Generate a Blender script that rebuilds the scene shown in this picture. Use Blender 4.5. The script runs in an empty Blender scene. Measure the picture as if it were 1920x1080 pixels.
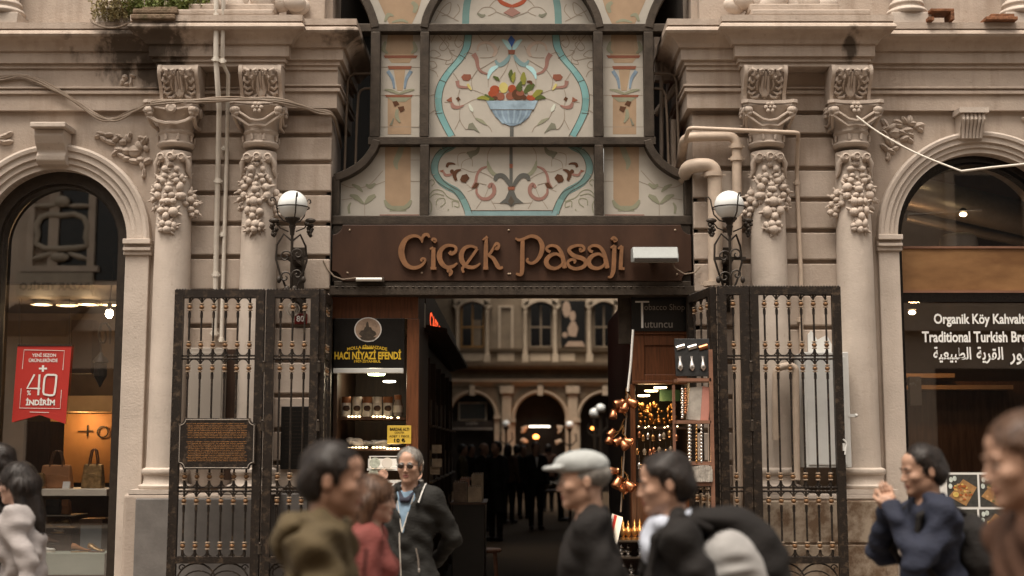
import bpy, math, random
import numpy as np
from mathutils import Vector, Matrix
R = math.radians
S = bpy.context.scene
# ---------------------------------------------------------------- camera, sky, sun, exposure
F = 2440.0; CY = -11.0; EYE = 1.65
TILT = math.atan((835 - 540) / F)
cam = bpy.data.cameras.new('camera'); cam.lens = 36 * F / 1920; cam.clip_end = 400; cam.clip_start = .1
co = bpy.data.objects.new('camera', cam); S.collection.objects.link(co)
cam.dof.use_dof = True; cam.dof.focus_distance = 11.0; cam.dof.aperture_fstop = 1.3
co.location = (0, CY, EYE); co.rotation_euler = (R(90) + TILT, 0, 0); S.camera = co
W = bpy.data.worlds.new('World'); S.world = W; W.use_nodes = True
wn = W.node_tree.nodes; wl = W.node_tree.links
SUN_EL, SUN_AZ = R(70), R(208)          # high, behind the camera and to its left
sky = wn.new('ShaderNodeTexSky'); sky.sky_type = 'NISHITA'; sky.sun_disc = False
sky.sun_elevation = SUN_EL; sky.sun_rotation = SUN_AZ; sky.dust_density = 4; sky.air_density = 1.5
hs = wn.new('ShaderNodeHueSaturation'); hs.inputs['Saturation'].default_value = .22   # overcast: nearly grey
tn = wn.new('ShaderNodeMix'); tn.data_type = 'RGBA'; tn.blend_type = 'MULTIPLY'; tn.inputs['Factor'].default_value = 1
tn.inputs[7].default_value = (1.0, .915, .81, 1)
wl.new(sky.outputs[0], hs.inputs['Color']); wl.new(hs.outputs[0], tn.inputs[6]); wl.new(tn.outputs[2], wn['Background'].inputs[0])
wn['Background'].inputs[1].default_value = .15
sl = bpy.data.lights.new('sun', 'SUN'); sl.energy = 2.0; sl.angle = R(28); sl.color = (1, .915, .81)
so = bpy.data.objects.new('sun', sl); S.collection.objects.link(so)
sd = Vector((math.sin(SUN_AZ) * math.cos(SUN_EL), math.cos(SUN_AZ) * math.cos(SUN_EL), math.sin(SUN_EL)))
so.rotation_euler = sd.to_track_quat('Z', 'Y').to_euler()
S.view_settings.view_transform = 'Standard'; S.view_settings.look = 'None'
S.view_settings.exposure = .9; S.view_settings.gamma = 1
S.render.engine = 'CYCLES'
S.cycles.use_denoising = True; S.cycles.max_bounces = 8; S.cycles.diffuse_bounces = 4
S.cycles.caustics_reflective = False; S.cycles.caustics_refractive = False
S.cycles.sample_clamp_indirect = 4
# ---------------------------------------------------------------- helpers
ST, CT = math.sin(TILT), math.cos(TILT)
def P(px, py, Y):
    """point on the vertical plane y = Y that the photograph shows at pixel px, py"""
    u = (px - 960) / F; v = (540 - py) / F
    dx, dy, dz = u, CT - v * ST, ST + v * CT
    t = (Y - CY) / dy
    return Vector((dx * t, Y, EYE + dz * t))
def X(px, py, Y): return P(px, py, Y).x
def Z(py, Y, px=960): return P(px, py, Y).z
def pxs(Y): return (Y - CY) / F          # metres per pixel
random.seed(5)
MATS = {}
def mat(name, col, rough=.6, metal=0, var=.12, vs=5., bump=.08, bs=45., emit=None, es=1., col2=None, mix=(.45, .65), spec=.35, stretch=None, coat=0, sheen=0):
    m = bpy.data.materials.new(name); m.use_nodes = True; MATS[name] = m
    n = m.node_tree.nodes; l = m.node_tree.links; b = n['Principled BSDF']
    b.inputs['Roughness'].default_value = rough; b.inputs['Metallic'].default_value = metal
    b.inputs['Specular IOR Level'].default_value = spec
    if coat: b.inputs['Coat Weight'].default_value = coat; b.inputs['Coat Roughness'].default_value = .15
    if sheen: b.inputs['Sheen Weight'].default_value = sheen
    tc = n.new('ShaderNodeTexCoord'); vec = tc.outputs['Object']
    if stretch:
        mp = n.new('ShaderNodeMapping'); mp.inputs['Scale'].default_value = stretch; l.new(vec, mp.inputs[0]); vec = mp.outputs[0]
    nz = n.new('ShaderNodeTexNoise'); nz.inputs['Scale'].default_value = vs; nz.inputs['Detail'].default_value = 6; nz.inputs['Roughness'].default_value = .65
    l.new(vec, nz.inputs['Vector'])
    c1 = tuple(col) + (1,)
    cr = n.new('ShaderNodeValToRGB'); e = cr.color_ramp.elements
    e[0].position, e[1].position = (.3, .7) if col2 is None else mix
    if col2 is None:
        e[0].color = tuple(c * (1 - var) for c in col) + (1,); e[1].color = tuple(min(1, c * (1 + var)) for c in col) + (1,)
    else:
        e[0].color = c1; e[1].color = tuple(col2) + (1,)
    l.new(nz.outputs['Fac'], cr.inputs[0]); l.new(cr.outputs[0], b.inputs['Base Color'])
    if bump:
        nb = n.new('ShaderNodeTexNoise'); nb.inputs['Scale'].default_value = bs; nb.inputs['Detail'].default_value = 5
        l.new(vec, nb.inputs['Vector'])
        bp = n.new('ShaderNodeBump'); bp.inputs['Strength'].default_value = bump; bp.inputs['Distance'].default_value = .02
        l.new(nb.outputs['Fac'], bp.inputs['Height']); l.new(bp.outputs[0], b.inputs['Normal'])
    if emit:
        b.inputs['Emission Color'].default_value = tuple(emit) + (1,); b.inputs['Emission Strength'].default_value = es
    return m
def glass(name, refl=.2, tint=(1, 1, 1), rough=.0):
    m = bpy.data.materials.new(name); m.use_nodes = True; MATS[name] = m
    n = m.node_tree.nodes; l = m.node_tree.links; n.remove(n['Principled BSDF'])
    t = n.new('ShaderNodeBsdfTransparent'); t.inputs[0].default_value = tuple(tint) + (1,)
    g = n.new('ShaderNodeBsdfGlossy'); g.inputs['Roughness'].default_value = rough
    lw = n.new('ShaderNodeFresnel'); lw.inputs[0].default_value = 1.5
    mr = n.new('ShaderNodeMapRange'); mr.inputs['From Min'].default_value = .04; mr.inputs['To Min'].default_value = refl
    l.new(lw.outputs[0], mr.inputs[0])
    mx = n.new('ShaderNodeMixShader'); l.new(mr.outputs[0], mx.inputs[0]); l.new(t.outputs[0], mx.inputs[1]); l.new(g.outputs[0], mx.inputs[2])
    l.new(mx.outputs[0], n['Material Output'].inputs[0]); return m
def tag(o, label=None, cat=None, group=None, kind=None):
    if label: o['label'] = label
    if cat: o['category'] = cat
    if group: o['group'] = group
    if kind: o['kind'] = kind
    return o
def thing(name, label, cat, loc=(0, 0, 0), rz=0, group=None):
    o = bpy.data.objects.new(name, None); o.empty_display_size = .1; S.collection.objects.link(o)
    o.location = loc; o.rotation_euler = (0, 0, rz)
    return tag(o, label, cat, group)
def children(o): return [c for c in S.objects if c.parent == o]
def copy_tree(o, parent=None):
    c = o.copy(); S.collection.objects.link(c); c.parent = parent
    for ch in children(o): copy_tree(ch, c)
    return c
def root(o):
    while o.parent: o = o.parent
    return o
class MB:
    def __init__(s): s.v = []; s.f = []; s.m = []; s.mi = 0
    def add(s, vs, fs):
        n = len(s.v); s.v += [tuple(p) for p in vs]; s.f += [tuple(i + n for i in f) for f in fs]; s.m += [s.mi] * len(fs); return s
    def box(s, x0, x1, y0, y1, z0, z1):
        x0, x1 = sorted((x0, x1)); y0, y1 = sorted((y0, y1)); z0, z1 = sorted((z0, z1))
        return s.add([(x0, y0, z0), (x1, y0, z0), (x1, y1, z0), (x0, y1, z0), (x0, y0, z1), (x1, y0, z1), (x1, y1, z1), (x0, y1, z1)],
                     [(0, 3, 2, 1), (4, 5, 6, 7), (0, 1, 5, 4), (1, 2, 6, 5), (2, 3, 7, 6), (3, 0, 4, 7)])
    def pbox(s, a, b, y0, y1, Y=None):      # box between two photo pixels measured on its front plane
        Y = y0 if Y is None else Y
        p = P(a[0], (a[1] + b[1]) / 2, Y); q = P(b[0], (a[1] + b[1]) / 2, Y)
        return s.box(p.x, q.x, y0, y1, Z(a[1], Y), Z(b[1], Y))
    def prism(s, poly, y0, y1):             # polygon in x, z pushed from y0 to y1 (y0 in front)
        ar = sum(poly[i][0] * poly[(i + 1) % len(poly)][1] - poly[(i + 1) % len(poly)][0] * poly[i][1] for i in range(len(poly)))
        if ar < 0: poly = poly[::-1]
        n = len(poly)
        return s.add([(x, y0, z) for x, z in poly] + [(x, y1, z) for x, z in poly],
                     [tuple(range(n)), tuple(range(2 * n - 1, n - 1, -1))] + [(i, i + n, (i + 1) % n + n, (i + 1) % n) for i in range(n)])
    def prismx(s, poly, x0, x1):            # polygon in y, z pushed along x
        n = len(poly)
        return s.add([(x0, y, z) for y, z in poly] + [(x1, y, z) for y, z in poly],
                     [tuple(range(n)), tuple(range(2 * n - 1, n - 1, -1))] + [(i, i + n, (i + 1) % n + n, (i + 1) % n) for i in range(n)])
    def prismz(s, poly, z0, z1):
        n = len(poly)
        return s.add([(x, y, z0) for x, y in poly] + [(x, y, z1) for x, y in poly],
                     [tuple(range(n))[::-1], tuple(range(n, 2 * n))] + [(i, (i + 1) % n, (i + 1) % n + n, i + n) for i in range(n)])
    def tube(s, pts, r, n=8, closed=False, r2=None):
        pts = [Vector(p) for p in pts]; m = len(pts); vs = []; up = None
        for i, p in enumerate(pts):
            a = pts[(i - 1) % m] if (closed or i) else p; b = pts[(i + 1) % m] if (closed or i < m - 1) else p
            t = (b - a)
            t = t.normalized() if t.length > 1e-9 else Vector((0, 0, 1))
            if up is None: up = Vector((0, 0, 1)) if abs(t.z) < .9 else Vector((0, 1, 0))
            e = (up - t * up.dot(t)); e = e.normalized() if e.length > 1e-6 else t.orthogonal().normalized(); up = e; g = t.cross(e)
            rr = r if r2 is None else r + (r2 - r) * i / max(1, m - 1)
            if isinstance(r, (list, tuple)): rr = r[i]
            vs += [p + e * (rr * math.cos(2 * math.pi * k / n)) + g * (rr * math.sin(2 * math.pi * k / n)) for k in range(n)]
        fs = []
        for i in range(m if closed else m - 1):
            j = (i + 1) % m
            fs += [(i * n + k, i * n + (k + 1) % n, j * n + (k + 1) % n, j * n + k) for k in range(n)]
        if not closed: fs += [tuple(range(n))[::-1], tuple(range((m - 1) * n, m * n))]
        return s.add(vs, fs)
    def lathe(s, prof, c=(0, 0, 0), n=24, axis=None):    # prof: (r, z)
        vs = []; fs = []; m = len(prof)
        for r, z in prof: vs += [Vector((r * math.cos(2 * math.pi * k / n), r * math.sin(2 * math.pi * k / n), z)) for k in range(n)]
        for i in range(m - 1): fs += [(i * n + k, i * n + (k + 1) % n, (i + 1) * n + (k + 1) % n, (i + 1) * n + k) for k in range(n)]
        if prof[0][0] > 1e-6: fs.append(tuple(range(n))[::-1])
        if prof[-1][0] > 1e-6: fs.append(tuple(range((m - 1) * n, m * n)))
        if axis is not None: vs = [axis @ v for v in vs]
        return s.add([v + Vector(c) for v in vs], fs)
    def ell(s, c, r, rot=None, n=10, m=6):
        vs = []; fs = []; r = (r, r, r) if isinstance(r, (int, float)) else r
        for i in range(m + 1):
            a = math.pi * i / m
            for k in range(n):
                b = 2 * math.pi * k / n
                v = Vector((r[0] * math.sin(a) * math.cos(b), r[1] * math.sin(a) * math.sin(b), r[2] * math.cos(a)))
                if rot is not None: v = rot @ v
                vs.append(v + Vector(c))
        for i in range(m): fs += [((i + 1) * n + k, (i + 1) * n + (k + 1) % n, i * n + (k + 1) % n, i * n + k) for k in range(n)]
        return s.add(vs, fs)
    def sweep(s, prof, path):               # moulding: prof (d, z) closed section, path in x, y with the outside on its right
        vs = []; m = len(prof); k = len(path)
        pts = [Vector((a, b)) for a, b in path]
        for i, p in enumerate(pts):
            d1 = (p - pts[i - 1]).normalized() if i else (pts[1] - p).normalized()
            d2 = (pts[i + 1] - p).normalized() if i < k - 1 else d1
            n1 = Vector((d1.y, -d1.x)); n2 = Vector((d2.y, -d2.x)); mt = (n1 + n2) / (1 + n1.dot(n2))
            vs += [(p.x + mt.x * d, p.y + mt.y * d, z) for d, z in prof]
        fs = []
        for i in range(k - 1):
            fs += [(i * m + j, i * m + (j + 1) % m, (i + 1) * m + (j + 1) % m, (i + 1) * m + j) for j in range(m)]
        fs += [tuple(range(m))[::-1], tuple(range((k - 1) * m, k * m))]
        return s.add(vs, fs)
    def arc(s, cx, cz, prof, a0=0., a1=180., n=40):   # prof (r, y) closed section turned about the y axis
        vs = []; m = len(prof); fs = []
        for i in range(n + 1):
            a = R(a0 + (a1 - a0) * i / n)
            vs += [(cx + r * math.cos(a), y, cz + r * math.sin(a)) for r, y in prof]
        for i in range(n): fs += [(i * m + j, (i + 1) * m + j, (i + 1) * m + (j + 1) % m, i * m + (j + 1) % m) for j in range(m)]
        fs += [tuple(range(m)), tuple(range(n * m, (n + 1) * m))[::-1]]
        return s.add(vs, fs)
    def stroke(s, pts, w, y0, y1, n=4, cap=True):  # flat band in x, z through control points (smooth), width w or a list
        pts = [Vector((p[0], p[1])) for p in pts]; k = len(pts)
        ws = list(w) if isinstance(w, (list, tuple)) else [w] * k
        if len(ws) != k: ws = list(np.interp(np.linspace(0, 1, k), np.linspace(0, 1, len(ws)), ws))
        q = []; qw = []
        for i in range(k - 1):
            a, b, c, d = pts[max(0, i - 1)], pts[i], pts[i + 1], pts[min(k - 1, i + 2)]
            for j in range(n):
                t = j / n
                q.append(.5 * ((2 * b) + (c - a) * t + (2 * a - 5 * b + 4 * c - d) * t * t + (3 * b - a - 3 * c + d) * t ** 3)); qw.append(ws[i] + (ws[i + 1] - ws[i]) * t)
        q.append(pts[-1]); qw.append(ws[-1])
        L = []; Rr = []
        for i, p in enumerate(q):
            t = (q[min(i + 1, len(q) - 1)] - q[max(i - 1, 0)])
            t = t.normalized() if t.length > 1e-9 else Vector((1, 0)); nn = Vector((-t.y, t.x)) * qw[i] / 2
            L.append(p + nn); Rr.append(p - nn)
        m = len(q)
        vs = [(p.x, y0, p.y) for p in L] + [(p.x, y0, p.y) for p in Rr] + [(p.x, y1, p.y) for p in L] + [(p.x, y1, p.y) for p in Rr]
        fs = []
        for i in range(m - 1):
            fs += [(i, m + i, m + i + 1, i + 1), (2 * m + i, 2 * m + i + 1, 3 * m + i + 1, 3 * m + i), (i, i + 1, 2 * m + i + 1, 2 * m + i), (m + i, 3 * m + i, 3 * m + i + 1, m + i + 1)]
        fs += [(0, 2 * m, 3 * m, m), (m - 1, 2 * m - 1, 4 * m - 1, 3 * m - 1)]
        return s.add(vs, fs)
    def disc(s, cx, cz, rx, rz, y0, y1, n=14): return s.prism([(cx + rx * math.cos(2 * math.pi * k / n), cz + rz * math.sin(2 * math.pi * k / n)) for k in range(n)], y0, y1)
    def xf(s, M, i0=0):                     # transform the vertices added since i0
        s.v = s.v[:i0] + [tuple(M @ Vector(p)) for p in s.v[i0:]]; return s
    def build(s, name, mats, parent=None, smooth=None, local=False, bev=0, seg=2):
        off = Vector((0, 0, 0))
        if parent is not None and not local: off = root(parent).location
        me = bpy.data.meshes.new(name)
        me.from_pydata([(p[0] - off.x, p[1] - off.y, p[2] - off.z) for p in s.v], [], s.f)
        mats = mats if isinstance(mats, (list, tuple)) else [mats]
        for mm in mats: me.materials.append(MATS[mm] if isinstance(mm, str) else mm)
        if len(mats) > 1: me.polygons.foreach_set('material_index', s.m)
        if smooth:
            me.polygons.foreach_set('use_smooth', [True] * len(me.polygons)); me.update(); me.set_sharp_from_angle(angle=R(smooth))
        o = bpy.data.objects.new(name, me); S.collection.objects.link(o)
        if parent is not None: o.parent = parent
        if bev:
            b = o.modifiers.new('bevel', 'BEVEL'); b.width = bev; b.segments = seg; b.limit_method = 'ANGLE'; b.angle_limit = R(40)
        return o
def text_verts(s, bold=0., xs=1.):
    c = bpy.data.curves.new('t', 'FONT'); c.body = s; c.offset = bold; c.resolution_u = 3
    o = bpy.data.objects.new('t', c); S.collection.objects.link(o); bpy.context.view_layer.update()
    me = bpy.data.meshes.new_from_object(o.evaluated_get(bpy.context.evaluated_depsgraph_get()))
    v = [(p.co.x * xs, p.co.y) for p in me.vertices]; f = [tuple(p.vertices) for p in me.polygons]
    bpy.data.objects.remove(o); bpy.data.curves.remove(c); bpy.data.meshes.remove(me)
    return v, f
def text_box(mb, s, x0, x1, z0, z1, y, bold=0., curve=0., tilt=0.):  # lettering laid in a box on the plane y, facing the street
    v, f = text_verts(s, bold)
    a = min(p[0] for p in v); b = max(p[0] for p in v); c = min(p[1] for p in v); d = max(p[1] for p in v)
    out = []
    for p in v:
        u = (p[0] - a) / (b - a); w = (p[1] - c) / (d - c)
        out.append((x0 + (x1 - x0) * u, y, z0 + (z1 - z0) * w + curve * (1 - (2 * u - 1) ** 2) + tilt * u))
    mb.add(out, f); return mb
def text_px(mb, s, a, b, Y, bold=0., curve=0., tilt=0.):
    m = (a[1] + b[1]) / 2
    return text_box(mb, s, X(a[0], m, Y), X(b[0], m, Y), Z(b[1], Y), Z(a[1], Y), Y, bold, curve, tilt)
def spot(name, loc, energy, col=(1, .6, .3), r=.05, parent=None):
    l = bpy.data.lights.new(name, 'POINT'); l.energy = energy; l.color = col; l.shadow_soft_size = r
    o = bpy.data.objects.new(name, l); S.collection.objects.link(o)
    o.location = Vector(loc) - (root(parent).location if parent is not None else Vector())
    o.parent = parent; return o
# ---------------------------------------------------------------- materials
def plaster(name, col, stain=None, amt=.25):
    """painted stone: blotches, faint rain streaks, pitted surface; stain = list of (centre, radius xyz) mould patches with their own outline"""
    m = mat(name, col, .78, var=.0, bump=0)
    n = m.node_tree.nodes; l = m.node_tree.links; b = n['Principled BSDF']
    geo = n.new('ShaderNodeNewGeometry'); pos = geo.outputs['Position']
    def noise(scale, detail=6, st=None, rough=.6):
        v = pos
        if st:
            mp = n.new('ShaderNodeMapping'); mp.inputs['Scale'].default_value = st; l.new(pos, mp.inputs[0]); v = mp.outputs[0]
        z = n.new('ShaderNodeTexNoise'); z.inputs['Scale'].default_value = scale; z.inputs['Detail'].default_value = detail; z.inputs['Roughness'].default_value = rough
        l.new(v, z.inputs['Vector']); return z.outputs['Fac']
    def ramp(fac, p0, p1, c0=(0, 0, 0, 1), c1=(1, 1, 1, 1)):
        r = n.new('ShaderNodeValToRGB'); r.color_ramp.elements[0].position = p0; r.color_ramp.elements[1].position = p1
        r.color_ramp.elements[0].color = c0; r.color_ramp.elements[1].color = c1; l.new(fac, r.inputs[0]); return r.outputs[0]
    def mixc(fac, a, c, f=None):
        x = n.new('ShaderNodeMix'); x.data_type = 'RGBA'
        if hasattr(fac, 'node'): l.new(fac, x.inputs[0])
        else: x.inputs[0].default_value = fac
        l.new(a, x.inputs[6])
        if hasattr(c, 'node'): l.new(c, x.inputs[7])
        else: x.inputs[7].default_value = tuple(c) + (1,)
        return x.outputs[2]
    def mul(a, k):
        q = n.new('ShaderNodeMath'); q.operation = 'MULTIPLY'; l.new(a, q.inputs[0])
        if hasattr(k, 'node'): l.new(k, q.inputs[1])
        else: q.inputs[1].default_value = k
        return q.outputs[0]
    base = ramp(noise(2.2), .3, .7, tuple(c * .86 for c in col) + (1,), tuple(min(1, c * 1.1) for c in col) + (1,))
    dirt = (col[0] * .52, col[1] * .46, col[2] * .40)
    c = mixc(mul(ramp(noise(1.1, 8, (6, 6, .7)), .50, .74), amt * 1.5), base, dirt)          # streaks run down
    c = mixc(mul(ramp(noise(.9, 9, (1, 1, 1.6), .7), .46, .68), amt * 1.2), c, (col[0] * .66, col[1] * .62, col[2] * .58))   # big soot blotches
    c = mixc(mul(ramp(noise(26, 5), .63, .72), .35), c, dirt)                            # specks
    c = mixc(mul(ramp(noise(5, 8), .66, .69), .4), c, tuple(min(1, q * 1.18) for q in col))  # flaked lighter patches
    for cen, rad in (stain or []):
        sb = n.new('ShaderNodeVectorMath'); sb.operation = 'SUBTRACT'; l.new(pos, sb.inputs[0]); sb.inputs[1].default_value = cen
        dv = n.new('ShaderNodeVectorMath'); dv.operation = 'DIVIDE'; l.new(sb.outputs[0], dv.inputs[0]); dv.inputs[1].default_value = rad
        ln = n.new('ShaderNodeVectorMath'); ln.operation = 'LENGTH'; l.new(dv.outputs[0], ln.inputs[0])
        ad = n.new('ShaderNodeMath'); ad.operation = 'MULTIPLY_ADD'; l.new(noise(7, 8, (1, 1, .45)), ad.inputs[0]); ad.inputs[1].default_value = -2.2; l.new(ln.outputs[1], ad.inputs[2])
        k = ramp(ad.outputs[0], -.75, .0) ; r = k.node; r.color_ramp.elements[0].position = 0; r.color_ramp.elements[1].position = .45
        r.color_ramp.elements[0].color = (1, 1, 1, 1); r.color_ramp.elements[1].color = (0, 0, 0, 1)
        ad2 = n.new('ShaderNodeMath'); ad2.operation = 'ADD'; ad2.inputs[1].default_value = .62; l.new(ad.outputs[0], ad2.inputs[0]); l.new(ad2.outputs[0], r.inputs[0])
        c = mixc(mul(k, .9), c, (.045, .03, .018))
    l.new(c, b.inputs['Base Color'])
    c = mixc(mul(ramp(noise(3.2, 10, (9, 9, .5), .7), .56, .70), amt * 1.1), c, (col[0] * .42, col[1] * .36, col[2] * .30))   # dark drip runs
    bp = n.new('ShaderNodeBump'); bp.inputs['Strength'].default_value = .3; bp.inputs['Distance'].default_value = .012
    a = n.new('ShaderNodeMath'); a.operation = 'ADD'; l.new(noise(55, 4), a.inputs[0]); l.new(noise(9, 4), a.inputs[1])
    l.new(a.outputs[0], bp.inputs['Height']); l.new(bp.outputs[0], b.inputs['Normal']); return m
STAIN = [((-3.14, -.3, 5.02), (.62, .9, .22)), ((-3.08, -.2, 4.84), (.42, .8, .18)), ((2.86, -.45, 5.0), (.09, .5, .16)), ((-.95, -.3, 5.1), (.8, .5, .1))]
plaster('wall_stone', (.425, .350, .290), amt=.38); plaster('wall_stone_worn', (.385, .312, .256), amt=.55); plaster('wall_stone_pale', (.455, .382, .322), amt=.3)
plaster('cornice_stone', (.445, .364, .30), STAIN, .42)
plaster('column_stone', (.50, .428, .366), amt=.14)
plaster('ornament_stone', (.48, .40, .335), amt=.14)
plaster('pedestal_border', (.40, .33, .275))
mat('grey_render', (.145, .132, .122), .7, var=.2, vs=6, bump=.1)
mat('mottled_marble', (.30, .24, .18), .5, col2=(.12, .075, .045), vs=6, mix=(.42, .6), bump=.12, bs=30)
mat('joint_shadow', (.20, .15, .115), .9, var=.2)
mat('dark_metal', (.035, .026, .019), .5, .3, var=.3, vs=18, bump=.12, bs=90)
mat('worn_metal', (.050, .038, .028), .55, .4, var=.4, vs=12, bump=.15, bs=70)
mat('gate_iron', (.024, .018, .014), .45, .4, vs=22, bump=.3, bs=110, col2=(.13, .09, .06), mix=(.52, .78))
mat('gilt', (.21, .115, .055), .45, .4, var=.35, vs=60)
mat('bead_cream', (.30, .225, .16), .5, .1, var=.25, vs=60)
mat('copper', (.42, .17, .08), .34, .9, var=.2, vs=20, bump=.05)
mat('sign_brown', (.050, .024, .014), .45, .15, var=.3, vs=3, bump=.04, stretch=(1, 1, .4))
mat('sign_letter', (.205, .098, .044), .55, .15, var=.2, vs=14, bump=.05)
mat('wood_red', (.13, .048, .02), .38, var=.4, vs=4, bump=.05, stretch=(14, 14, 1))
mat('wood_dark', (.038, .019, .011), .5, var=.4, vs=4, stretch=(10, 10, 1))
mat('wood_ply', (.30, .16, .068), .42, col2=(.165, .08, .032), vs=1.1, mix=(.35, .65), bump=.03, stretch=(1.2, 1, 3.2))
mat('shelf_wood', (.22, .11, .07), .5, var=.25, vs=4, stretch=(1, 6, 6))
mat('black_board', (.008, .007, .006), .35, var=.3)
mat('white_paint', (.72, .70, .66), .45, var=.06)
mat('cream_paint', (.62, .56, .48), .5, var=.08)
mat('pipe_paint', (.47, .375, .295), .5, var=.12, vs=8)
mat('pipe_white', (.60, .55, .48), .45, var=.12, vs=8)
mat('cable_grey', (.24, .185, .14), .6, var=.2)
mat('cable_dark', (.03, .025, .02), .6)
mat('globe_white', (.72, .735, .72), .22, var=.02, bump=0, spec=.5)
mat('cabinet_white', (.58, .575, .55), .5, var=.1, vs=3)
mat('cabinet_grey', (.30, .26, .22), .55, col2=(.5, .48, .45), mix=(.6, .68), vs=7)
mat('rust', (.20, .085, .04), .85, var=.5, vs=18, bump=.4)
mat('red_plate', (.11, .012, .01), .4)
mat('leaf_green', (.15, .18, .045), .7, var=.4, vs=14)
mat('leaf_dry', (.21, .17, .075), .8, var=.4, vs=14)
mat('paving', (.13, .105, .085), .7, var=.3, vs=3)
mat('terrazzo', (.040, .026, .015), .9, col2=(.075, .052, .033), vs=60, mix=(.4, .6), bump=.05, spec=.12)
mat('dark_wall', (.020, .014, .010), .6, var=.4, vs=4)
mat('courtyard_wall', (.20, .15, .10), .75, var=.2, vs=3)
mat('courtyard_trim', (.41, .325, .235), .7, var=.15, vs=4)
mat('window_black', (.006, .005, .005), .12, spec=.5)
mat('yellow_frame', (.30, .16, .05), .5)
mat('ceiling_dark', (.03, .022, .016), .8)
mat('lit_warm', (.9, .7, .4), emit=(1, .72, .38), es=9)
mat('lit_bulb', (1, .9, .7), emit=(1, .86, .62), es=60)
mat('lit_orange', (.9, .4, .1), emit=(1, .32, .06), es=5)
mat('lit_green', (.8, .9, .5), emit=(.85, 1, .5), es=5)
mat('lit_white', (.9, .9, .8), emit=(1, .88, .7), es=4)
mat('lit_red', (.5, .05, .02), emit=(1, .10, .03), es=.9)
glass('shop_glass', .34)
glass('shop_glass_dim', .17)
glass('lens_glass', .3, (.12, .10, .09))
# stained glass: smooth coloured panes, lit from the street
def sg(name, c, var=.10): mat('sg_' + name, c, .22, var=var, vs=7, bump=.05, bs=16, spec=.5)
sg('base', (.45, .415, .36), .06); sg('pink', (.47, .37, .30)); sg('band', (.20, .39, .39)); sg('band_b', (.25, .45, .44)); sg('band_c', (.17, .33, .325)); sg('band2_b', (.18, .30, .285)); sg('band2_c', (.135, .225, .215)); sg('band2', (.155, .265, .25)); sg('orange', (.37, .26, .17)); sg('tan', (.40, .29, .19))
sg('sky', (.42, .66, .68)); sg('blue', (.05, .13, .42)); sg('red', (.33, .075, .035)); sg('brick', (.25, .095, .06)); sg('brown', (.10, .045, .025)); sg('rose', (.30, .165, .135))
sg('olive', (.24, .24, .05)); sg('green', (.085, .11, .035)); sg('pale', (.55, .58, .50)); sg('yellow', (.52, .45, .16)); sg('bowl', (.27, .36, .43), .35); sg('bowl2', (.20, .27, .34), .35)
sg('slate', (.115, .115, .105)); sg('sage', (.27, .27, .19)); sg('greyleaf', (.20, .20, .15)); sg('lead', (.30, .25, .20)); sg('leaddk', (.10, .08, .06)); sg('aqua', (.22, .33, .34))
# ---------------------------------------------------------------- ground and the street behind the camera
g = MB(); g.box(-40, 40, -40, .02, -.3, 0); tag(g.build('street', 'paving'), kind='structure')
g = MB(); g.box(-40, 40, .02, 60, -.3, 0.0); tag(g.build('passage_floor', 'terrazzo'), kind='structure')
XC = 1.55; XFAR = 9.0
facade = thing('passage_building', 'cream stone facade with carved columns and cornice around the arcade entrance', 'building', (0, 0, 0))
SGN = (-1, 1)
# heights of the mouldings, read on the plain wall beside the arches
def zr(row, d): return Z(row, -d)
UP = [(-.3, zr(137, .05)), (.055, zr(137, .055)), (.055, zr(129, .055)), (.075, zr(128, .075)), (.075, zr(120, .075)), (.105, zr(118, .105)), (.105, zr(97, .105)), (.13, zr(95, .13)), (.14, zr(90, .14)),
      (.15, zr(86, .15)), (.18, zr(78, .18)), (.215, zr(71, .215)), (.24, zr(68, .24)), (.255, zr(63, .255)), (.245, zr(58.5, .245)), (.22, zr(56, .22)), (.22, zr(54.5, .22)), (.235, zr(53.5, .235)), (.235, zr(42, .235)), (-.3, zr(42, .235))]
LO = [(-.3, zr(207, 0)), (.05, zr(207, .05)), (.05, zr(177, .05)), (.075, zr(175.5, .075)), (.075, zr(170, .075)), (.06, zr(169, .06)), (.06, zr(167, .06)), (.085, zr(165.5, .085)), (.085, zr(163, .085)), (.055, zr(162, .055)), (.055, zr(137, .055)), (-.3, zr(137, .05))]
XA = abs(X(303, 90, -.3)); XB = abs(X(519, 90, -.3)); XE = abs(X(541, 150, -.1))
for s in SGN:
    b = MB()
    pu = [(-XFAR, 0), (-XA, 0), (-XA, -.20), (-XB, -.20), (-XB, -.10), (-XC, -.10), (-XC, .9)]
    plo = [(-XFAR, 0), (-XE, 0), (-XE, -.08), (-XC, -.08), (-XC, .9)]
    if s > 0: pu = [(-x, y) for x, y in pu][::-1]; plo = [(-x, y) for x, y in plo][::-1]
    b.sweep(UP, pu); b.build('cornice', 'cornice_stone', facade, smooth=28)
    b = MB(); b.sweep(LO, plo); b.build('entablature', 'cornice_stone', facade, smooth=28)
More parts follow.
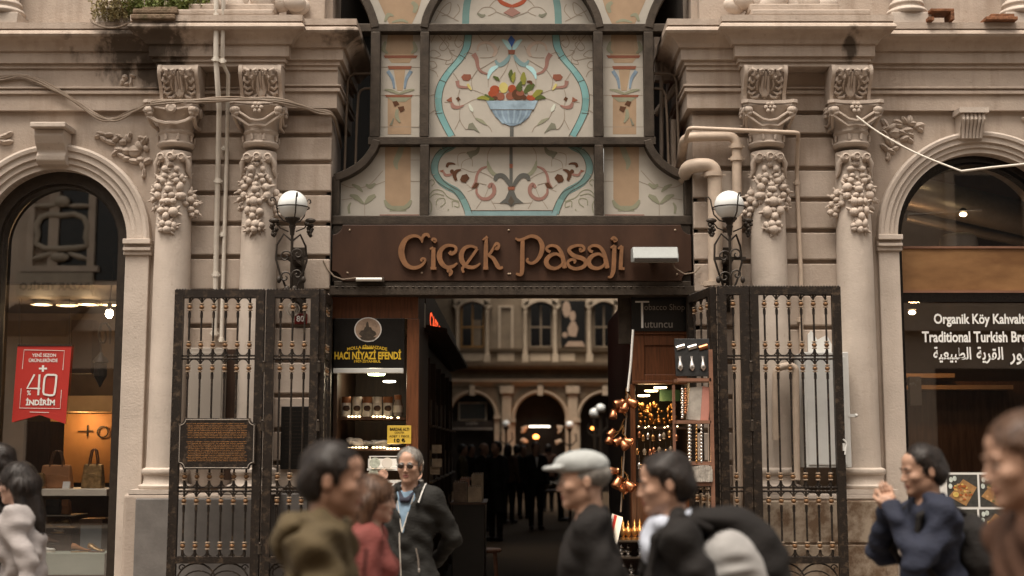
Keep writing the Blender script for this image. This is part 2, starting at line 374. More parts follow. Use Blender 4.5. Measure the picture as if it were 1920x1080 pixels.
# walls with their arched shop windows
ARCH = {-1: (X(104, 450, 0), Z(451, 0), 137 * pxs(0)), 1: (X(1840, 443, 0), Z(443, 0), 160 * pxs(0))}
ZTOP = zr(137, 0)
for s in SGN:
    cx, cz, r = ARCH[s]
    arc = [(cx + r * math.cos(R(a)), cz + r * math.sin(R(a))) for a in np.linspace(0, 180, 41)]
    b = MB()
    if s < 0: poly = [(-XFAR, 0), (cx - r, 0)] + arc[::-1] + [(cx + r, 0), (-XC, 0), (-XC, ZTOP), (-XFAR, ZTOP)]
    else: poly = [(XC, 0), (cx - r, 0)] + arc[::-1] + [(cx + r, 0), (XFAR + .5, 0), (XFAR + .5, ZTOP), (XC, ZTOP)]
    b.prism(poly, 0, .55); b.build('wall', 'wall_stone', facade)
    # rusticated courses
    b = MB(); rows = [214, 256, 306, 364, 421, 483, 547, 612, 677, 742, 806, 868, 918] if s < 0 else [214, 256, 318, 376, 434, 492, 552, 615, 680, 745, 808, 868, 918]
    x0, x1 = (X(296, 600, 0), -XC - .0) if s < 0 else (XC, X(1632, 600, 0))
    for i in range(len(rows) - 1):
        jig = random.uniform(-.004, .004); b.mi = random.choice((0, 0, 1, 2))
        e = random.uniform(0, .012)
        b.box(x0, x1, -.045 - abs(jig), .02, Z(rows[i + 1] - 4, 0), Z(rows[i] + 4, 0))
    b.build('rusticated_courses', ['wall_stone', 'wall_stone_worn', 'wall_stone_pale'], facade, bev=.010, seg=2)
    # upper storey, set back above the cornice
    b = MB(); zt = zr(42, .235); xa, xb = (-XFAR, -XC - .02) if s < 0 else (XC + .02, XFAR + .5)
    b.box(xa, xb, .02, .55, ZTOP + .01, 7.6)
    b.box(-1.95 if s < 0 else 1.62, -1.62 if s < 0 else 1.95, -.12, .02, zt, 7.6)
    b.build('upper_wall', 'wall_stone', facade)
    b = MB()                                                   # ledge slabs lying on the cornice
    a0, a1 = ((-XA - .02, -XB - .02) if s < 0 else (XB + .02, XA + .05))
    b.box(a0, a1, -.42, -.02, zt + .002, zt + .055)
    b.box(a0 + .25 * (s < 0), a1 - .25 * (s > 0), -.36, -.02, zt + .057, zt + .125)
    b.build('ledge_slab', 'cornice_stone', facade, bev=.012)
    for px in ((8, 226) if s < 0 else (1700, 1912)):               # bases of the upper order
        c = P(px, 30, -.08); q = MB()
        q.box(c.x - .17, c.x + .17, -.22, .02, zt + .001, zt + .10)
        q.lathe([(.165, zt + .10), (.18, zt + .125), (.165, zt + .15), (.135, zt + .16), (.135, zt + .18), (.15, zt + .195), (.14, zt + .22), (.12, zt + .235), (.118, zt + 1.7)], (c.x, -.08, 0), 24)
        q.build('upper_column', 'column_stone', facade, smooth=35, bev=.006)
    # carved drapery and feet of the seated figure above the cornice
    q = MB(); cxx = -2.23 * 1 if s < 0 else 2.32
    for k in range(16):
        a = random.uniform(-.42, .42)
        q.ell((cxx + a, -.2 + random.uniform(-.07, .06), zt + .14 + random.uniform(0, .12) * (1 - abs(a))), (.10, .06, .05 + .12 * (1 - abs(a) * 2.0)), Matrix.Rotation(random.uniform(-.9, .9), 3, 'Y'), 10, 7)
    q.build('carved_drapery', 'column_stone', facade, smooth=60)
    # archivolt, jambs, impost
    b = MB(); W_ = (183 - 137) * pxs(0) if s < 0 else (200 - 160) * pxs(0)
    pr = [(r - .0, .3), (r, -.03), (r + W_ * .22, -.03), (r + W_ * .24, -.05), (r + W_ * .46, -.05), (r + W_ * .48, -.072), (r + W_ * .72, -.072), (r + W_ * .76, -.09), (r + W_ * .9, -.095), (r + W_, -.08), (r + W_, .3)]
    b.arc(cx, cz, pr, -.0, 180, 56); b.build('archivolt', 'column_stone', facade, smooth=30)
    for e in (-1, 1):
        b = MB(); xa = cx + e * r; xb = cx + e * (r + W_ * .98)
        b.box(xa + e * .0, xb, -.055, .3, .0, cz - .13)
        b.build('jamb', 'column_stone', facade, bev=.008)
        b = MB(); lo, hi = min(xa, xb) - .012, max(xa, xb) + .02
        for z0, z1, d in ((-.135, -.10, .075), (-.10, -.07, .095), (-.07, -.045, .07), (-.045, -.0, .11)): b.box(lo, hi, -d, .29, cz + z0, cz + z1)
        b.build('impost', 'column_stone', facade, bev=.006)
# keystone brackets
q = MB(); zt = Z(232, -.2); c = X(97, 270, -.15); w = .13
q.box(c - .15, c + .15, -.27, 0, zt - .045, zt)
prof = [(.02, zt - .047), (-.20, zt - .047), (-.21, zt - .10), (-.175, zt - .16), (-.13, zt - .21), (-.12, zt - .235), (-.14, zt - .26), (-.135, zt - .30), (-.10, zt - .33), (.02, zt - .34)]
q.prismx(prof, c - .135, c + .115); q.build('keystone', 'column_stone', facade, bev=.008)
q = MB(); zt = Z(203, -.16); c = X(1824, 230, -.15)
q.box(c - .125, c + .125, -.2, 0, zt - .045, zt)
prof = [(.02, zt - .047), (-.16, zt - .047), (-.175, zt - .09), (-.15, zt - .13), (-.12, zt - .17), (-.115, zt - .22), (-.09, zt - .25), (.02, zt - .26)]
q.prismx(prof, c - .10, c + .10)
for k in range(6): q.tube([(c - .085 + k * .034, -.165, zt - .05), (c - .085 + k * .034, -.178, zt - .10), (c - .08 + k * .032, -.15, zt - .14), (c - .075 + k * .03, -.122, zt - .2), (c - .075 + k * .03, -.112, zt - .25)], .014, 6)
q.build('keystone', 'column_stone', facade, smooth=40)
# relief sprays beside the arches
def relief(lst, f, Y0=0., name='relief_ornament'):
    q = MB()
    for u, v, a, bb, ang in lst:
        px, py = f(u, v); k = pxs(0); c = P(px, py, Y0)
        rot = Matrix.Rotation(R(ang), 3, 'Y')
        q.ell((c.x, Y0 - .004, c.z), (a * k, .030, bb * k), rot, 10, 8)
        q.ell((c.x, Y0 - .026, c.z), (a * k * .8, .018, bb * k * .22), rot, 8, 5)
    return q.build(name, 'ornament_stone', facade, smooth=60)
fl = lambda u, v: (u / 4.155, 220 + v / 4.155)
relief([(790, 130, 11, 5, 15), (765, 150, 8, 4, -25), (810, 170, 11, 5, 40), (845, 140, 10, 5, -10), (860, 195, 12, 5, 20), (905, 175, 10, 5, -35), (930, 150, 8, 4, 30), (960, 195, 8, 7, 0), (1000, 165, 9, 5, 60), (1015, 140, 7, 4, 100),
        (905, 275, 11, 5, -40), (935, 255, 12, 6, 10), (950, 300, 11, 5, 30), (985, 265, 9, 8, 0), (1050, 265, 13, 12, 0), (1085, 225, 11, 8, 60), (1125, 185, 11, 7, 120), (1140, 245, 8, 5, 50), (1105, 165, 9, 5, 20), (985, 325, 8, 6, 0),
        (1050, 345, 13, 6, 10), (1095, 335, 9, 7, 0), (1150, 345, 10, 7, -30), (1110, 380, 10, 5, 70), (1125, 430, 11, 3.5, 88), (1122, 460, 5, 4, 90)], fl)
relief([(40, 150, 16, 6, -20), (20, 190, 12, 6, 20), (70, 135, 10, 5, -35), (60, 195, 12, 5, -10), (5, 165, 12, 7, 0)], fl)
fr = lambda u, v: (1520 + u / 4.696, 100 + v / 4.696)
relief([(650, 620, 12, 6, 60), (660, 660, 9, 6, -30), (640, 700, 8, 5, 40), (720, 650, 11, 6, -40), (765, 610, 10, 6, 20), (770, 640, 8, 6, 0), (820, 590, 9, 5, 60), (870, 590, 11, 7, 90), (890, 620, 9, 6, 0), (950, 640, 12, 7, -15), (960, 675, 8, 5, 30),
        (740, 700, 12, 11, 0), (800, 700, 11, 6, 20), (850, 680, 12, 6, -10), (870, 720, 9, 5, 20), (830, 750, 11, 6, -20), (870, 765, 9, 5, 40), (680, 770, 13, 6, 60), (715, 790, 10, 6, 100), (760, 800, 10, 5, 30), (650, 830, 11, 5, 40),
        (690, 860, 13, 6, 20), (740, 840, 9, 5, -20), (680, 905, 9, 4, 80), (675, 930, 5, 4, 90)], fr)
relief([(985, 640, 10, 5, 30), (1010, 600, 12, 6, -20), (1030, 650, 10, 6, 0), (1000, 690, 10, 5, 60)], lambda u, v: (1440 + u * .49, -88 + v * .49))
relief([(510, 790, 6, 7, 10), (490, 830, 5, 9, 20), (530, 860, 6, 5, -20), (575, 850, 3, 14, 0), (590, 770, 6, 4, 20)], lambda u, v: (140 + u / 5.4, v / 5.4), -.05)
# consoles and columns
def console(parent, px0, px1):
    Yf = -.33; zt = Z(121, Yf); zb = Z(188, -.24); x0 = X(px0, 150, Yf); x1 = X(px1, 150, Yf); c = (x0 + x1) / 2; h = zt - zb
    q = MB(); w = (x1 - x0) / 2
    prof = [(0, zt), (-.325, zt), (-.345, zt - .025), (-.35, zt - .06), (-.335, zt - .10), (-.29, zt - .16), (-.255, zt - .21), (-.24, zt - .25), (-.235, zb), (0, zb)]
    sw_ = w * .17
    for s in (-1, 1): q.prismx(prof, c + s * w, c + s * (w - sw_))
    inn = [(min(0, y + .030) if z < zt - .045 else y, z) for y, z in prof]
    inn = [(0, zt - .002), (-.322, zt - .002), (-.335, zt - .04), (-.305, zt - .05)] + [(y + .032, z) for y, z in prof[3:-1]] + [(0, zb)]
    q.prismx(inn, c - w + sw_ - .001, c + w - sw_ + .001)
    fy = lambda z: float(np.interp(zt - z, [0, .025, .06, .10, .16, .21, .25, .3], [-.325, -.345, -.35, -.335, -.29, -.255, -.24, -.235])) + .030
    h = (zt - zb)
    for s in (-1, 1):                                              # curled acanthus
        def lobe(us, rs): q.tube([(c + s * w * a, fy(zt - h * t) - dd, zt - h * t) for a, t, dd in us], rs, 7)
        lobe([(.10, .20, .02), (.20, .17, .035), (.30, .21, .04), (.28, .30, .035), (.18, .30, .03), (.16, .24, .04)], [.012, .015, .015, .013, .011, .008])
        lobe([(.80, .22, .02), (.66, .16, .04), (.52, .22, .045), (.56, .33, .04), (.68, .32, .03)], [.012, .018, .018, .014, .009])
        lobe([(.30, .32, .02), (.42, .40, .035), (.52, .36, .025)], [.012, .015, .008]); lobe([(.12, .34, .015), (.14, .6, .03), (.10, .9, .02)], [.010, .012, .008])
        lobe([(.72, .36, .02), (.74, .46, .035), (.62, .52, .03), (.50, .46, .02)], [.010, .015, .014, .007]); lobe([(.74, .52, .015), (.76, .62, .03), (.62, .68, .03), (.46, .62, .02)], [.009, .014, .014, .007])
        lobe([(.74, .68, .015), (.74, .78, .03), (.58, .82, .03), (.40, .74, .02)], [.009, .014, .014, .007]); lobe([(.66, .84, .012), (.52, .92, .025), (.34, .90, .025), (.22, .80, .015)], [.009, .014, .014, .007])
        lobe([(.34, .44, .012), (.40, .56, .02), (.34, .70, .015)], [.007, .011, .006])
        q.box(c + s * w * .34, c + s * w * .72, fy(zt - h * .1) - .005, fy(zt - h * .1) + .03, zt - h * .105, zt - h * .065)
    q.ell((c, fy(zt - h * .62) - .002, zt - h * .64), (w * .26, .016, h * .28), None, 10, 8)
    q.tube([(c, fy(zt - h * t) - .014, zt - h * t) for t in (.22, .35, .55, .75, .95)], [.010, .013, .012, .012, .010], 7)
    return q.build('console', 'ornament_stone', parent, smooth=38)
GAR = [(225, 150, 42), (345, 135, 45), (460, 145, 45), (270, 270, 38), (400, 270, 38), (335, 215, 30), (200, 370, 36), (265, 345, 34), (160, 410, 34), (250, 400, 36), (190, 470, 48), (120, 500, 36), (185, 560, 50), (115, 600, 34), (150, 650, 36), (130, 700, 28), (170, 690, 26),
       (385, 345, 34), (450, 360, 34), (400, 400, 36), (470, 390, 34), (440, 475, 52), (448, 570, 52), (530, 520, 40), (540, 600, 44), (490, 650, 38), (540, 710, 44), (600, 650, 36), (610, 740, 36), (560, 770, 36), (580, 560, 32), (180, 260, 26), (500, 260, 26), (515, 320, 24), (170, 310, 24),
       (330, 370, 20), (325, 450, 36), (318, 500, 44), (290, 570, 34), (350, 565, 34), (250, 640, 42), (310, 640, 48), (370, 640, 42), (240, 740, 46), (310, 735, 36), (380, 760, 52), (300, 810, 46), (265, 890, 48), (335, 900, 46), (240, 920, 34), (390, 915, 40), (320, 960, 50), (260, 960, 40), (380, 950, 36)]
CYc = -.12
def column(cx, s, kind):
    col = MB(); tp = lambda row: Z(row, CYc - .15); k = pxs(CYc)
    shaft = [(36, 878), (35.6, 860), (35, 800), (34.6, 650), (34.0, 500), (32.6, 400), (31, 320), (30.2, 280)]
    col.lathe([(r * k, tp(z)) for r, z in shaft], (cx, CYc, 0), 40)
    o = col.build('column', 'column_stone', facade, smooth=40)
    b = MB()                                                       # base mouldings
    b.lathe([(40 * k, tp(892)), (43 * k, tp(889)), (44 * k, tp(884)), (43 * k, tp(880)), (36.5 * k, tp(877))], (cx, CYc, 0), 40)
    b.lathe([(43 * k, tp(910)), (40 * k, tp(905)), (39 * k, tp(898)), (40 * k, tp(892.5))], (cx, CYc, 0), 40)
    b.lathe([(47 * k, tp(918)), (49 * k, tp(914)), (49 * k, tp(911)), (44 * k, tp(908.5))], (cx, CYc, 0), 40)
    b.box(cx - .235, cx + .235, CYc - .235, .0, tp(926), tp(917.5)); b.build('base', 'column_stone', o, smooth=40)
    c = MB()                                                       # capital
    n0 = tp(272)
    c.lathe([(30.5 * k, n0), (33.5 * k, n0 + .012), (35 * k, n0 + .03), (33 * k, n0 + .045), (30.4 * k, n0 + .05), (30.4 * k, n0 + .105), (32.5 * k, n0 + .115), (33.5 * k, n0 + .13), (31.5 * k, n0 + .142), (31.5 * k, n0 + .152), (28 * k, n0 + .155)], (cx, CYc, 0), 32)
    zt = tp(190); hw = .225
    i0 = len(c.v); nr = 9; nn = 32                                # bell flaring from the round neck to the square top
    for i in range(nr):
        t = i / (nr - 1); z = n0 + .15 + (zt - .05 - n0 - .15) * t; rr_ = 31.5 * k + (.215 - 31.5 * k) * t ** 1.7; pw = 2 + 5 * t ** 1.5
        for j in range(nn):
            a_ = 2 * math.pi * (j + .5) / nn; ca, sa = math.cos(a_), math.sin(a_); q_ = rr_ / (abs(ca) ** pw + abs(sa) ** pw) ** (1 / pw)
            dent = 1 - .13 * t * max(0, math.cos(4 * a_)) ** 1.5
            c.v.append((cx + q_ * ca * dent, CYc + q_ * sa * dent, z))
    fs_ = [(i0 + i * nn + j, i0 + i * nn + (j + 1) % nn, i0 + (i + 1) * nn + (j + 1) % nn, i0 + (i + 1) * nn + j) for i in range(nr - 1) for j in range(nn)]; c.f += fs_; c.m += [0] * len(fs_)
    poly = []
    for q in range(4):
        a = math.pi / 2 * q
        for u, v in ((-1, -1.0), (-.85, -1.06), (-.5, -.90), (0, -.84), (.5, -.90), (.85, -1.06)):
            x, y = u * hw, v * hw; poly.append((cx + x * math.cos(a) - y * math.sin(a), CYc + x * math.sin(a) + y * math.cos(a)))
    c.prismz(poly, zt - .03, zt - .002); c.prismz([(cx + (x - cx) * .94, CYc + (y - CYc) * .94) for x, y in poly], zt - .052, zt - .0305)
    for a in range(4):
        m = Matrix.Rotation(math.pi / 2 * a, 3, 'Z')
        def T(p): v = m @ Vector(p); return (cx + v.x, CYc + v.y, v.z)
        for e in (-1, 1):
            c.ell(T((e * .185, -.19, zt - .085)), (.045, .045, .038), n=12, m=8)
            c.ell(T((e * .175, -.20, zt - .115)), (.026, .026, .022))
            if kind: 
                c.tube([T((e * x, -y, zt - z)) for x, y, z in ((.20, .20, .075), (.13, .205, .12), (.06, .195, .165), (0, .19, .175))], .011, 6)
                c.tube([T((e * x, -y, zt - z)) for x, y, z in ((.20, .20, .13), (.14, .19, .17), (.07, .175, .215), (0, .17, .205))], .013, 6)
            else:
                c.tube([T((e * x, -y, zt - z)) for x, y, z in ((.20, .20, .06), (.12, .20, .065), (.05, .19, .075))], .014, 6)
                c.tube([T((e * x, -y, zt - z)) for x, y, z in ((.19, .19, .14), (.12, .185, .18), (.05, .175, .195), (0, .17, .19))], .018, 6)
            c.tube([T((e * .05, -.14, n0 + .05)), T((e * .05, -.142, n0 + .08)), T((e * .06, -.14, n0 + .10))], .012, 6)
        if kind:
            for t in range(6): c.ell(T((.034 * math.cos(t * 1.047), -.205, zt - .065 + .034 * math.sin(t * 1.047))), (.019, .014, .019), None, 8, 5)
            c.ell(T((0, -.212, zt - .065)), .014)
        else: c.lathe([(.018, 0), (.042, .004), (.046, .02), (.03, .03), (.012, .026), (.0, .03)], T((0, -.185, zt - .07)), 14, m @ Matrix.Rotation(R(90), 3, 'X'))
    c.build('capital', 'ornament_stone', o, smooth=42)
    gl = MB(); rk = 31.5 * k
    for u, v, rr in GAR:
        dx = (u - 335) / 6 * k * s; rr = rr / 6 * k * 1.08; zz = tp(272 + v / 6 * .99)
        dy = math.sqrt(max(rk * rk - dx * dx, (rk * .25) ** 2))
        gl.ell((cx + dx, CYc - dy - rr * .35, zz), (rr * random.uniform(.75, 1.2), rr, rr * random.uniform(.75, 1.2)), Matrix.Rotation(random.uniform(-.5, .5), 3, 'Y'), 12, 8)
        for _l in range(2):
            la = random.uniform(0, 6.3); gl.ell((cx + dx * 1.03 + math.cos(la) * rr * .9, CYc - dy - rr * .25, zz + math.sin(la) * rr * .9), (rr * 1.0, rr * .42, rr * .34), Matrix.Rotation(-la, 3, 'Y'), 6, 4)
        if random.random() < .45: gl.ell((cx + dx * 1.04, CYc - dy - rr * .9, zz - rr * .3), rr * .42, None, 8, 5)
    for u in (225, 345, 460):
        dx = (u - 340) / 6 * k * s; dy = math.sqrt(max(rk * rk - dx * dx, .004))
        gl.lathe([(.020, 0), (.030, .008), (.034, .02), (.022, .028), (.018, .018), (.0, .02)], (cx + dx, CYc - dy - .035, tp(294)), 14, Matrix.Rotation(R(90), 3, 'X'))
    for e in (-1, 1):
        gl.tube([(cx + e * .10, CYc - .12, tp(290)), (cx + e * .135, CYc - .10, tp(305)), (cx + e * .13, CYc - .09, tp(318)), (cx + e * .15, CYc - .06, tp(330))], [.022, .026, .018, .01], 7)
    gl.build('garland', 'ornament_stone', o, smooth=60)
    return o
for px, s, kind in ((323, 1, 0), (484, 1, 1), (1442, -1, 1), (1603, -1, 1)): column(X(px, 500, CYc), s, kind)
for a, b in ((295, 371), (447, 527), (1396, 1477), (1560, 1637)): console(facade, a, b)
# pedestals
b = MB(); zt = Z(926, -.36)
xa, xb = X(228, 1000, -.36), X(490, 1000, -.36)
b.box(xa, xb, -.36, .0, 0, zt); b.build('pedestal', 'pedestal_border', facade, bev=.03, seg=4)
b = MB(); b.box(xa + .105, xb - .02, -.375, -.35, 0, zt - .035); b.build('pedestal_panel', 'grey_render', facade, bev=.012)
b = MB(); b.box(X(490, 1000, -.3) + .01, -XC - .01, -.12, 0, 0, Z(925, -.1)); b.build('plinth', 'grey_render', facade, bev=.01)
b = MB(); xa, xb = X(1412, 1000, -.36), X(1683, 1000, -.36)
b.box(xa, xb, -.36, .0, 0, zt - .05); b.build('pedestal', 'mottled_marble', facade, bev=.015)
b = MB(); b.box(xa, xb, -.355, 0, zt - .048, zt); b.build('pedestal_cap', 'column_stone', facade, bev=.012)
b = MB(); b.box(xa + .05, xb - .10, -.372, -.35, .0, Z(1022, -.37)); b.box(xa + .0, xb - .10, -.369, -.35, Z(1018, -.37), zt - .06); b.build('pedestal_panel', 'mottled_marble', facade, bev=.006)
b = MB(); b.box(XC + .01, xa - .01, -.12, 0, 0, Z(925, -.1)); b.build('plinth', 'mottled_marble', facade, bev=.01)
# ---------------------------------------------------------------- stained glass window above the entrance
YF, YG = .06, .16
sgw = MB()
def fr(mb, a, b, y0=YF, y1=.22): mb.pbox(a, b, y0, y1, y0)
f = MB()
fr(f, (622, 404), (1298, 421), .02)                                # beam over the sign
fr(f, (690, 256), (1230, 271)); fr(f, (660, 44), (1262, 59))
for a, b, t0, t1 in ((787, 804, 59, 256), (787, 804, 271, 404), (1113, 1131, 59, 256), (1115, 1132, 271, 404), (694, 712, 59, 256), (1208, 1226, 59, 256), (622, 636, 330, 404), (1284, 1298, 330, 404)): fr(f, (a, t0), (b, t1), YF - .004)
def mirror(pts): return [(1920 - x, y) for x, y in pts]
def pz(pts, Y): return [(P(x, y, Y).x, P(x, y, Y).z) for x, y in pts]
for mfn in (lambda p: p, mirror):
    f.stroke(pz(mfn([(706, 262), (698, 282), (680, 305), (655, 322), (628, 333)]), YF), 15 * pxs(YF), YF - .008, .22)
    f.stroke(pz(mfn([(703, 52), (698, 30), (686, 2), (668, -28), (640, -60)]), YF), 16 * pxs(YF), YF - .008, .22)
    f.stroke(pz(mfn([(795, 52), (801, 28), (815, 0), (838, -30), (870, -56), (910, -74), (960, -82)]), YF), 15 * pxs(YF), YF - .012, .22)
    f.stroke(pz(mfn([(640, -60), (740, -150), (850, -200), (960, -215)]), YF), 16 * pxs(YF), YF - .010, .22)
sw = f.build('stained_glass_window', 'worn_metal', facade, bev=.006)
k = pxs(YG)
LAY = [0]
def piece(mb, kind, pts, w, L, both=True):
    for mfn in ((lambda p: p), mirror) if both else ((lambda p: p),):
        LAY[0] += 1; y = YG - .0015 * L - .00002 * (LAY[0] % 60)
        q = pz(mfn(pts), YG)
        if kind == 's': mb.stroke(q, [a * k for a in w] if isinstance(w, (list, tuple)) else w * k, y, YG + .004, 5)
        elif kind == 'p': mb.prism(q, y, YG + .004)
        elif kind == 'd': mb.disc(q[0][0], q[0][1], w[0] * k, w[1] * k, y, YG + .004)
class Pane:
    def __init__(s): s.mb = MB(); s.names = []
    def col(s, n):
        n = 'sg_' + n
        if n not in s.names: s.names.append(n)
        s.mb.mi = s.names.index(n); return s.mb
    def s(s, c, pts, w, L=1, both=True): piece(s.col(c), 's', pts, w, L, both)
    def p(s, c, pts, L=1, both=True): piece(s.col(c), 'p', pts, 0, L, both)
    def d(s, c, x, y, rx, ry, L=2, both=True): piece(s.col(c), 'd', [(x, y)], (rx, ry), L, both)
    def done(s): return s.mb.build('pane', s.names, sw)
def z2(l): return [(790 + u / 4.153, v / 4.153) for u, v in l]
def z4(l): return [(790 + u / 5.647, 250 + v / 5.647) for u, v in l]
def z8(l): return [(880 + u / 5.144, 50 + v / 5.144) for u, v in l]
# middle pane with the fruit bowl
A = Pane(); A.p('base', [(803, 58), (1115, 58), (1115, 258), (803, 258)], 0, False)
BP = [(367, 246), (364, 300), (350, 375), (300, 462), (215, 560), (155, 660), (132, 765), (142, 865), (182, 960), (236, 1060)]
for n_, (i, j) in zip(('band', 'band_b', 'band', 'band_c', 'band'), ((0, 3), (3, 4), (4, 6), (6, 7), (7, 9))): A.s(n_, z2(BP[i:j + 1]), 13.5, 1)
for a, b in (((295, 425), (345, 455)), ((140, 622), (195, 642)), ((108, 885), (165, 880))): A.s('leaddk', z2([a, b]), 1.2, 2)
for off in (-30, 28): A.s('leaddk', z2([(367 + off, 246), (364 + off, 300), (350 + off, 375), (300 + off, 462), (215 + off, 560), (155 + off, 660), (132 + off, 765), (142 + off, 865), (182 + off, 960), (236 + off, 1060)]), 1.0, 2)
for l in ([(75, 330), (110, 270), (160, 250), (185, 300), (140, 370), (175, 395), (215, 350), (190, 320)], [(60, 410), (100, 390), (150, 430), (100, 450), (70, 440)], [(185, 255), (230, 290), (220, 310), (205, 285)], [(290, 262), (260, 330), (290, 370), (325, 330), (300, 310)],
          [(70, 450), (130, 455), (210, 470), (240, 440), (220, 400), (260, 390)], [(65, 480), (100, 480), (120, 515), (85, 535), (70, 510)], [(200, 470), (190, 500), (240, 490), (245, 460)], [(120, 260), (180, 330), (240, 420), (280, 440)], [(65, 540), (110, 560), (130, 600)],
          [(60, 750), (100, 735)], [(60, 890), (110, 855)]): A.s('lead', z2(l), 1.3, 1)
for l in ([(430, 255), (500, 330), (590, 270)], [(500, 330), (520, 400)], [(400, 420), (360, 410), (330, 430)], [(440, 540), (390, 620), (400, 690)], [(455, 450), (560, 440), (610, 360)], [(455, 540), (590, 460)], [(250, 570), (290, 630)], [(300, 700), (285, 760), (300, 830), (300, 930), (340, 1000), (365, 1005)],
          [(310, 690), (400, 700), (500, 740)], [(300, 835), (400, 780), (470, 760)], [(240, 800), (180, 795)], [(300, 930), (260, 1010)], [(370, 810), (420, 920), (520, 980), (550, 1030)], [(600, 630), (660, 540), (690, 450)], [(520, 610), (520, 680)]): A.s('lead', z2(l), 1.2, 1)
A.s('pink', z2([(435, 395), (450, 350), (500, 330), (555, 350), (580, 395), (560, 440)]), [3, 4.5, 5, 7, 8, 5], 2)
A.s('rose', z2([(405, 420), (430, 460), (440, 520), (470, 560), (520, 578)]), [10, 8, 6, 5, 3], 2)
A.p('brick', z2([(310, 600), (330, 578), (385, 580), (390, 610), (365, 630), (325, 625)]), 2); A.s('rose', z2([(280, 630), (290, 670), (330, 680), (370, 680)]), [8, 6, 5, 3], 2)
A.s('yellow', z2([(360, 655), (375, 680), (390, 702)]), [4, 5, 2], 3)
A.p('brick', z2([(195, 780), (235, 755), (240, 795), (215, 792)]), 2); A.p('brown', z2([(270, 765), (290, 752), (305, 775), (285, 790)]), 2); A.s('rose', z2([(235, 800), (250, 830), (290, 836), (330, 820)]), [5, 8, 6, 2], 2)
A.p('greyleaf', z2([(370, 965), (400, 955), (455, 1035), (410, 1010), (360, 1005)]), 2); A.s('sage', z2([(420, 920), (470, 945), (510, 975)]), [2, 7, 1], 2); A.s('pale', z2([(372, 812), (390, 850), (402, 870)]), [3, 7, 2], 2)
A.s('sky', z8([(315, 125), (350, 150), (380, 190), (398, 225)]), [2, 8, 9, 4], 2)
A.s('aqua', z8([(390, 275), (365, 320), (320, 360), (280, 365), (250, 325)]), [4, 8, 9, 8, 3], 2)
A.s('sky', z8([(275, 382), (225, 410), (195, 450), (180, 505)]), [4, 9, 7, 2], 2)
A.p('blue', z8([(403, 85), (440, 130), (408, 200), (372, 130)]), 3, False); A.p('brick', z8([(372, 225), (442, 225), (435, 265), (380, 265)]), 3, False)
for c, x, y, rx, ry in (('red', 245, 605, 48, 40), ('red', 235, 645, 55, 42), ('brick', 300, 675, 42, 40), ('brown', 245, 690, 30, 20), ('yellow', 330, 590, 44, 55), ('red', 412, 600, 40, 42), ('brick', 395, 670, 45, 40), ('brown', 470, 655, 62, 58), ('red', 595, 685, 45, 32), ('pink', 590, 640, 30, 26), ('brown', 530, 685, 25, 25), ('brick', 490, 640, 40, 30)):
    p = z8([(x, y)])[0]; A.d(c, p[0], p[1], rx / 5.144, ry / 5.144, 3, False)
for c, l, w in (('green', [(405, 415), (400, 460), (408, 525)], [2, 10, 3]), ('olive', [(440, 440), (425, 490), (420, 540)], [2, 8, 3]), ('olive', [(525, 440), (520, 500), (525, 560)], [3, 12, 5]), ('green', [(500, 530), (480, 590), (500, 620)], [3, 13, 5]), ('green', [(625, 555), (580, 590), (530, 640)], [4, 14, 5]),
                ('olive', [(710, 620), (665, 635), (620, 680)], [2, 12, 8]), ('green', [(735, 690), (690, 680), (640, 700)], [2, 9, 6]), ('green', [(150, 655), (190, 690), (240, 705)], [3, 9, 3]), ('olive', [(75, 695), (130, 685), (190, 705)], [2, 8, 5]), ('green', [(230, 480), (265, 500), (290, 520)], [2, 7, 2]), ('brown', [(555, 530), (590, 535), (605, 560)], [3, 6, 3])):
    A.s(c, z8(l), w, 4, False)
A.p('bowl', z8([(165, 716), (660, 716), (622, 800), (205, 800)]), 4, False)
A.p('bowl2', z8([(215, 806), (605, 806), (575, 870), (525, 915), (475, 943), (430, 958), (390, 958), (350, 942), (300, 912), (250, 868)]), 4, False)
for q in range(6): A.s('bowl', z8([(250 + q * 62, 808), (275 + q * 52, 870), (330 + q * 31, 935)]), 3.5, 5, False)
A.s('leaddk', z8([(205, 803), (622, 803)]), 1.2, 5, False); A.s('slate', z8([(409, 965), (409, 1060)]), 7, 4, False)
A.done()
# lower pane
A = Pane(); A.p('base', [(803, 270), (1117, 270), (1117, 406), (803, 406)], 0, False)
bl = [(345, 118), (300, 150), (230, 182), (172, 250), (140, 340), (150, 430), (210, 515), (300, 575), (380, 620), (440, 700), (485, 800), (500, 850)]
[A.s(n_, z4(bl[i:j + 1]), 13.5, 1) for n_, (i, j) in zip(('band2', 'band2_b', 'band2', 'band2_c', 'band2_b'), ((0, 2), (2, 5), (5, 7), (7, 9), (9, 11)))]; A.p('aqua', z4([(455, 822), (1445, 822), (1430, 878), (470, 878)]), 2, False)
for d in (-38, 38): A.s('leaddk', z4([(x + d, y) for x, y in bl]), 1.0, 2)
A.s('leaddk', z4([(520, 818), (1390, 818)]), 1.2, 3, False)
for l in ([(80, 660), (140, 600), (220, 610), (290, 680), (400, 720)], [(75, 520), (110, 490), (140, 520), (110, 560)], [(160, 760), (170, 700), (240, 690), (250, 740), (200, 780)], [(330, 780), (330, 720), (390, 730), (395, 780), (350, 770)], [(80, 690), (150, 640), (240, 660)], [(100, 840), (110, 760), (80, 700)], [(280, 820), (290, 800)]): A.s('sage', z4(l), 1.8, 1)
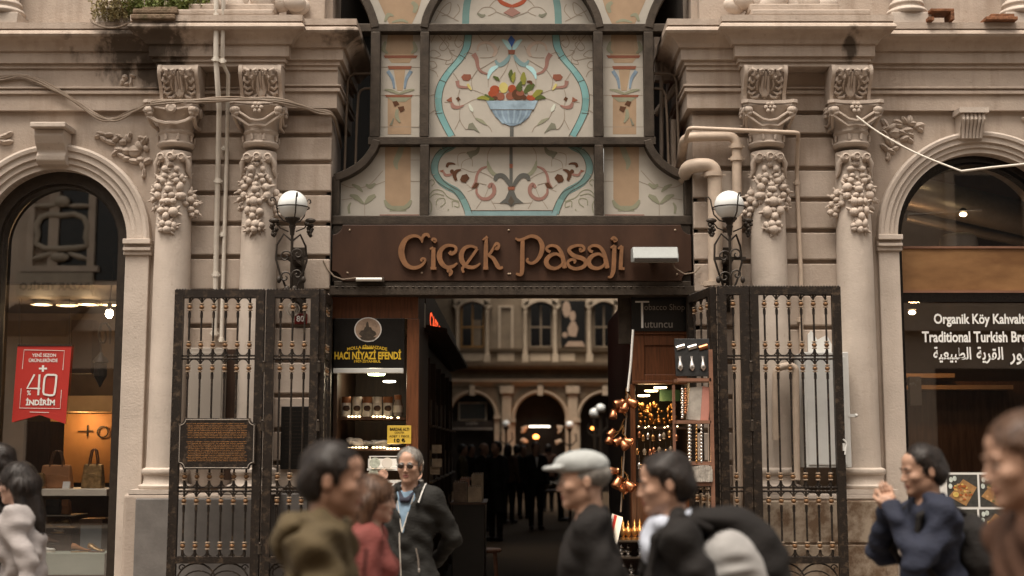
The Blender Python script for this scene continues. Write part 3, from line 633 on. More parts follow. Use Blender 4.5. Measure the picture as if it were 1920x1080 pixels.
for l in ([(760, 125), (710, 200), (700, 290)], [(390, 350), (390, 230), (470, 200)], [(420, 380), (440, 300), (530, 270), (540, 350)], [(430, 370), (560, 410), (700, 350)], [(600, 400), (700, 440), (780, 490)], [(590, 520), (690, 545)], [(490, 620), (590, 570)], [(480, 540), (540, 590)], [(580, 800), (640, 710)], [(740, 710), (790, 800)], [(950, 770), (950, 818)], [(750, 737), (860, 740)], [(670, 680), (710, 580)]): A.s('lead', z4(l), 1.2, 1)
A.s('greyleaf', z4([(610, 140), (590, 190), (540, 215), (480, 205)]), [3, 8, 12, 3], 2); A.p('greyleaf', z4([(490, 210), (560, 215), (530, 272), (505, 250)]), 3)
A.s('brown', z4([(270, 360), (285, 325), (330, 320), (360, 330)]), [5, 6, 4, 2], 2); A.p('brick', z4([(190, 398), (235, 385), (235, 420)]), 2); A.s('rose', z4([(232, 400), (255, 440), (300, 440), (330, 425)]), [3, 5, 5, 2], 2)
A.d('brown', 790 + 325 / 5.647, 250 + 405 / 5.647, 4, 4.4); A.s('brown', z4([(420, 385), (375, 400), (350, 440), (370, 500)]), [2, 6, 8, 5], 3); A.p('brown', z4([(410, 490), (430, 445), (480, 430), (510, 470), (470, 525), (425, 515)]), 3)
A.s('rose', z4([(700, 350), (630, 380), (590, 440), (575, 520), (560, 580)]), [3, 5, 5, 6, 12], 2); A.p('brown', z4([(575, 520), (612, 535), (590, 575), (535, 582)]), 3)
A.s('rose', z4([(585, 590), (590, 640), (640, 690), (710, 690), (765, 640), (770, 580), (740, 545), (710, 575)]), [4, 5, 6, 7, 7, 8, 9, 5], 2)
A.s('sage', z4([(700, 290), (720, 370), (770, 430), (840, 440)]), [2, 8, 7, 2], 2); A.s('slate', z4([(780, 500), (800, 455), (860, 450), (910, 500), (945, 560)]), [6, 9, 9, 8, 6], 3)
A.s('slate', z4([(950, 118), (950, 560)]), 6, 3, False); A.p('brick', z4([(932, 325), (968, 325), (966, 370), (934, 370)]), 4, False); A.p('brick', z4([(915, 568), (990, 568), (985, 600), (920, 600)]), 4, False)
A.p('slate', z4([(925, 610), (980, 610), (1010, 680), (1080, 738), (1000, 740), (952, 775), (905, 740), (830, 738), (890, 690)]), 3, False); A.p('leaddk', z4([(950, 660), (985, 720), (952, 770), (918, 720)]), 4, False)
A.done()
# top pane
A = Pane(); A.p('base', [(800, 46), (1120, 46), (1105, 10), (1080, -30), (1040, -60), (960, -78), (880, -60), (840, -30), (815, 10)], 0, False)
A.s('band2', [(873, 46), (874, 20), (877, 0), (884, -30)], 13.5, 1)
for l in ([(815, 40), (830, 15), (845, 5), (842, 25), (828, 30)], [(850, 35), (862, 20), (858, 8)], [(895, 25), (905, 15), (920, 14), (930, 22), (915, 30)], [(918, 12), (930, 0), (950, -5)], [(930, 22), (960, 34)], [(820, 20), (840, 30), (860, 40)]): A.s('lead', l, 1.5, 1)
A.s('red', [(930, -6), (940, 4), (950, 9), (960, 12)], [3, 8, 8, 6], 2); A.p('rose', [(950, 20), (960, 13), (970, 20), (976, 24), (960, 32), (944, 24)], 3, False); A.s('greyleaf', [(895, 25), (903, 30), (910, 28)], [3, 7, 3], 2)
A.done()
# side panes with the painted pillar
for mfn in ((lambda p: p), mirror):
    def T(l): return mfn(l)
    A = Pane(); A.p('base', T([(710, 58), (790, 58), (790, 258), (705, 258)]), 0, False)
    A.p('tan', T([(728, 60), (774, 60), (776, 103), (768, 118), (734, 118), (722, 103)]), 1, False); A.p('orange', T([(734, 62), (768, 62), (770, 100), (730, 100)]), 2, False)
    A.p('brick', T([(719, 104), (783, 104), (780, 109), (722, 109)]), 2, False); A.p('brick', T([(727, 124), (772, 124), (770, 130), (729, 130)]), 2, False)
    A.p('tan', T([(738, 130), (760, 130), (755, 170), (745, 170)]), 1, False)
    for e in (-1, 1):
        A.s('bowl2', T([(749 + e * 22, 133), (749 + e * 13, 148), (749 + e * 10, 166)]), [7, 6, 3], 2, False)
        A.s('sage', T([(749 + e * 26, 78), (749 + e * 30, 92), (749 + e * 22, 100)]), [4, 9, 3], 3, False); A.s('sage', T([(749 + e * 28, 168), (749 + e * 16, 170), (749, 176)]), [2, 6, 4], 2, False)
    A.p('brick', T([(722, 178), (774, 178), (772, 182), (724, 182)]), 2, False); A.p('orange', T([(727, 182), (771, 182), (771, 252), (727, 252)]), 1, False); A.p('sage', T([(727, 183), (771, 183), (760, 191), (738, 191)]), 2, False)
    A.p('brown', T([(736, 191), (744, 189), (749, 196), (740, 200)]), 3, False); A.p('brown', T([(746, 201), (757, 199), (759, 206), (751, 211)]), 3, False); A.s('sage', T([(745, 205), (744, 218), (750, 230)]), [5, 8, 3], 3, False); A.s('greyleaf', T([(738, 222), (733, 235)]), [2, 5], 3, False)
    for y in (126, 179, 238): A.s('lead', T([(708, y), (790, y)]), 1, 1, False)
    A.done()
    A = Pane(); A.p('base', T([(700, 270), (788, 270), (788, 405), (634, 405), (634, 335), (668, 318), (690, 292)]), 0, False)
    A.p('orange', T([(722, 272), (770, 272), (770, 372), (762, 386), (730, 386), (722, 372)]), 1, False); A.s('sage', T([(754, 273), (748, 290), (742, 305), (745, 318)]), [10, 12, 10, 3], 2, False)
    for e in (-1, 1): A.s('sage', T([(746 + e * 25, 375), (746 + e * 18, 386), (746 + e * 5, 392)]), [4, 9, 5], 2, False)
    A.p('sage', T([(735, 386), (758, 386), (762, 396), (730, 396)]), 1, False); A.s('rose', T([(712, 403), (786, 403)]), 2, 2, False)
    for l, w in (([(660, 346), (672, 352), (680, 360)], [3, 8, 2]), ([(704, 344), (694, 350), (686, 346)], [3, 9, 3]), ([(656, 366), (668, 370), (682, 382)], [3, 10, 3]), ([(704, 366), (694, 372), (684, 382)], [5, 11, 3]), ([(655, 400), (654, 388), (658, 380)], [4, 5, 2])): A.s('sage', T(l), w, 2, False)
    for l in ([(640, 345), (660, 352), (690, 348), (718, 320)], [(684, 382), (684, 404)], [(640, 375), (660, 372)], [(690, 352), (722, 340)], [(770, 340), (788, 340)], [(770, 300), (788, 300)]): A.s('lead', T(l), 1, 1, False)
    A.done()
    A = Pane(); A.p('base', T([(708, 46), (792, 46), (800, 20), (818, -10), (850, -45), (760, -110), (655, -60), (695, 8)]), 0, False)
    A.p('orange', T([(730, 46), (772, 46), (784, 20), (796, -20), (700, -20), (716, 15)]), 1, False); A.s('sage', T([(722, 40), (728, 28), (738, 30)]), [4, 8, 3], 2, False); A.s('sage', T([(776, 24), (780, 12), (772, 4)]), [6, 10, 6], 2, False); A.s('sage', T([(735, 42), (752, 38), (765, 42)]), [3, 6, 3], 2, False)
    A.done()
# rest of the arch over the side gaps and the metal posts beside the sign
for a, b in ((610, 622), (1298, 1310)):
    q = MB(); q.box(X(a, 430, 0) if a < 900 else X(1299, 430, 0), X(621, 430, 0) if a < 900 else X(b, 430, 0), -.0, .24, 0, Z(330, 0)); q.build('portal_post', 'worn_metal', facade, bev=.006)
q = MB(); q.pbox((600, 536), (1318, 553), -.02, .26); q.pbox((626, 527), (1296, 536), .0, .24)
for i in range(60): q.box(-1.5 + i * .05, -1.478 + i * .05, -.028, -.019, Z(539, -.02), Z(537, -.02))
q.build('portal_lintel', 'worn_metal', facade, bev=.004)
# hooped rails in the gaps beside the glass
for s in SGN:
    q = MB()
    for a, top, x2 in ((652, 138, 700), (672, 166, 700)):
        pts = [(x2, top), (a + 12, top), (a + 4, top + 4), (a, top + 14), (a - 3, 230), (a - 6, 330)]
        q.tube([P(x if s < 0 else 1920 - x, y, .3) for x, y in pts], .012, 8)
    q.build('hooped_rail', 'cable_grey', facade, smooth=50)
q = MB(); q.pbox((1228, 62), (1262, 150), .5, .6, .5); q.tube([P(1228, 215, .5), P(1290, 130, .45)], .03, 8); q.tube([P(1240, 60, .45), P(1240, 330, .45)], .018, 7); q.tube([P(1262, 225, .4), P(1262, 330, .4)], .03, 8); q.build('inner_fittings', 'wall_stone', facade)
# ---------------------------------------------------------------- the sign
YS = .0
sign = thing('entrance_sign', 'long brown metal sign with raised ochre art nouveau lettering over the entrance', 'sign', (0, YS, 2.95))
a = P(624, 421, YS); b = P(1297, 527, YS); q = MB(); rr = .085
def notch(cx, cz, sx, sz): return [(cx + sx * rr * math.cos(t), cz + sz * rr * math.sin(t)) for t in np.linspace(0, math.pi / 2, 8)]
poly = notch(a.x, b.z, 1, 1)[::-1] + notch(b.x, b.z, -1, 1) + notch(b.x, a.z - .004, -1, -1)[::-1] + notch(a.x, a.z - .004, 1, -1)
q.prism(poly, YS - .012, YS + .03); q.build('sign_panel', 'sign_brown', sign, bev=.004)
q = MB(); q.box(a.x, b.x, YS + .03, YS + .05, b.z, a.z - .004); q.build('backing', 'dark_metal', sign)
for px, py in ((655, 432), (954, 432), (654, 512), (954, 514), (955, 514), (1264, 432), (1268, 515), (790, 512)): c = P(px, py, YS); q = MB(); q.ell((c.x + random.uniform(-.01, .01), YS - .014, c.z), (.010, .008, .010), None, 8, 5); q.build('screw', 'bead_cream', sign, smooth=60)
def L6(l): return [(610 + u / 5.333, 410 + v / 5.333) for u, v in l]
def L7(l): return [(950 + u / 5.189, 410 + v / 5.189) for u, v in l]
LET = [  # one list of (points, widths in px) per letter
 [(L6([(1040, 190), (1025, 162), (990, 165), (968, 200), (968, 240)]), [3, 6, 6, 5, 3]), (L6([(965, 215), (930, 180), (870, 175), (805, 210), (765, 290), (765, 370), (800, 450), (860, 490), (930, 485), (980, 450), (1000, 410), (975, 398), (958, 412), (968, 430)]), [4, 5, 6, 8, 11, 11, 9, 7, 6, 5, 4, 4, 4, 3])],
 [(L6([(1082, 290), (1080, 400), (1080, 495)]), [7, 8, 8]), (L6([(1045, 305), (1080, 288)]), [3, 4]), (L6([(1052, 497), (1110, 497)]), [5, 5]), (L6([(1062, 218), (1083, 208), (1100, 222), (1083, 236)]), [4, 7, 7, 4])],
 [(L6([(1240, 330), (1262, 350), (1300, 330), (1305, 290), (1270, 270), (1210, 272), (1160, 310), (1140, 370), (1160, 440), (1210, 485), (1270, 480), (1320, 445)]), [7, 7, 6, 5, 5, 6, 8, 10, 9, 7, 6, 3]), (L6([(1215, 525), (1240, 520), (1255, 540), (1240, 575)]), [5, 10, 8, 2])],
 [(L6([(1400, 470), (1450, 400), (1520, 300)]), [5, 5, 5]), (L6([(1520, 295), (1450, 275), (1390, 300), (1360, 360), (1370, 430), (1420, 480), (1490, 485), (1550, 448)]), [4, 5, 7, 9, 9, 7, 6, 3]), (L6([(1400, 470), (1370, 500), (1385, 540)]), [5, 5, 4])],
 [(L6([(1612, 185), (1606, 300), (1604, 495)]), [4, 8, 8]), (L6([(1572, 215), (1622, 180)]), [2, 5]), (L6([(1578, 497), (1630, 497)]), [5, 5]), (L6([(1690, 290), (1720, 300), (1735, 265), (1710, 248), (1685, 290), (1650, 345), (1622, 365)]), [6, 6, 5, 5, 5, 5, 4]), (L6([(1625, 365), (1680, 400), (1720, 470), (1745, 495), (1775, 485)]), [4, 7, 8, 6, 4])],
 [(L7([(155, 200), (152, 350), (150, 500), (135, 545), (90, 535)]), [7, 8, 8, 6, 4]), (L7([(85, 190), (120, 208), (170, 195), (240, 170), (310, 195), (345, 265), (330, 350), (285, 415), (235, 435), (198, 410), (210, 385)]), [3, 5, 5, 6, 7, 9, 8, 6, 5, 5, 3])],
 [(L7([(425, 325), (395, 310), (390, 285), (430, 262), (490, 275), (530, 330), (550, 400), (565, 480)]), [6, 5, 5, 5, 6, 7, 8, 8]), (L7([(545, 385), (490, 345), (425, 360), (385, 410), (405, 465), (470, 485), (530, 455), (552, 400)]), [4, 5, 7, 9, 8, 6, 5, 4]), (L7([(552, 474), (582, 470)]), [5, 3])],
 [(L7([(715, 285), (720, 315), (752, 300), (740, 268), (680, 262), (620, 285), (610, 320), (660, 365), (730, 385), (770, 420), (750, 465), (680, 488), (615, 470), (595, 425), (630, 398), (665, 410), (655, 435)]), [5, 5, 5, 5, 5, 6, 7, 8, 8, 8, 7, 6, 6, 5, 5, 5, 3])],
 [(L7([(838, 325), (808, 310), (803, 285), (843, 262), (903, 275), (943, 330), (963, 400), (978, 480)]), [6, 5, 5, 5, 6, 7, 8, 8]), (L7([(958, 385), (903, 345), (838, 360), (798, 410), (818, 465), (883, 485), (943, 455), (965, 400)]), [4, 5, 7, 9, 8, 6, 5, 4]), (L7([(965, 474), (998, 470)]), [5, 3])],
 [(L7([(1048, 262), (1044, 400), (1038, 500), (1018, 560), (985, 570)]), [7, 8, 8, 6, 3]), (L7([(1010, 285), (1050, 262)]), [3, 5]), (L7([(1015, 205), (1040, 190), (1062, 208), (1040, 222)]), [4, 7, 7, 4])],
 [(L7([(1120, 268), (1112, 400), (1108, 485)]), [6, 7, 7]), (L7([(1082, 295), (1122, 265)]), [3, 5]), (L7([(1090, 486), (1146, 486)]), [4, 5])]]
for ch in LET:
    q = MB()
    for i, (pts, w) in enumerate(ch): q.stroke(pz(pts, -.04), [a * 1.04 * pxs(-.04) for a in w], -.048 - .0012 * i, -.011, 6)
    q.build('letter', 'sign_letter', sign)
# floodlight and tube light
fl_ = thing('floodlight', 'grey rectangular floodlight fixed in front of the brown sign', 'floodlight', P(1228, 478, -.25))
q = MB(); c = P(1228, 478, -.2); w = .19
q.prismx([(-.05, c.z - .045), (-.27, c.z - .072), (-.28, c.z - .035), (-.22, c.z + .065), (-.06, c.z + .07)], c.x - w, c.x + w); q.build('housing', mat('lamp_grey', (.27, .285, .275), .5, var=.1), fl_, bev=.008)
q = MB(); q.box(c.x - w * .94, c.x + w * .94, -.285, -.272, c.z - .068, c.z - .04); q.build('lens_frame', 'dark_metal', fl_)
q = MB(); q.box(c.x - .03, c.x + .03, -.06, .0, c.z - .02, c.z + .02); q.build('bracket', 'dark_metal', fl_)
q = MB(); q.tube([P(1258, 488, -.06), P(1266, 503, -.06), P(1284, 514, -.06), P(1303, 511, -.07), P(1313, 500, -.07)], .006, 6); tag(q.build('cable', 'cable_grey'), 'thin grey cable drooping from the floodlight to the right post', 'cable')
tl = thing('tube_light', 'short white tube light fixed to the lower left edge of the sign', 'lamp', P(692, 523, -.06))
q = MB(); c = P(692, 524, -.06); q.tube([(c.x - .11, -.06, c.z), (c.x + .11, -.06, c.z)], .016, 12); q.build('tube', 'white_paint', tl, smooth=50)
q = MB(); q.box(c.x - .12, c.x + .125, -.06, -.014, c.z - .012, c.z + .008); q.box(c.x + .108, c.x + .13, -.075, -.04, c.z - .022, c.z + .018); q.build('fitting', 'worn_metal', tl, bev=.003)
q = MB(); q.tube([P(606, 488, -.05), P(614, 504, -.05), P(626, 518, -.05), P(642, 524, -.05), P(668, 521, -.05)], .006, 6); tag(q.build('cable', 'cable_grey'), 'grey cable curling from the left pier to the tube light', 'cable')
# ---------------------------------------------------------------- folding iron gates
YGT = -.65
def zg(row): return Z(row, YGT)
def leaf(parent, p0, p1, nb, top=544, knuckle=True):
    p0 = Vector((p0[0], p0[1], 0)); p1 = Vector((p1[0], p1[1], 0)); d = p1 - p0; w = d.length
    M = Matrix.Translation(p0) @ Matrix.Rotation(math.atan2(d.y, d.x), 4, 'Z')
    fw = .068; z0, z1 = .06, zg(top); f = MB()
    f.box(0, fw, -.026, .026, z0, z1); f.box(w - fw, w, -.026, .026, z0, z1); f.box(fw, w - fw, -.024, .024, z1 - .062, z1 - .001)
    zb = zg(1044); f.box(fw, w - fw, -.024, .024, zb - .05, zb); f.box(fw, w - fw, -.024, .024, z0 + .001, z0 + .05)
    n = int(w / .022)
    for i in range(n): f.ell((.011 + i * w / n, 0, z1 + .004), (.009, .02, .009), None, 6, 4)     # rope edge on the top rail
    for i in range(int((z1 - z0) / .06)):
        for x in (.006, w - .006): f.ell((x, -.027, z0 + .03 + i * .06), (.006, .004, .010), None, 6, 4)
    f.xf(M); fo = f.build('leaf', 'gate_iron', parent, bev=0)
    rails = [(zg(667), zg(673)), (zg(914), zg(921))]
    xs = [fw + (w - 2 * fw) * (i + .5) / nb for i in range(nb)]; dx = (w - 2 * fw) / nb; ra = dx * .5
    def arches(r, z, e):                                           # small arches between the bars
        for i in range(nb - 1):
            c = (xs[i] + xs[i + 1]) / 2; h = min(.07, dx * .62)
            r.tube([(c - ra * math.cos(a), 0, z + e * h * (1 - math.sin(a))) for a in np.linspace(0, math.pi, 9)], .0055, 5)
    for lv in ([(z1 - .060, -1)], [(rails[0][0], 1), (rails[0][1], -1)], [(rails[1][0], 1), (rails[1][1], -1)], [(zb - .002, 1)]):
        r = MB()
        for z, e in lv:
            arches(r, z, e); r.tube([(fw, 0, z), (w - fw, 0, z)], .0075, 6); m = int((w - 2 * fw) / .03)
            for i in range(m): r.ell((fw + .015 + i * .03, -.006, z), (.011, .008, .009), None, 6, 4)
        if len(lv) > 1:
            for x in xs: r.box(x - .008, x + .008, -.008, .008, lv[1][0], lv[0][0])
        r.xf(M); r.build('rail', 'gate_iron', fo, smooth=50)
    for x in xs:                                                   # turned bars with gilded knobs
        b = MB()
        spans = [(z1 - .062, rails[0][0], (1, 1)), (rails[0][1], rails[1][0], (1, 1)), (rails[1][1], zb, (1, 1))]
        for zt, zl, _ in spans:
            b.mi = 0; b.tube([(x, 0, zl), (x, 0, zt)], .0085, 7)
            for e, z in ((-1, zt - .075), (1, zl + .085)):
                b.mi = 0
                b.tube([(x, 0, z + .042 * e), (x, 0, z + .085 * e)] if e < 0 else [(x, 0, z - .04), (x, 0, z - .08)], .012, 7)
                b.mi = 2; b.lathe([(.013, -.031), (.02, -.028), (.02, -.022), (.013, -.019)], (x, 0, z), 10); b.lathe([(.013, .019), (.02, .022), (.02, .028), (.013, .031)], (x, 0, z), 10)
                b.mi = 1; b.ell((x, 0, z), (.021, .021, .018), None, 10, 6)
        b.xf(M); b.build('bar', ['gate_iron', 'gilt', 'bead_cream'], fo, smooth=50)
    s = MB(); zc = zb - .05; hs = zc - z0 - .05                     # wrought scrolls in the foot of the leaf
    for e, cx in ((1, fw + (w - 2 * fw) * .28), (-1, fw + (w - 2 * fw) * .72)):
        R_ = min(.17, (w - 2 * fw) * .27)
        for zz_, fl in ((zc - R_, 1), (z0 + .06 + R_, -1)):
            s.tube([(cx + R_ * math.cos(t), 0, zz_ + fl * R_ * math.sin(t)) for t in np.linspace(-.3, math.pi + .3, 16)], .0075, 6)
            pts = [(cx + e * R_ * (.95 - t * .10) * math.cos(t * 1.1 + .2), 0, zz_ + fl * R_ * (.75 - t * .10) * math.sin(t * 1.1 + .2)) for t in np.linspace(0, 6, 22)]
            s.tube(pts, .006, 5)
    for x in (fw + .045, w - fw - .045): s.tube([(x + .03 * (1 - t * .12) * math.cos(t), 0, zc - .035 + .03 * (1 - t * .12) * math.sin(t)) for t in np.linspace(0, 7, 18)], .0055, 5)
    s.xf(M); s.build('scrollwork', 'gate_iron', fo, smooth=50)
    if knuckle:
        for z in (zg(690), zg(800), zg(1030)):
            k = MB(); k.tube([(w + .006, -.02, z - .035), (w + .006, -.02, z + .035)], .016, 8); k.ell((w + .006, -.02, z + .045), .013, None, 8, 5)
            k.xf(M); k.build('hinge', 'worn_metal', fo, smooth=50)
    return fo
gl_ = thing('folding_gate', 'folding iron gate left of the entrance, carrying the dark text plaque', 'gate', (X(333, 544, YGT), YGT, 0), group='folding iron gates')
xq = lambda px, row=560: X(px, row, YGT)
leaf(gl_, (xq(329), YGT), (xq(497), YGT), 6); leaf(gl_, (xq(500), YGT), (xq(599), YGT + .01), 3); leaf(gl_, (xq(601) + .01, YGT + .02), (-1.548, -.02), 3, knuckle=False)
gr_ = thing('folding_gate', 'folding iron gate right of the entrance, in front of the white meter cabinet', 'gate', (X(1576, 540, YGT), YGT, 0), group='folding iron gates')
leaf(gr_, (xq(1405), YGT), (xq(1575), YGT), 6, 538, False); leaf(gr_, (xq(1345), YGT), (xq(1403), YGT), 1, 538); leaf(gr_, (xq(1343) - .02, YGT + .02), (1.51, .04), 3, 538, False)
q = MB(); c = P(1583, 838, YGT - .03); q.box(c.x - .012, c.x + .012, YGT - .045, YGT - .026, c.z - .03, c.z + .03); q.tube([(c.x - .01, YGT - .05, c.z + .06), (c.x + .015, YGT - .05, c.z + .03), (c.x, YGT - .05, c.z - .06)], .007, 6); q.build('latch', 'cabinet_white', gr_)
# plaque on the gate
pl = thing('plaque', 'dark notched plaque with rows of ochre writing hung on the left gate', 'plaque', P(405, 880, YGT - .05))
a = P(335, 784, YGT - .05); b = P(478, 880, YGT - .05); rr = .045
poly = notch(a.x, b.z, 1, 1)[::-1] + notch(b.x, b.z, -1, 1) + notch(b.x, a.z, -1, -1)[::-1] + notch(a.x, a.z, 1, -1)
q = MB(); q.prism(poly, YGT - .055, YGT - .030); q.build('panel', 'gate_iron', pl, bev=.003)
q = MB(); pp = [(x * .955 + (a.x + b.x) / 2 * .045, z * .94 + (a.z + b.z) / 2 * .06) for x, z in poly]
q.tube([(x, YGT - .056, z) for x, z in pp], .0035, 5, closed=True); q.build('edge_line', 'cabinet_grey', pl)
WORDS = 'tarihi pasaj caddesi uzerinde yapilan bina cicek pazari olarak bilinir ve bugun lokantalar ile doludur kapisi her zaman acik'.split()
q = MB(); rn = random.Random(3)
for blk, n in ((0, 9), (1, 12)):
    for i in range(n):
        row = (793 + i * 3.3) if blk == 0 else (827 + i * 3.25)
        s_ = ' '.join(rn.choice(WORDS) for _ in range(11))[:64]
        text_px(q, s_, (350 + (2 if i % 3 else 0), row), (462 + rn.choice((0, 1, -4)), row + 2.3), YGT - .0565, .012)
q.build('writing', mat('plaque_ochre', (.36, .17, .06), .45, var=.5, vs=12), pl)
# wall lamps with white globes
def lamp(px, lab):
    Yb = -.40; c = P(px, 385, Yb); g = thing('wall_lamp', lab, 'wall lamp', (c.x, 0, c.z - .75), group='globe wall lamps by the entrance')
    q = MB(); q.ell((c.x, Yb, c.z), .122, None, 28, 18); q.build('globe', 'globe_white', g, smooth=80)
    q = MB(); q.lathe([(.0, -.26), (.018, -.25), (.022, -.20), (.03, -.175), (.022, -.165), (.035, -.14), (.065, -.115), (.062, -.105), (.0, -.112)], (c.x, Yb, c.z), 16); q.build('holder', 'dark_metal', g, smooth=50)
    q = MB(); q.tube([(c.x + .135 * math.cos(t), Yb + .135 * math.sin(t), c.z - .02) for t in np.linspace(0, 2 * math.pi, 28)[:-1]], .006, 6, closed=True)
    for k in range(3):
        a = R(-70 + 120 * k); ca, sa = math.cos(a), math.sin(a)
        q.tube([(c.x + r * ca, Yb + r * sa, c.z + z) for r, z in ((.03, -.14), (.08, -.125), (.125, -.075), (.138, -.02), (.150, .05), (.168, .075), (.19, .07), (.195, .05), (.182, .042))], .006, 6)
    q.build('cage', 'dark_metal', g, smooth=50)
    q = MB(); z = c.z
    q.tube([(c.x, Yb, z - .25), (c.x, Yb, z - .66), (c.x, Yb + .03, z - .74), (c.x, -.05, z - .78)], .012, 8)
    q.tube([(c.x, Yb, z - .30), (c.x - .07, Yb, z - .24), (c.x - .125, Yb, z - .33), (c.x - .13, Yb, z - .45), (c.x - .09, Yb, z - .58), (c.x - .04, Yb + .05, z - .70)], .009, 7)
    q.tube([(c.x, Yb, z - .30), (c.x + .06, Yb + .04, z - .24), (c.x + .10, Yb + .08, z - .33), (c.x + .11, Yb + .08, z - .46), (c.x + .07, Yb + .06, z - .60), (c.x + .03, Yb + .05, z - .70)], .009, 7)
    for e, r0, zc in ((-1, .055, z - .43), (1, .05, z - .41), (-1, .05, z - .60), (1, .045, z - .58)):
        q.tube([(c.x + e * (.05 - r0 * (1 - t * .11) * math.cos(t)), Yb - .01, zc + r0 * (1 - t * .11) * math.sin(t)) for t in np.linspace(0, 7.5, 24)], .0075, 6)
    q.box(c.x - .13, c.x + .13, Yb + .0, Yb + .02, z - .455, z - .43); q.box(c.x - .03, c.x + .03, Yb + .02, 0, z - .46, z - .43); q.box(c.x - .05, c.x + .05, -.06, 0, z - .85, z - .30)
    for e in (-1, 1): q.ell((c.x + e * .10, Yb, z - .62), (.02, .016, .03)); q.ell((c.x + e * .03, Yb - .02, z - .70), (.025, .02, .03))
    q.build('bracket', 'dark_metal', g, smooth=50)
    for e in (-1, 1):                                              # hanging iron grapes
        q = MB(); bx = c.x + e * .15; bz = z - .155
        q.tube([(c.x + e * .03, Yb, z - .22), (c.x + e * .1, Yb, z - .19), (bx, Yb, z - .12)], .006, 6)
        for k in range(14): rr_ = .036 * (1 - k / 18); q.ell((bx + random.uniform(-1, 1) * rr_, Yb + random.uniform(-1, 1) * rr_, bz - k * .0075), .017, None, 7, 5)
        q.ell((bx, Yb - .01, bz + .025), (.045, .02, .022)); q.build('grape_cluster', 'dark_metal', g, smooth=60)
lamp(549, 'black wrought iron wall lamp with white globe, beside the left fruit garlands'); lamp(1367, 'black wrought iron wall lamp with white globe, in front of the thick drain pipes')
# ---------------------------------------------------------------- pipes and cables on the wall
def pipe(lab, pts, r, m='pipe_paint', collars=(), name='drain_pipe', cat='pipe', n=12):
    g = thing(name, lab, cat, tuple(pts[-1])); q = MB(); q.tube(pts, r, n); q.build('pipe_run', m, g, smooth=60)
    if collars:
        for c in collars:
            q = MB(); q.lathe([(r * 1.02, -.02), (r * 1.32, -.018), (r * 1.32, .018), (r * 1.02, .02)], tuple(c), 14); q.box(c[0] - r * 1.7, c[0] + r * 1.7, c[1] - .008, c[1] + .008, c[2] - .006, c[2] + .006); q.build('collar', m, g, smooth=40)
    return g
def bend(pts, rad=.06, n=5):                # round the corners of a run
    pts = [Vector(p) for p in pts]; out = [pts[0]]
    for i in range(1, len(pts) - 1):
        a, b, c = pts[i - 1], pts[i], pts[i + 1]; u = (a - b); v = (c - b); r = min(rad, u.length * .45, v.length * .45)
        s, e = b + u.normalized() * r, b + v.normalized() * r
        out += [s * (1 - t) ** 2 + b * 2 * t * (1 - t) + e * t * t for t in np.linspace(0, 1, n)]
    return out + [pts[-1]]
Yp = -.40
pipe('outer one of two thin white pipes running down over the left cornice', [P(406, -60, Yp), P(405, 112, Yp), P(411, 205, Yp + .1), P(409, 300, -.09), P(402, 630, -.09)], .022, 'pipe_white', [P(405, 112, Yp), P(406, 30, Yp), P(409, 340, -.09), P(405, 515, -.09), P(402, 625, -.09)])
pipe('thinner inner pipe of the pair crossing the left cornice', [P(420, -60, Yp - .01), P(417, 118, Yp), P(428, 140, Yp + .1), P(425, 300, -.075), P(415, 640, -.075)], .017, 'pipe_white', [P(419, 45, Yp), P(418, 115, Yp), P(421, 278, -.075), P(418, 440, -.075), P(415, 637, -.075)])
Yq = -.14
pipe('thick cream pipe elbow coming out low beside the stained glass', bend([Vector((1.50, .5, Z(312, Yq) - .06)), Vector((1.50, Yq - .02, Z(312, Yq))), P(1340, 309, Yq), P(1341, 420, Yq), P(1342, 1010, -.2)], .11, 7), .062, collars=[P(1337, 328, Yq), P(1337, 533, Yq)])
pipe('medium cream pipe bending down just behind the right globe lamp', bend([Vector((1.50, .5, Z(300, Yq))), Vector((1.47, Yq, Z(257, Yq))), P(1381, 255, Yq), P(1382, 400, Yq), P(1384, 1000, Yq)], .09, 7), .041, collars=[P(1381, 298, Yq), P(1381, 275, Yq)])
pipe('thin cream pipe passing level across the right capital then down the wall', bend([Vector((1.47, .3, Z(270, -.36))), P(1292, 240, -.36), P(1497, 249, -.37), P(1496, 262, -.2), P(1494, 330, -.075), P(1502, 520, -.075), P(1503, 1000, -.075)], .04, 4), .018, collars=[P(1494, 343, -.075), P(1499, 600, -.075)])
pipe('short grey conduit bending along the foot of the right wall', bend([P(1466, 700, -.12), P(1466, 835, -.12), P(1425, 836, -.12)], .05, 5), .026, 'cable_grey')
pipe('pair of thin conduits rising from the bent grey conduit', bend([P(1458, 690, -.14), P(1458, 640, -.14)], .02, 3) + [P(1458, 640, -.14)], .012, 'cable_grey')
q = MB(); q.tube(bend([P(1455, 825, -.36), P(1455, 690, -.36), P(1480, 685, -.36), P(1492, 690, -.36), P(1494, 900, -.36)], .06, 4), .03, 8); tag(q.build('conduit', 'pipe_paint', None, smooth=60), 'cream arched conduit behind the right gate beside the meter cabinet', 'pipe')
def cable(lab, pts, r, m='cable_grey', tw=0):
    P_ = [Vector(p) for p in pts]; q = MB(); out = []
    for i in range(len(P_) - 1):
        a, b, c, d = P_[max(0, i - 1)], P_[i], P_[i + 1], P_[min(len(P_) - 1, i + 2)]
        for t in np.linspace(0, 1, 7)[:-1]: out.append(.5 * ((2 * b) + (c - a) * t + (2 * a - 5 * b + 4 * c - d) * t * t + (3 * b - a - 3 * c + d) * t ** 3))
    out.append(P_[-1]); q.tube(out, r, 7)
    if tw:
        for k in range(tw): q.tube([p + Vector((0, -.004, r * 1.5 * math.sin(i * .35 + k * 2.1))) for i, p in enumerate(out)], r * .7, 6)
    return tag(q.build('cable', m, smooth=60), lab, 'cable')
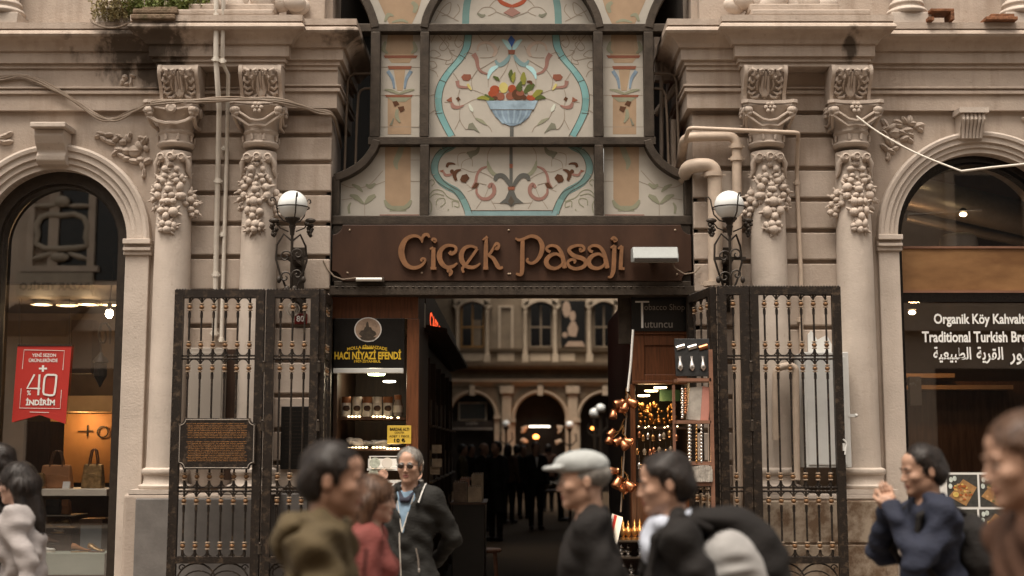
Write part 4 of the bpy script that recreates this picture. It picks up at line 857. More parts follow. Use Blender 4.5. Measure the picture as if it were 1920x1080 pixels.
cable('bundle of twisted cables sagging across the left frieze to the capitals', [P(-60, 160, -.08), P(0, 147, -.08), P(50, 143, -.09), P(120, 178, -.09), P(180, 217, -.09), P(215, 223, -.1), P(255, 208, -.15), P(295, 192, -.38), P(370, 188, -.40), P(450, 187, -.40), P(530, 190, -.38), P(590, 207, -.16), P(622, 216, -.14), P(632, 240, .1), P(640, 275, .4)], .013, 'cable_grey', 2)
cable('grey cable looping below the weeds on the left cornice', [P(170, 36, -.26), P(176, 44, -.27), P(200, 52, -.28), P(225, 50, -.28), P(252, 38, -.30), P(262, 33, -.30)], .009)
cable('taut white wire from the far right capital to its low knot', [P(1606, 218, -.36), P(1650, 250, -.45), P(1720, 288, -.6), P(1803, 321, -.8)], .008, 'pipe_white')
cable('white wire rising from the knot towards the right edge', [P(1803, 321, -.8), P(1860, 314, -.85), P(1935, 306, -.9), P(2050, 290, -1)], .010, 'pipe_white')
# ---------------------------------------------------------------- cabinets and small plates
mc = thing('meter_cabinet', 'tall white meter cabinet standing behind the right gate', 'cabinet', P(1545, 877, -.5))
q = MB(); q.pbox((1509, 660), (1594, 877), -.42, -.05); q.build('body', 'cabinet_white', mc, bev=.006)
q = MB(); q.pbox((1514, 668), (1586, 872), -.428, -.42); q.build('door', 'cabinet_white', mc, bev=.004)
q = MB(); c = P(1596, 779, -.40); q.box(c.x - .03, c.x + .035, -.425, -.405, c.z - .012, c.z + .012); q.ell((c.x + .035, -.415, c.z), .016); q.build('catch', 'cabinet_white', mc, smooth=40)
q = MB(); c = P(1530, 650, -.10); q.prism([(c.x - .06, c.z - .12), (c.x + .13, c.z - .12), (c.x + .14, c.z + .02), (c.x + .10, c.z + .10), (c.x + .02, c.z + .06), (c.x - .03, c.z + .14), (c.x - .06, c.z + .10)], -.075, -.05); tag(q.build('paper_remnant', 'cabinet_white'), 'torn pale poster remnant on the wall above the white cabinet', 'poster')
gc = thing('junction_cabinet', 'scratched grey junction cabinet behind the left gate', 'cabinet', P(385, 900, -.3))
q = MB(); q.pbox((352, 652), (420, 800), -.30, -.05); q.build('body', 'cabinet_grey', gc, bev=.006)
q = MB(); q.pbox((357, 660), (415, 797), -.307, -.30); q.build('door', 'cabinet_grey', gc, bev=.004)
q = MB(); q.pbox((422, 655), (440, 900), -.22, -.05); q.build('side_duct', 'wood_dark', gc)
hn = thing('house_number', 'small dark red house number plate reading 80 behind the left gate', 'sign', P(563, 600, -.06))
q = MB(); q.pbox((552, 588), (576, 608), -.065, -.048); q.build('plate', 'red_plate', hn, bev=.003)
q = MB(); text_px(q, '80', (556, 592), (570, 603), -.067, .01); q.build('digits', 'white_paint', hn)
wb = thing('notice_board', 'black notice board with grey lines of writing behind the left gate', 'notice board', P(555, 880, -.1))
q = MB(); q.pbox((526, 762), (596, 880), -.08, -.046); q.build('board', 'black_board', wb, bev=.004)
q = MB()
for i in range(15): text_px(q, ' '.join(random.choice(WORDS) for _ in range(5))[:26], (534, 770 + i * 7), (586 - random.choice((0, 4, 10)), 773.2 + i * 7), -.082, .005)
q.build('writing', 'worn_metal', wb)
ew = thing('door_lantern', 'small black twisted iron ring lantern above the number plate', 'lantern', P(550, 600, -.12))
q = MB(); c = P(549, 580, -.15)
for ax in (0, 60, 120): q.tube([Matrix.Rotation(R(ax), 3, 'Z') @ Vector((.055 * math.cos(t), 0, .055 * math.sin(t))) + c for t in np.linspace(0, 6.28, 20)[:-1]], .006, 5, closed=True)
q.tube([c + Vector((0, 0, .055)), c + Vector((0, .02, .10)), c + Vector((0, .1, .10))], .008, 6); q.build('rings', 'cabinet_grey', ew, smooth=50)
# ---------------------------------------------------------------- weeds and rubble on the cornice
zt = zr(42, .235)
def weeds(px0, px1, h, n, m, lab, seed, dense=.02):
    rn = random.Random(seed); q = MB(); x0, x1 = X(px0, 20, -.2), X(px1, 20, -.2)
    for i in range(n):
        bx, by = rn.uniform(x0, x1), rn.uniform(-.32, -.08); p = Vector((bx, by, zt + .0)); hh = h * rn.uniform(.4, 1) ; dr = Vector((rn.uniform(-.5, .5), rn.uniform(-.7, .2), 1))
        st = [p + dr * hh * t + Vector((math.sin(t * 3 + i) * .012, 0, 0)) for t in (0, .33, .66, 1)]; q.tube(st, .0022, 4)
        for k in range(int(hh / .012)):
            t = rn.uniform(.15, 1.05); c = p + dr * hh * t; s = dense * rn.uniform(.5, 1.2)
            u = Vector((rn.uniform(-1, 1), rn.uniform(-1, 1), rn.uniform(-.6, 1))).normalized(); v = u.orthogonal().normalized(); v = (Matrix.Rotation(rn.uniform(0, 6.3), 3, u) @ v) * s * .45
            e = c + u * s * 1.6; mm = (c + e) / 2
            q.add([c, mm + v, e, mm - v], [(0, 1, 2, 3)])
    return tag(q.build('weeds', m), lab, 'plant')
weeds(172, 215, .26, 34, 'leaf_dry', 'thin dry weeds at the left end of the mossy cornice patch', 1)
weeds(203, 262, .22, 90, 'leaf_dry', 'low brown ground weeds round the cornice column base', 2)
weeds(246, 302, .30, 110, 'leaf_green', 'bushy green weeds beside the mossy slab on the cornice', 3, .022)
weeds(324, 378, .26, 120, 'leaf_green', 'bright green fern tuft growing above the left console', 4, .024)
mat('mossy_stone', (.16, .11, .07), .9, col2=(.07, .055, .025), vs=12, bump=.5)
q = MB(); rn = random.Random(8)
def slab(a, b, y0, z0, z1):
    q.box(X(a, 30, -.3), X(b, 30, -.3), y0, -.05, z0, z1)
slab(258, 342, -.455, zt + .003, zt + .05); slab(272, 338, -.40, zt + .053, zt + .085); slab(256, 338, -.47, zt - .05, zt - .002)
tag(q.build('mossy_slab', 'mossy_stone', None, bev=.012), 'broken mossy brown slab between the weed tufts on the left cornice', 'stone slab')
q = MB(); zt2 = zt + .003; xa = X(1742, 25, -.25)
q.box(xa, xa + .20, -.30, -.12, zt2 + .075, zt2 + .10); q.box(xa + .17, xa + .20, -.30, -.12, zt2, zt2 + .073); q.box(xa - .02, xa + .03, -.29, -.13, zt2, zt2 + .03)
tag(q.build('rusty_bracket', 'rust', None, bev=.004), 'rusty angled metal bracket lying on the right cornice', 'bracket')
q = MB(); xa = X(1845, 30, -.25); q.box(xa, xa + .27, -.30, -.14, zt2, zt2 + .03); q.box(xa + .05, xa + .25, -.28, -.15, zt2 + .032, zt2 + .06)
tag(q.build('rusty_plank', 'rust', None, bev=.004), 'two rusty flat pieces stacked at the right end of the cornice', 'metal scrap')
# ---------------------------------------------------------------- shell of the building behind the facade
def walls(name, boxes, m, lab, cat='wall'):
    q = MB()
    for b in boxes: q.box(*b)
    return tag(q.build(name, m), lab, cat)
YB_ = 35.0                                                          # far side of the courtyard
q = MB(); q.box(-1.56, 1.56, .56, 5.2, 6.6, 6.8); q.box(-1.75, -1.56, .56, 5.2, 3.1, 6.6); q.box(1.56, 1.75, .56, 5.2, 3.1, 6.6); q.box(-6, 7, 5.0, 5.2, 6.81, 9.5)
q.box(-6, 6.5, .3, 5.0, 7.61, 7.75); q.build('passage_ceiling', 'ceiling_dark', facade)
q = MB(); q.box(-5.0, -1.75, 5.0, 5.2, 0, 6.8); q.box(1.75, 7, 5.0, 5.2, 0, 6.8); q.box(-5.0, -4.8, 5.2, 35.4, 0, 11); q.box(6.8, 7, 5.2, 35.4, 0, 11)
q.box(-5, 7, 5.2, 19.0, 11.01, 11.2); q.box(-5, -1.2, 19, 35.4, 11.01, 11.2); q.box(5.2, 7, 19, 35.4, 11.01, 11.2); q.box(-1.2, 5.2, 34.2, 35.4, 11.01, 11.2); q.build('courtyard_shell', 'dark_wall', facade)  # unseen opaque roof, its opening sized for the light wanted in the courtyard
for s in SGN:                                                       # shop rooms behind the arches
    x0, x1 = (-5.7, -1.95) if s < 0 else (1.95, 6.2)
    q = MB(); q.box(x0, x1, 3.6, 3.7, 0, 5.2); q.box(x0 - .1, x0, .56, 3.7, 0, 5.2); q.box(x1, x1 + .1, .56, 3.7, 0, 5.2); q.box(x0 - .1, x1 + .1, .56, 3.7, 5.21, 5.3); q.box(x0 - .1, x1 + .1, .56, 3.7, 0, .02)
    q.build('shop_room', 'shop_wall_warm' if 'shop_wall_warm' in MATS else mat('shop_wall_warm', (.12, .08, .05), .7, var=.3, vs=2), facade)
# ---------------------------------------------------------------- arched shop windows
for s in SGN:
    cx, cz, r = ARCH[s]; w = (22 if s < 0 else 12) * pxs(.1)
    q = MB(); ri = r - w
    q.arc(cx, cz, [(ri, .09), (r + .05, .09), (r + .05, .26), (ri, .26)], 0, 180, 56)
    q.arc(cx, cz, [(ri - .02, .13), (ri, .13), (ri, .24), (ri - .02, .24)], 0, 180, 56)
    for e in (-1, 1): q.box(cx + e * ri, cx + e * (r + .02), .09, .26, 0, cz - .001); q.box(cx + e * (ri - .02), cx + e * ri, .13, .24, 0, cz - .001)
    if s > 0:
        q.pbox((1690, 549), (1960 + 40, 566), .17, .26, .17); q.box(cx - ri, cx + ri, .12, .26, .0, .30)
    else: q.box(cx - ri, cx + ri, .12, .26, 0, .35)
    wo = q.build('shop_window', 'window_black' if s > 0 else 'dark_metal', facade, smooth=30)
    q = MB(); arc = [(cx + (ri - .005) * math.cos(R(a)), cz + (ri - .005) * math.sin(R(a))) for a in np.linspace(0, 180, 41)]
    p = [(cx - ri, .3)] + arc[::-1] + [(cx + ri, .3)]
    q.add([(x, .225, z) for x, z in p], [tuple(range(len(p)))]); q.build('glass', 'shop_glass' if s < 0 else 'shop_glass_dim', wo)
if True:
    wo = wo                                                          # right window: plywood panel and lettering
    q = MB(); q.pbox((1692, 466), (2010, 548), .20, .22, .20); q.build('plywood_panel', 'wood_ply', wo)
    q = MB(); q.pbox((1692, 462), (2010, 466), .185, .222, .20); q.pbox((1692, 545), (2010, 549), .16, .222, .17); q.build('panel_trim', 'shelf_wood', wo)
    q = MB(); Yt = .205
    text_px(q, 'Organik Köy Kahvaltısı', (1751, 588), (1937, 613), Yt, .028); text_px(q, 'Traditional Turkish Breakfast', (1729, 621), (1973, 642), Yt, .028)
    ar = lambda w: ''.join(reversed(w))
    text_px(q, ar('\ufe8d\ufedf\ufec4\ufe92\ufef4\ufecc\ufef4\ufe94'), (1750, 650), (1821, 680), Yt, .02)
    text_px(q, ar('\ufe8d\ufedf\ufed8\ufeae\ufef3\ufe94'), (1831, 650), (1881, 682), Yt, .02)
    text_px(q, ar('\ufed3\ufec4\ufeee\ufead'), (1893, 650), (1950, 684), Yt, .02)
    q.build('lettering', mat('letter_white', (.85, .84, .80), .5, var=.02, bump=0), wo)
# --- things inside the left shop window
Yd = .62
q = MB(); q.pbox((-60, 917), (200, 930), .40, .95, .40); tag(q.build('display_shelf', 'cream_paint', None, bev=.004), 'upper white display shelf holding the handbags in the left window', 'shelf')
q = MB(); q.pbox((-60, 1037), (196, 1078), .36, 1.0, .36); tag(q.build('display_plinth', mat('pale_green', (.36, .40, .34), .5, var=.05), None, bev=.004), 'pale green display plinth under the shoes in the left window', 'plinth')
q = MB(); q.pbox((60, 966), (140, 968), .55, .9, .55); tag(q.build('glass_shelf', 'cabinet_grey'), 'thin glass shelf under the upper white shelf in the left window', 'shelf')
mat('tan_leather', (.42, .20, .09), .45, var=.2, vs=5); mat('brown_leather', (.11, .055, .03), .4, var=.3); mat('dark_leather', (.02, .016, .013), .35); mat('gold_cloth', (.34, .22, .10), .3, .5, var=.5, vs=25)
def handbag(px0, px1, py0, py1, Y, m, lab, handle=True, flap=False, d=.14):
    a = P(px0, py1, Y); b = P(px1, py0, Y); w = b.x - a.x; z0 = a.z; h = b.z - a.z; c = (a.x + b.x) / 2
    g = thing('handbag', lab, 'handbag', (c, Y + d / 2, z0), group='handbags in the left window')
    q = MB(); hb = h * (.62 if handle else 1)
    q.add([(a.x, Y, z0), (b.x, Y, z0), (b.x, Y + d, z0), (a.x, Y + d, z0), (a.x + w * .06, Y + d * .3, z0 + hb), (b.x - w * .06, Y + d * .3, z0 + hb), (b.x - w * .06, Y + d * .7, z0 + hb), (a.x + w * .06, Y + d * .7, z0 + hb)],
          [(0, 3, 2, 1), (4, 5, 6, 7), (0, 1, 5, 4), (1, 2, 6, 5), (2, 3, 7, 6), (3, 0, 4, 7)])
    q.build('bag_body', m, g, bev=.015, seg=3)
    q = MB(); q.box(a.x + w * .10, b.x - w * .10, Y - .002, Y + d * .5, z0 + hb * .60, z0 + hb + .006) if flap else q.tube([(a.x + w * .05, Y + .0, z0 + hb * .5), (c, Y - .012, z0 + hb * .62), (b.x - w * .05, Y, z0 + hb * .5)], .005, 6)
    q.build('flap', m, g, bev=.004)
    if handle:
        for y in (.32, .68):
            q = MB(); q.tube([(c - w * .2, Y + d * y, z0 + hb - .03), (c - w * .18, Y + d * y, z0 + hb * 1.2), (c - w * .10, Y + d * y, z0 + h * .96), (c, Y + d * y, z0 + h), (c + w * .1, Y + d * y, z0 + h * .96), (c + w * .18, Y + d * y, z0 + hb * 1.2), (c + w * .2, Y + d * y, z0 + hb - .03)], .007, 7); q.build('handle', 'brown_leather', g, smooth=60)
    return g
handbag(70, 133, 845, 916, .55, 'tan_leather', 'tan leather handbag with tall looped handles on the upper white shelf')
handbag(55, 84, 888, 916, .48, 'gold_cloth', 'small yellowish bag leaning in front of the tan handbag', False, True, .06)
handbag(150, 192, 842, 916, .56, 'gold_cloth', 'crumpled metallic gold bag beside the dark window frame')
handbag(82, 112, 938, 965, .62, 'dark_leather', 'glossy black clutch on the thin glass shelf', False, True, .1)
handbag(113, 130, 938, 965, .64, 'tan_leather', 'narrow tan clutch right of the black clutch', False, True, .1)
def shoe(px, py, Y, L, m, sole, lab, ang=0, high=0.):
    c = P(px, py, Y); g = thing('shoe', lab, 'shoe', tuple(c), R(ang), group='shoes in the left window')
    q = MB(); n = 14; secs = []
    for i in range(n):
        t = i / (n - 1); x = (t - .5) * L; wdt = L * (.13 + .05 * math.sin(t * 3.0 + .2)) * (1 if .04 < t < .96 else .55)
        hh = L * (.30 - .20 * max(0, min(1, (t - .25) / .5)) ** .8) * (1 if .03 < t < .97 else .6); z0 = L * .07 + high * (1 - t) ** 2 * .5
        secs.append([(x, wdt * math.sin(a), z0 + hh * .5 + hh * .5 * math.cos(a)) for a in np.linspace(0, 2 * math.pi, 11)[:-1]])
    for sct in secs: pass
    vs = [p for sct in secs for p in sct]; k = 10
    fs = [(i * k + j, i * k + (j + 1) % k, (i + 1) * k + (j + 1) % k, (i + 1) * k + j) for i in range(n - 1) for j in range(k)] + [tuple(range(k))[::-1], tuple(range((n - 1) * k, n * k))]
    q.add(vs, fs); q.build('upper', m, g, smooth=70, local=True)
    q = MB(); pts = [((t - .5) * L * 1.04, L * (.15 + .05 * math.sin(t * 3 + .2)) * math.sin(math.acos(max(-1, min(1, 2 * t - 1)))) ** .5) for t in np.linspace(0, 1, 12)]
    poly = pts + [(x, -y) for x, y in pts[::-1][1:-1]]
    q.prismz(poly, 0, L * .075); q.build('sole', sole, g, local=True, bev=.004)
    q = MB()
    for t in (.42, .5, .58): q.tube([((t - .5) * L, -L * .1, L * .24 - (t - .4) * L * .35), ((t - .5) * L + .004, 0, L * .275 - (t - .4) * L * .35), ((t - .5) * L, L * .1, L * .24 - (t - .4) * L * .35)], L * .014, 5)
    q.build('laces', 'white_paint' if sole != 'white_paint' else 'gold_cloth', g, local=True)
    return g
shoe(78, 1036, .45, .23, 'white_paint', 'cream_paint', 'white trainer at the front of the pale green plinth')
shoe(98, 1021, .62, .22, 'brown_leather', 'dark_leather', 'dark brown trainer behind the white trainer', 12)
shoe(102, 1000, .72, .22, 'cream_paint', 'gold_cloth', 'cream and brown chunky trainer on the upper step', -15)
shoe(112, 986, .80, .2, 'gold_cloth', 'white_paint', 'mustard trainer topmost of the trainer pile', 170)
shoe(152, 1036, .46, .17, 'tan_leather', 'gold_cloth', 'tan heeled sandal next to the blue grey box', 20, .05)
shoe(180, 1036, .46, .17, 'gold_cloth', 'brown_leather', 'spotted sandal in the corner by the window frame', -20, .05)
q = MB(); q.pbox((66, 1003), (133, 1036), .60, .9, .60); q.pbox((86, 990), (133, 1002), .68, .9, .68); tag(q.build('display_step', 'wood_dark'), 'dark stepped stand under the pile of trainers', 'stand')
bx = thing('shoe_box', 'blue grey upright shoe box with brown lid behind the sandals', 'box', P(170, 1036, .7)); q = MB(); q.pbox((150, 985), (190, 1036), .62, .85, .62); q.build('carton', mat('blue_grey_card', (.22, .25, .27), .7, var=.15), bx, bev=.004)
q = MB(); q.pbox((148, 973), (192, 984.5), .61, .86, .61); q.build('lid', 'brown_leather', bx, bev=.004)
q = MB(); c = P(123, 914, .42); q.prismx([(.42, c.z - .01), (.44, c.z + .05), (.455, c.z + .05), (.46, c.z - .01)], c.x - .03, c.x + .03); tag(q.build('price_card', 'white_paint'), 'small white tent card in front of the tan handbag', 'price card')
# red sale banner
bn = thing('sale_banner', 'red swallow tailed sale banner with white discount lettering in the left window', 'banner', P(78, 795, .195)); Yn = .195
def B(px, py): p = P(px, py, Yn); return (p.x, p.z)
q = MB(); q.prism([B(33, 647), B(134, 649), B(123, 795), B(75, 778), B(22, 792)], Yn, Yn + .004); q.build('cloth', mat('banner_red', (.40, .026, .018), .6, var=.12, vs=2), bn)
q = MB(); Yl = Yn - .003
text_px(q, 'YENİ SEZON', (60, 661), (105, 669), Yl, .02); text_px(q, 'ÜRÜNLERİNDE', (54, 670.5), (108, 679), Yl, .02); text_px(q, '+', (73, 685), (88, 697), Yl, .03)
q.stroke([B(65, 702), B(51, 728), B(76, 728.5)], 3.4 * pxs(Yl), Yl - .001, Yl, 1); q.stroke([B(74.5, 702), B(72, 741)], 3.6 * pxs(Yl), Yl - .002, Yl, 1)
q.stroke([B(84, 709), B(88, 703), B(96, 703), B(105, 703.5), B(106, 709), B(103, 735), B(99, 741), B(86, 740), B(81.5, 735), B(84, 709)], 3.6 * pxs(Yl), Yl - .003, Yl, 2)
text_px(q, '%', (50.5, 732), (58, 741), Yl, .02); text_px(q, 'İNDİRİM', (48.5, 746), (103, 760), Yl, .045)
for l in ([(42, 692), (45.5, 656), (121, 657.5), (118, 694)], [(40, 728), (37, 765), (113, 766), (115.5, 731)], [(56, 772.5), (92, 773.5)]): q.stroke([B(*p) for p in l], 1.0 * pxs(Yl), Yl - .001, Yl, 1)
q.build('lettering', 'white_paint', bn)
q = MB(); q.tube([P(36, 647, Yn), P(36, 560, Yn), ], .002, 4); q.tube([P(130, 649, Yn), P(130, 560, Yn)], .002, 4); q.box(B(33, 647)[0], B(134, 647)[0], Yn - .004, Yn + .008, B(80, 649)[1], B(80, 646)[1]); q.build('hanging_rod', 'dark_metal', bn)
# lights in the left shop
for px, py, lab in ((78, 570, 'first round downlight from the left in the left shop ceiling'), (126, 572, 'second round downlight, above the dark awning reflection'), (166, 570, 'third round downlight right of the small tilted one'), (207, 571, 'round downlight just above the bare glowing bulb')):
    c = P(px, py, 2.2); g = thing('downlight', lab, 'ceiling light', (c.x, 2.2, c.z), group='round downlights in the left shop')
    q = MB(); q.lathe([(.075, .03), (.11, .0), (.105, -.01), (.07, -.004)], tuple(c), 18); q.build('rim', 'white_paint', g, smooth=40)
    q = MB(); q.lathe([(.07, -.008), (.0, -.012)], tuple(c), 16); q.build('lamp', 'lit_warm', g)
q = MB(); c = P(120, 569, 2.2); q.box(-5.6, -2.0, .9, 3.5, c.z + .03, c.z + .06); q.build('shop_ceiling', mat('ceiling_tan', (.07, .05, .035), .7), facade)
c = P(205, 588, .9); g = thing('bare_bulb', 'bare glowing bulb hanging near the frame of the left window', 'bulb', tuple(c))
q = MB(); q.ell(c, (.034, .034, .042), None, 14, 10); q.build('bulb', 'lit_bulb', g, smooth=80)
q = MB(); q.lathe([(.018, .035), (.022, .05), (.022, .09), (.01, .10)], tuple(c), 12); q.tube([c + Vector((0, 0, .1)), c + Vector((0, .1, .55))], .005, 5); q.build('socket', 'dark_metal', g)
spot('bulb_light', c + Vector((0, 0, -.09)), 12, (1, .68, .36), .04, g)
for px in (78, 166): spot('downlight_light', P(px, 592, 2.2), 5, (1, .66, .34), .08)
# lit niche with the dark sign at the back of the left shop
q = MB(); q.pbox((120, 742), (212, 772), 2.6, 3.5, 2.6); tag(q.build('light_pelmet', mat('pelmet', (.62, .42, .24), .6)), 'glowing tan pelmet across the back of the left shop', 'pelmet')
q = MB(); q.pbox((92, 776), (212, 905), 3.0, 3.5, 3.0); tag(q.build('lit_niche', mat('back_panel', (.42, .22, .09), .6, var=.1)), 'orange brown lit back panel inside the left shop', 'panel')
spot('pelmet_light', P(155, 790, 2.75), 4.5, (1, .6, .25), .05)
q = MB(); Ys = 2.98; q.stroke([(P(146, 809, Ys).x, P(146, 809, Ys).z), (P(174, 808, Ys).x, P(174, 808, Ys).z)], .012, Ys - .01, Ys, 1); q.stroke([(P(165, 797, Ys).x, P(165, 797, Ys).z), (P(164, 818, Ys).x, P(164, 818, Ys).z)], .016, Ys - .012, Ys, 1)
q.stroke([(P(193 + 10 * math.cos(t), 810, Ys).x, P(193, 810 + 10 * math.sin(t), Ys).z) for t in np.linspace(0, 6.28, 16)], .014, Ys - .01, Ys, 2); tag(q.build('wall_logo', 'black_board'), 'dark cross and ring marks on the lit back panel', 'sign')
q = MB(); q.pbox((43, 790), (92, 905), 1.5, 1.9, 1.5); q.pbox((132, 600), (172, 700), 2.0, 2.3, 2.0); tag(q.build('shop_cabinet', 'wood_dark'), 'dark tall display cabinet inside the left shop', 'cabinet')
# iron filigree hanger in the left window
g = thing('hanging_lantern', 'black looped iron hanger with pointed lantern near the left window frame', 'lantern', P(195, 700, .5)); c = lambda x, y: P(x, y, .5)
q = MB(); q.tube([c(206, 645), c(207, 618), c(200, 605), c(190, 608), c(185, 628), c(188, 641), c(195, 643), c(199, 634), c(197, 620)], .011, 7); q.tube([c(189, 641), c(189, 668)], .006, 6); q.build('hook', 'dark_metal', g, smooth=60)
cc = P(189, 675, .5); q = MB(); q.lathe([(.01, .07), (.02, .05), (.065, .0), (.07, -.02), (.05, -.025)], tuple(cc), 12); q.lathe([(.055, -.03), (.06, -.14), (.03, -.19), (.006, -.24)], tuple(cc), 8); q.build('lantern_body', 'dark_metal', g, smooth=30)
# --- things in the right shop
q = MB(); c = P(1797, 452, 1.0); q.lathe([(.0, .0), (.17, .0), (.175, .03), (.165, .10), (.13, .13), (.0, .14)], (c.x, 1.0, c.z - .07), 24); tag(q.build('white_lampshade', 'cabinet_white', None, smooth=40), 'broad white lampshade showing above the plywood panel', 'lampshade')
q = MB(); q.tube([P(1700, 360, 1.6), P(1800, 382, 1.6), P(2000, 428, 1.6)], .17, 16); q.tube([P(1700, 405, 1.9), P(2000, 470, 1.9)], .06, 10); tag(q.build('grey_tubing', mat('tubing_grey', (.35, .32, .29), .4, .6, var=.2), None, smooth=60), 'grey round duct slanting behind the right arched window', 'tubing')  # plain grey tubes laid along the slanting band behind the glass
for px, py, lab in ((1763, 309, 'small glowing lamp at the top left inside the right arch'), (1806, 402, 'small reddish lamp under the slanting duct'), (1710, 586, 'small orange wall lamp behind the lower right glass')):
    c = P(px, py, 1.2); g = thing('small_lamp', lab, 'lamp', tuple(c)); q = MB(); q.ell(c, (.035, .03, .02), None, 10, 7); q.build('bulb', 'lit_warm', g, smooth=70); q = MB(); q.lathe([(.03, .022), (.045, .03), (.02, .06), (.0, .065)], tuple(c), 10); q.build('cap', 'dark_metal', g, smooth=40)
spot('right_shop_light', P(1715, 600, 1.5), 5, (1, .55, .25), .05)
mat('dim_wood', (.16, .085, .045), .5, var=.4, vs=3, stretch=(8, 8, 1))
g = thing('back_counter', 'dim wooden counter with lit shelf edges inside the right shop', 'counter', P(1740, 900, 2.2)); q = MB(); q.pbox((1700, 715), (1960, 905), 2.2, 2.8, 2.2); q.build('counter_body', 'dim_wood', g)
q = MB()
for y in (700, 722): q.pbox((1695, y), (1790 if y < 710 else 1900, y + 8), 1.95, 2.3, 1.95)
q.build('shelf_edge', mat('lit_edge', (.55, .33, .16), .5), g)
q = MB(); q.pbox((1706, 706), (1728, 760), 1.5, 1.55, 1.5); tag(q.build('paper_notice', 'cabinet_grey'), 'pale paper notice standing behind the right window glass', 'notice')
# poster of breakfast dishes in the right window
ps = thing('food_poster', 'large poster grid of breakfast dish photographs at the foot of the right window', 'poster', P(1850, 1066, .06)); Yw = .06
q = MB(); q.pbox((1764, 886), (2010, 1068), Yw, Yw + .02, Yw); q.build('sheet', 'white_paint', ps)
for n_, c_ in (('photo_slate', (.06, .058, .052)), ('photo_board', (.36, .20, .085)), ('photo_meat', (.36, .11, .035)), ('photo_egg', (.62, .45, .13)), ('photo_leaf', (.09, .13, .04)), ('photo_cup', (.55, .60, .55)), ('photo_bread', (.50, .30, .14))): mat(n_, c_, .3, var=.3, vs=30, bump=0)
PH = ['photo_slate', 'photo_board', 'photo_meat', 'photo_egg', 'photo_leaf', 'photo_cup', 'photo_bread']
rn = random.Random(11)
for ci, (a, b) in enumerate(((1776, 1833), (1837, 1893), (1897, 1953), (1957, 2008))):
    for ri_, (t0, t1) in enumerate(((890, 950), (955, 1012), (1017, 1065))):
        q = MB(); q.mi = 0; q.pbox((a, t0), (b, t1), Yw - .002, Yw - .0005, Yw)
        def BB(u, v): p = P(a + (b - a) * u, t0 + (t1 - t0) * v, Yw); return (p.x, p.z)
        if ri_ < 2:
            q.mi = 1; q.prism([BB(.05, .68), BB(.52, .14), BB(.97, .40), BB(.62, .98)], Yw - .004, Yw - .0005)
            q.mi = 4; [q.disc(*BB(rn.uniform(.2, .8), rn.uniform(.3, .85)), .008, .006, Yw - .005, Yw - .001, 6) for _ in range(5)]
            for k in range(34):
                u, v = rn.uniform(.24, .80), rn.uniform(.30, .84)
                if abs(u - .5) + abs(v - .56) > .44: continue
                q.mi = rn.choice([2, 2, 6, 6, 3] if (ci + ri_) % 2 == 0 else [2, 6, 6, 4, 1]); xx, zz_ = BB(u, v); q.disc(xx, zz_, rn.uniform(.008, .018), rn.uniform(.006, .013), Yw - .0052 - k * .00006, Yw - .001, 8)
            q.mi = 3; xx, zz_ = BB(.28, .62); q.disc(xx, zz_, .024, .022, Yw - .0085, Yw - .001, 14) if ci == 0 else None
            q.mi = 5
            for u, v in ((.12, .16), (.24, .12), (.10, .36)): xx, zz_ = BB(u, v); q.disc(xx, zz_, .016, .022, Yw - .006, Yw - .001, 12)
        else:
            q.mi = 5; xx, zz_ = BB(.5, .55); q.disc(xx, zz_, .095, .08, Yw - .004, Yw - .001, 22) if ci else q.prism([BB(.2, .5), BB(.75, .25), BB(.9, .7), BB(.35, .95)], Yw - .004, Yw - .001)
            for k in range(22): q.mi = rn.choice([2, 1, 6, 0]); u, v = rn.uniform(.25, .75), rn.uniform(.3, .8); xx, zz_ = BB(u, v); q.disc(xx, zz_, rn.uniform(.008, .018), rn.uniform(.008, .014), Yw - .005 - k * .0001, Yw - .001, 8)
        q.build('photo', PH, ps)
ir = thing('window_railing', 'low black wrought iron railing with scrolls before the dish poster', 'railing', P(1850, 1100, -.1)); q = MB(); Yr = -.12
q.tube([P(1765, 1066, Yr), P(2010, 1066, Yr)], .010, 6)
for i in range(5): q.tube([P(1775 + i * 58, 1066, Yr), P(1775 + i * 58, 1200, Yr)], .010, 6)
for i in range(5):
    for e in (-1, 1):
        q.tube([P(1803 + i * 52 + e * (14 - 12 * (1 - t * .12) * math.cos(t)), 1048 - 12 * (1 - t * .12) * math.sin(t) * 1.2, Yr) for t in np.linspace(-1.3, 6, 20)], .007, 5)
ir_o = q.build('ironwork', 'dark_metal', ir, smooth=60)
# ---------------------------------------------------------------- spice kiosk left of the passage
Yk = .14
kl = thing('spice_kiosk', 'narrow dark wooden spice kiosk under the black signboard with yellow lettering', 'kiosk', P(700, 1000, Yk))
q = MB(); q.pbox((620, 552), (784, 597), Yk, Yk + .05, Yk); q.build('header_board', 'wood_red', kl)
q = MB(); q.pbox((760, 597.5), (783, 1300), Yk - .005, Yk + .08, Yk); q.build('post', 'wood_red', kl, bev=.006)
q = MB(); x0, x1 = -1.53, X(783, 700, Yk); q.box(x0, x1, 1.5, 1.55, 0, 3.2); q.box(x0, x0 + .03, Yk + .05, 1.5, 0, 3.2); q.box(x1 - .03, x1, Yk + .09, 1.5, 0, 3.2); q.box(x0, x1, Yk + .05, 1.55, 3.21, 3.25); q.build('walls', 'wood_dark', kl)
q = MB(); q.pbox((626, 691), (757, 700), Yk - .05, Yk, Yk); q.build('shutter_bar', 'cabinet_white', kl, bev=.004)
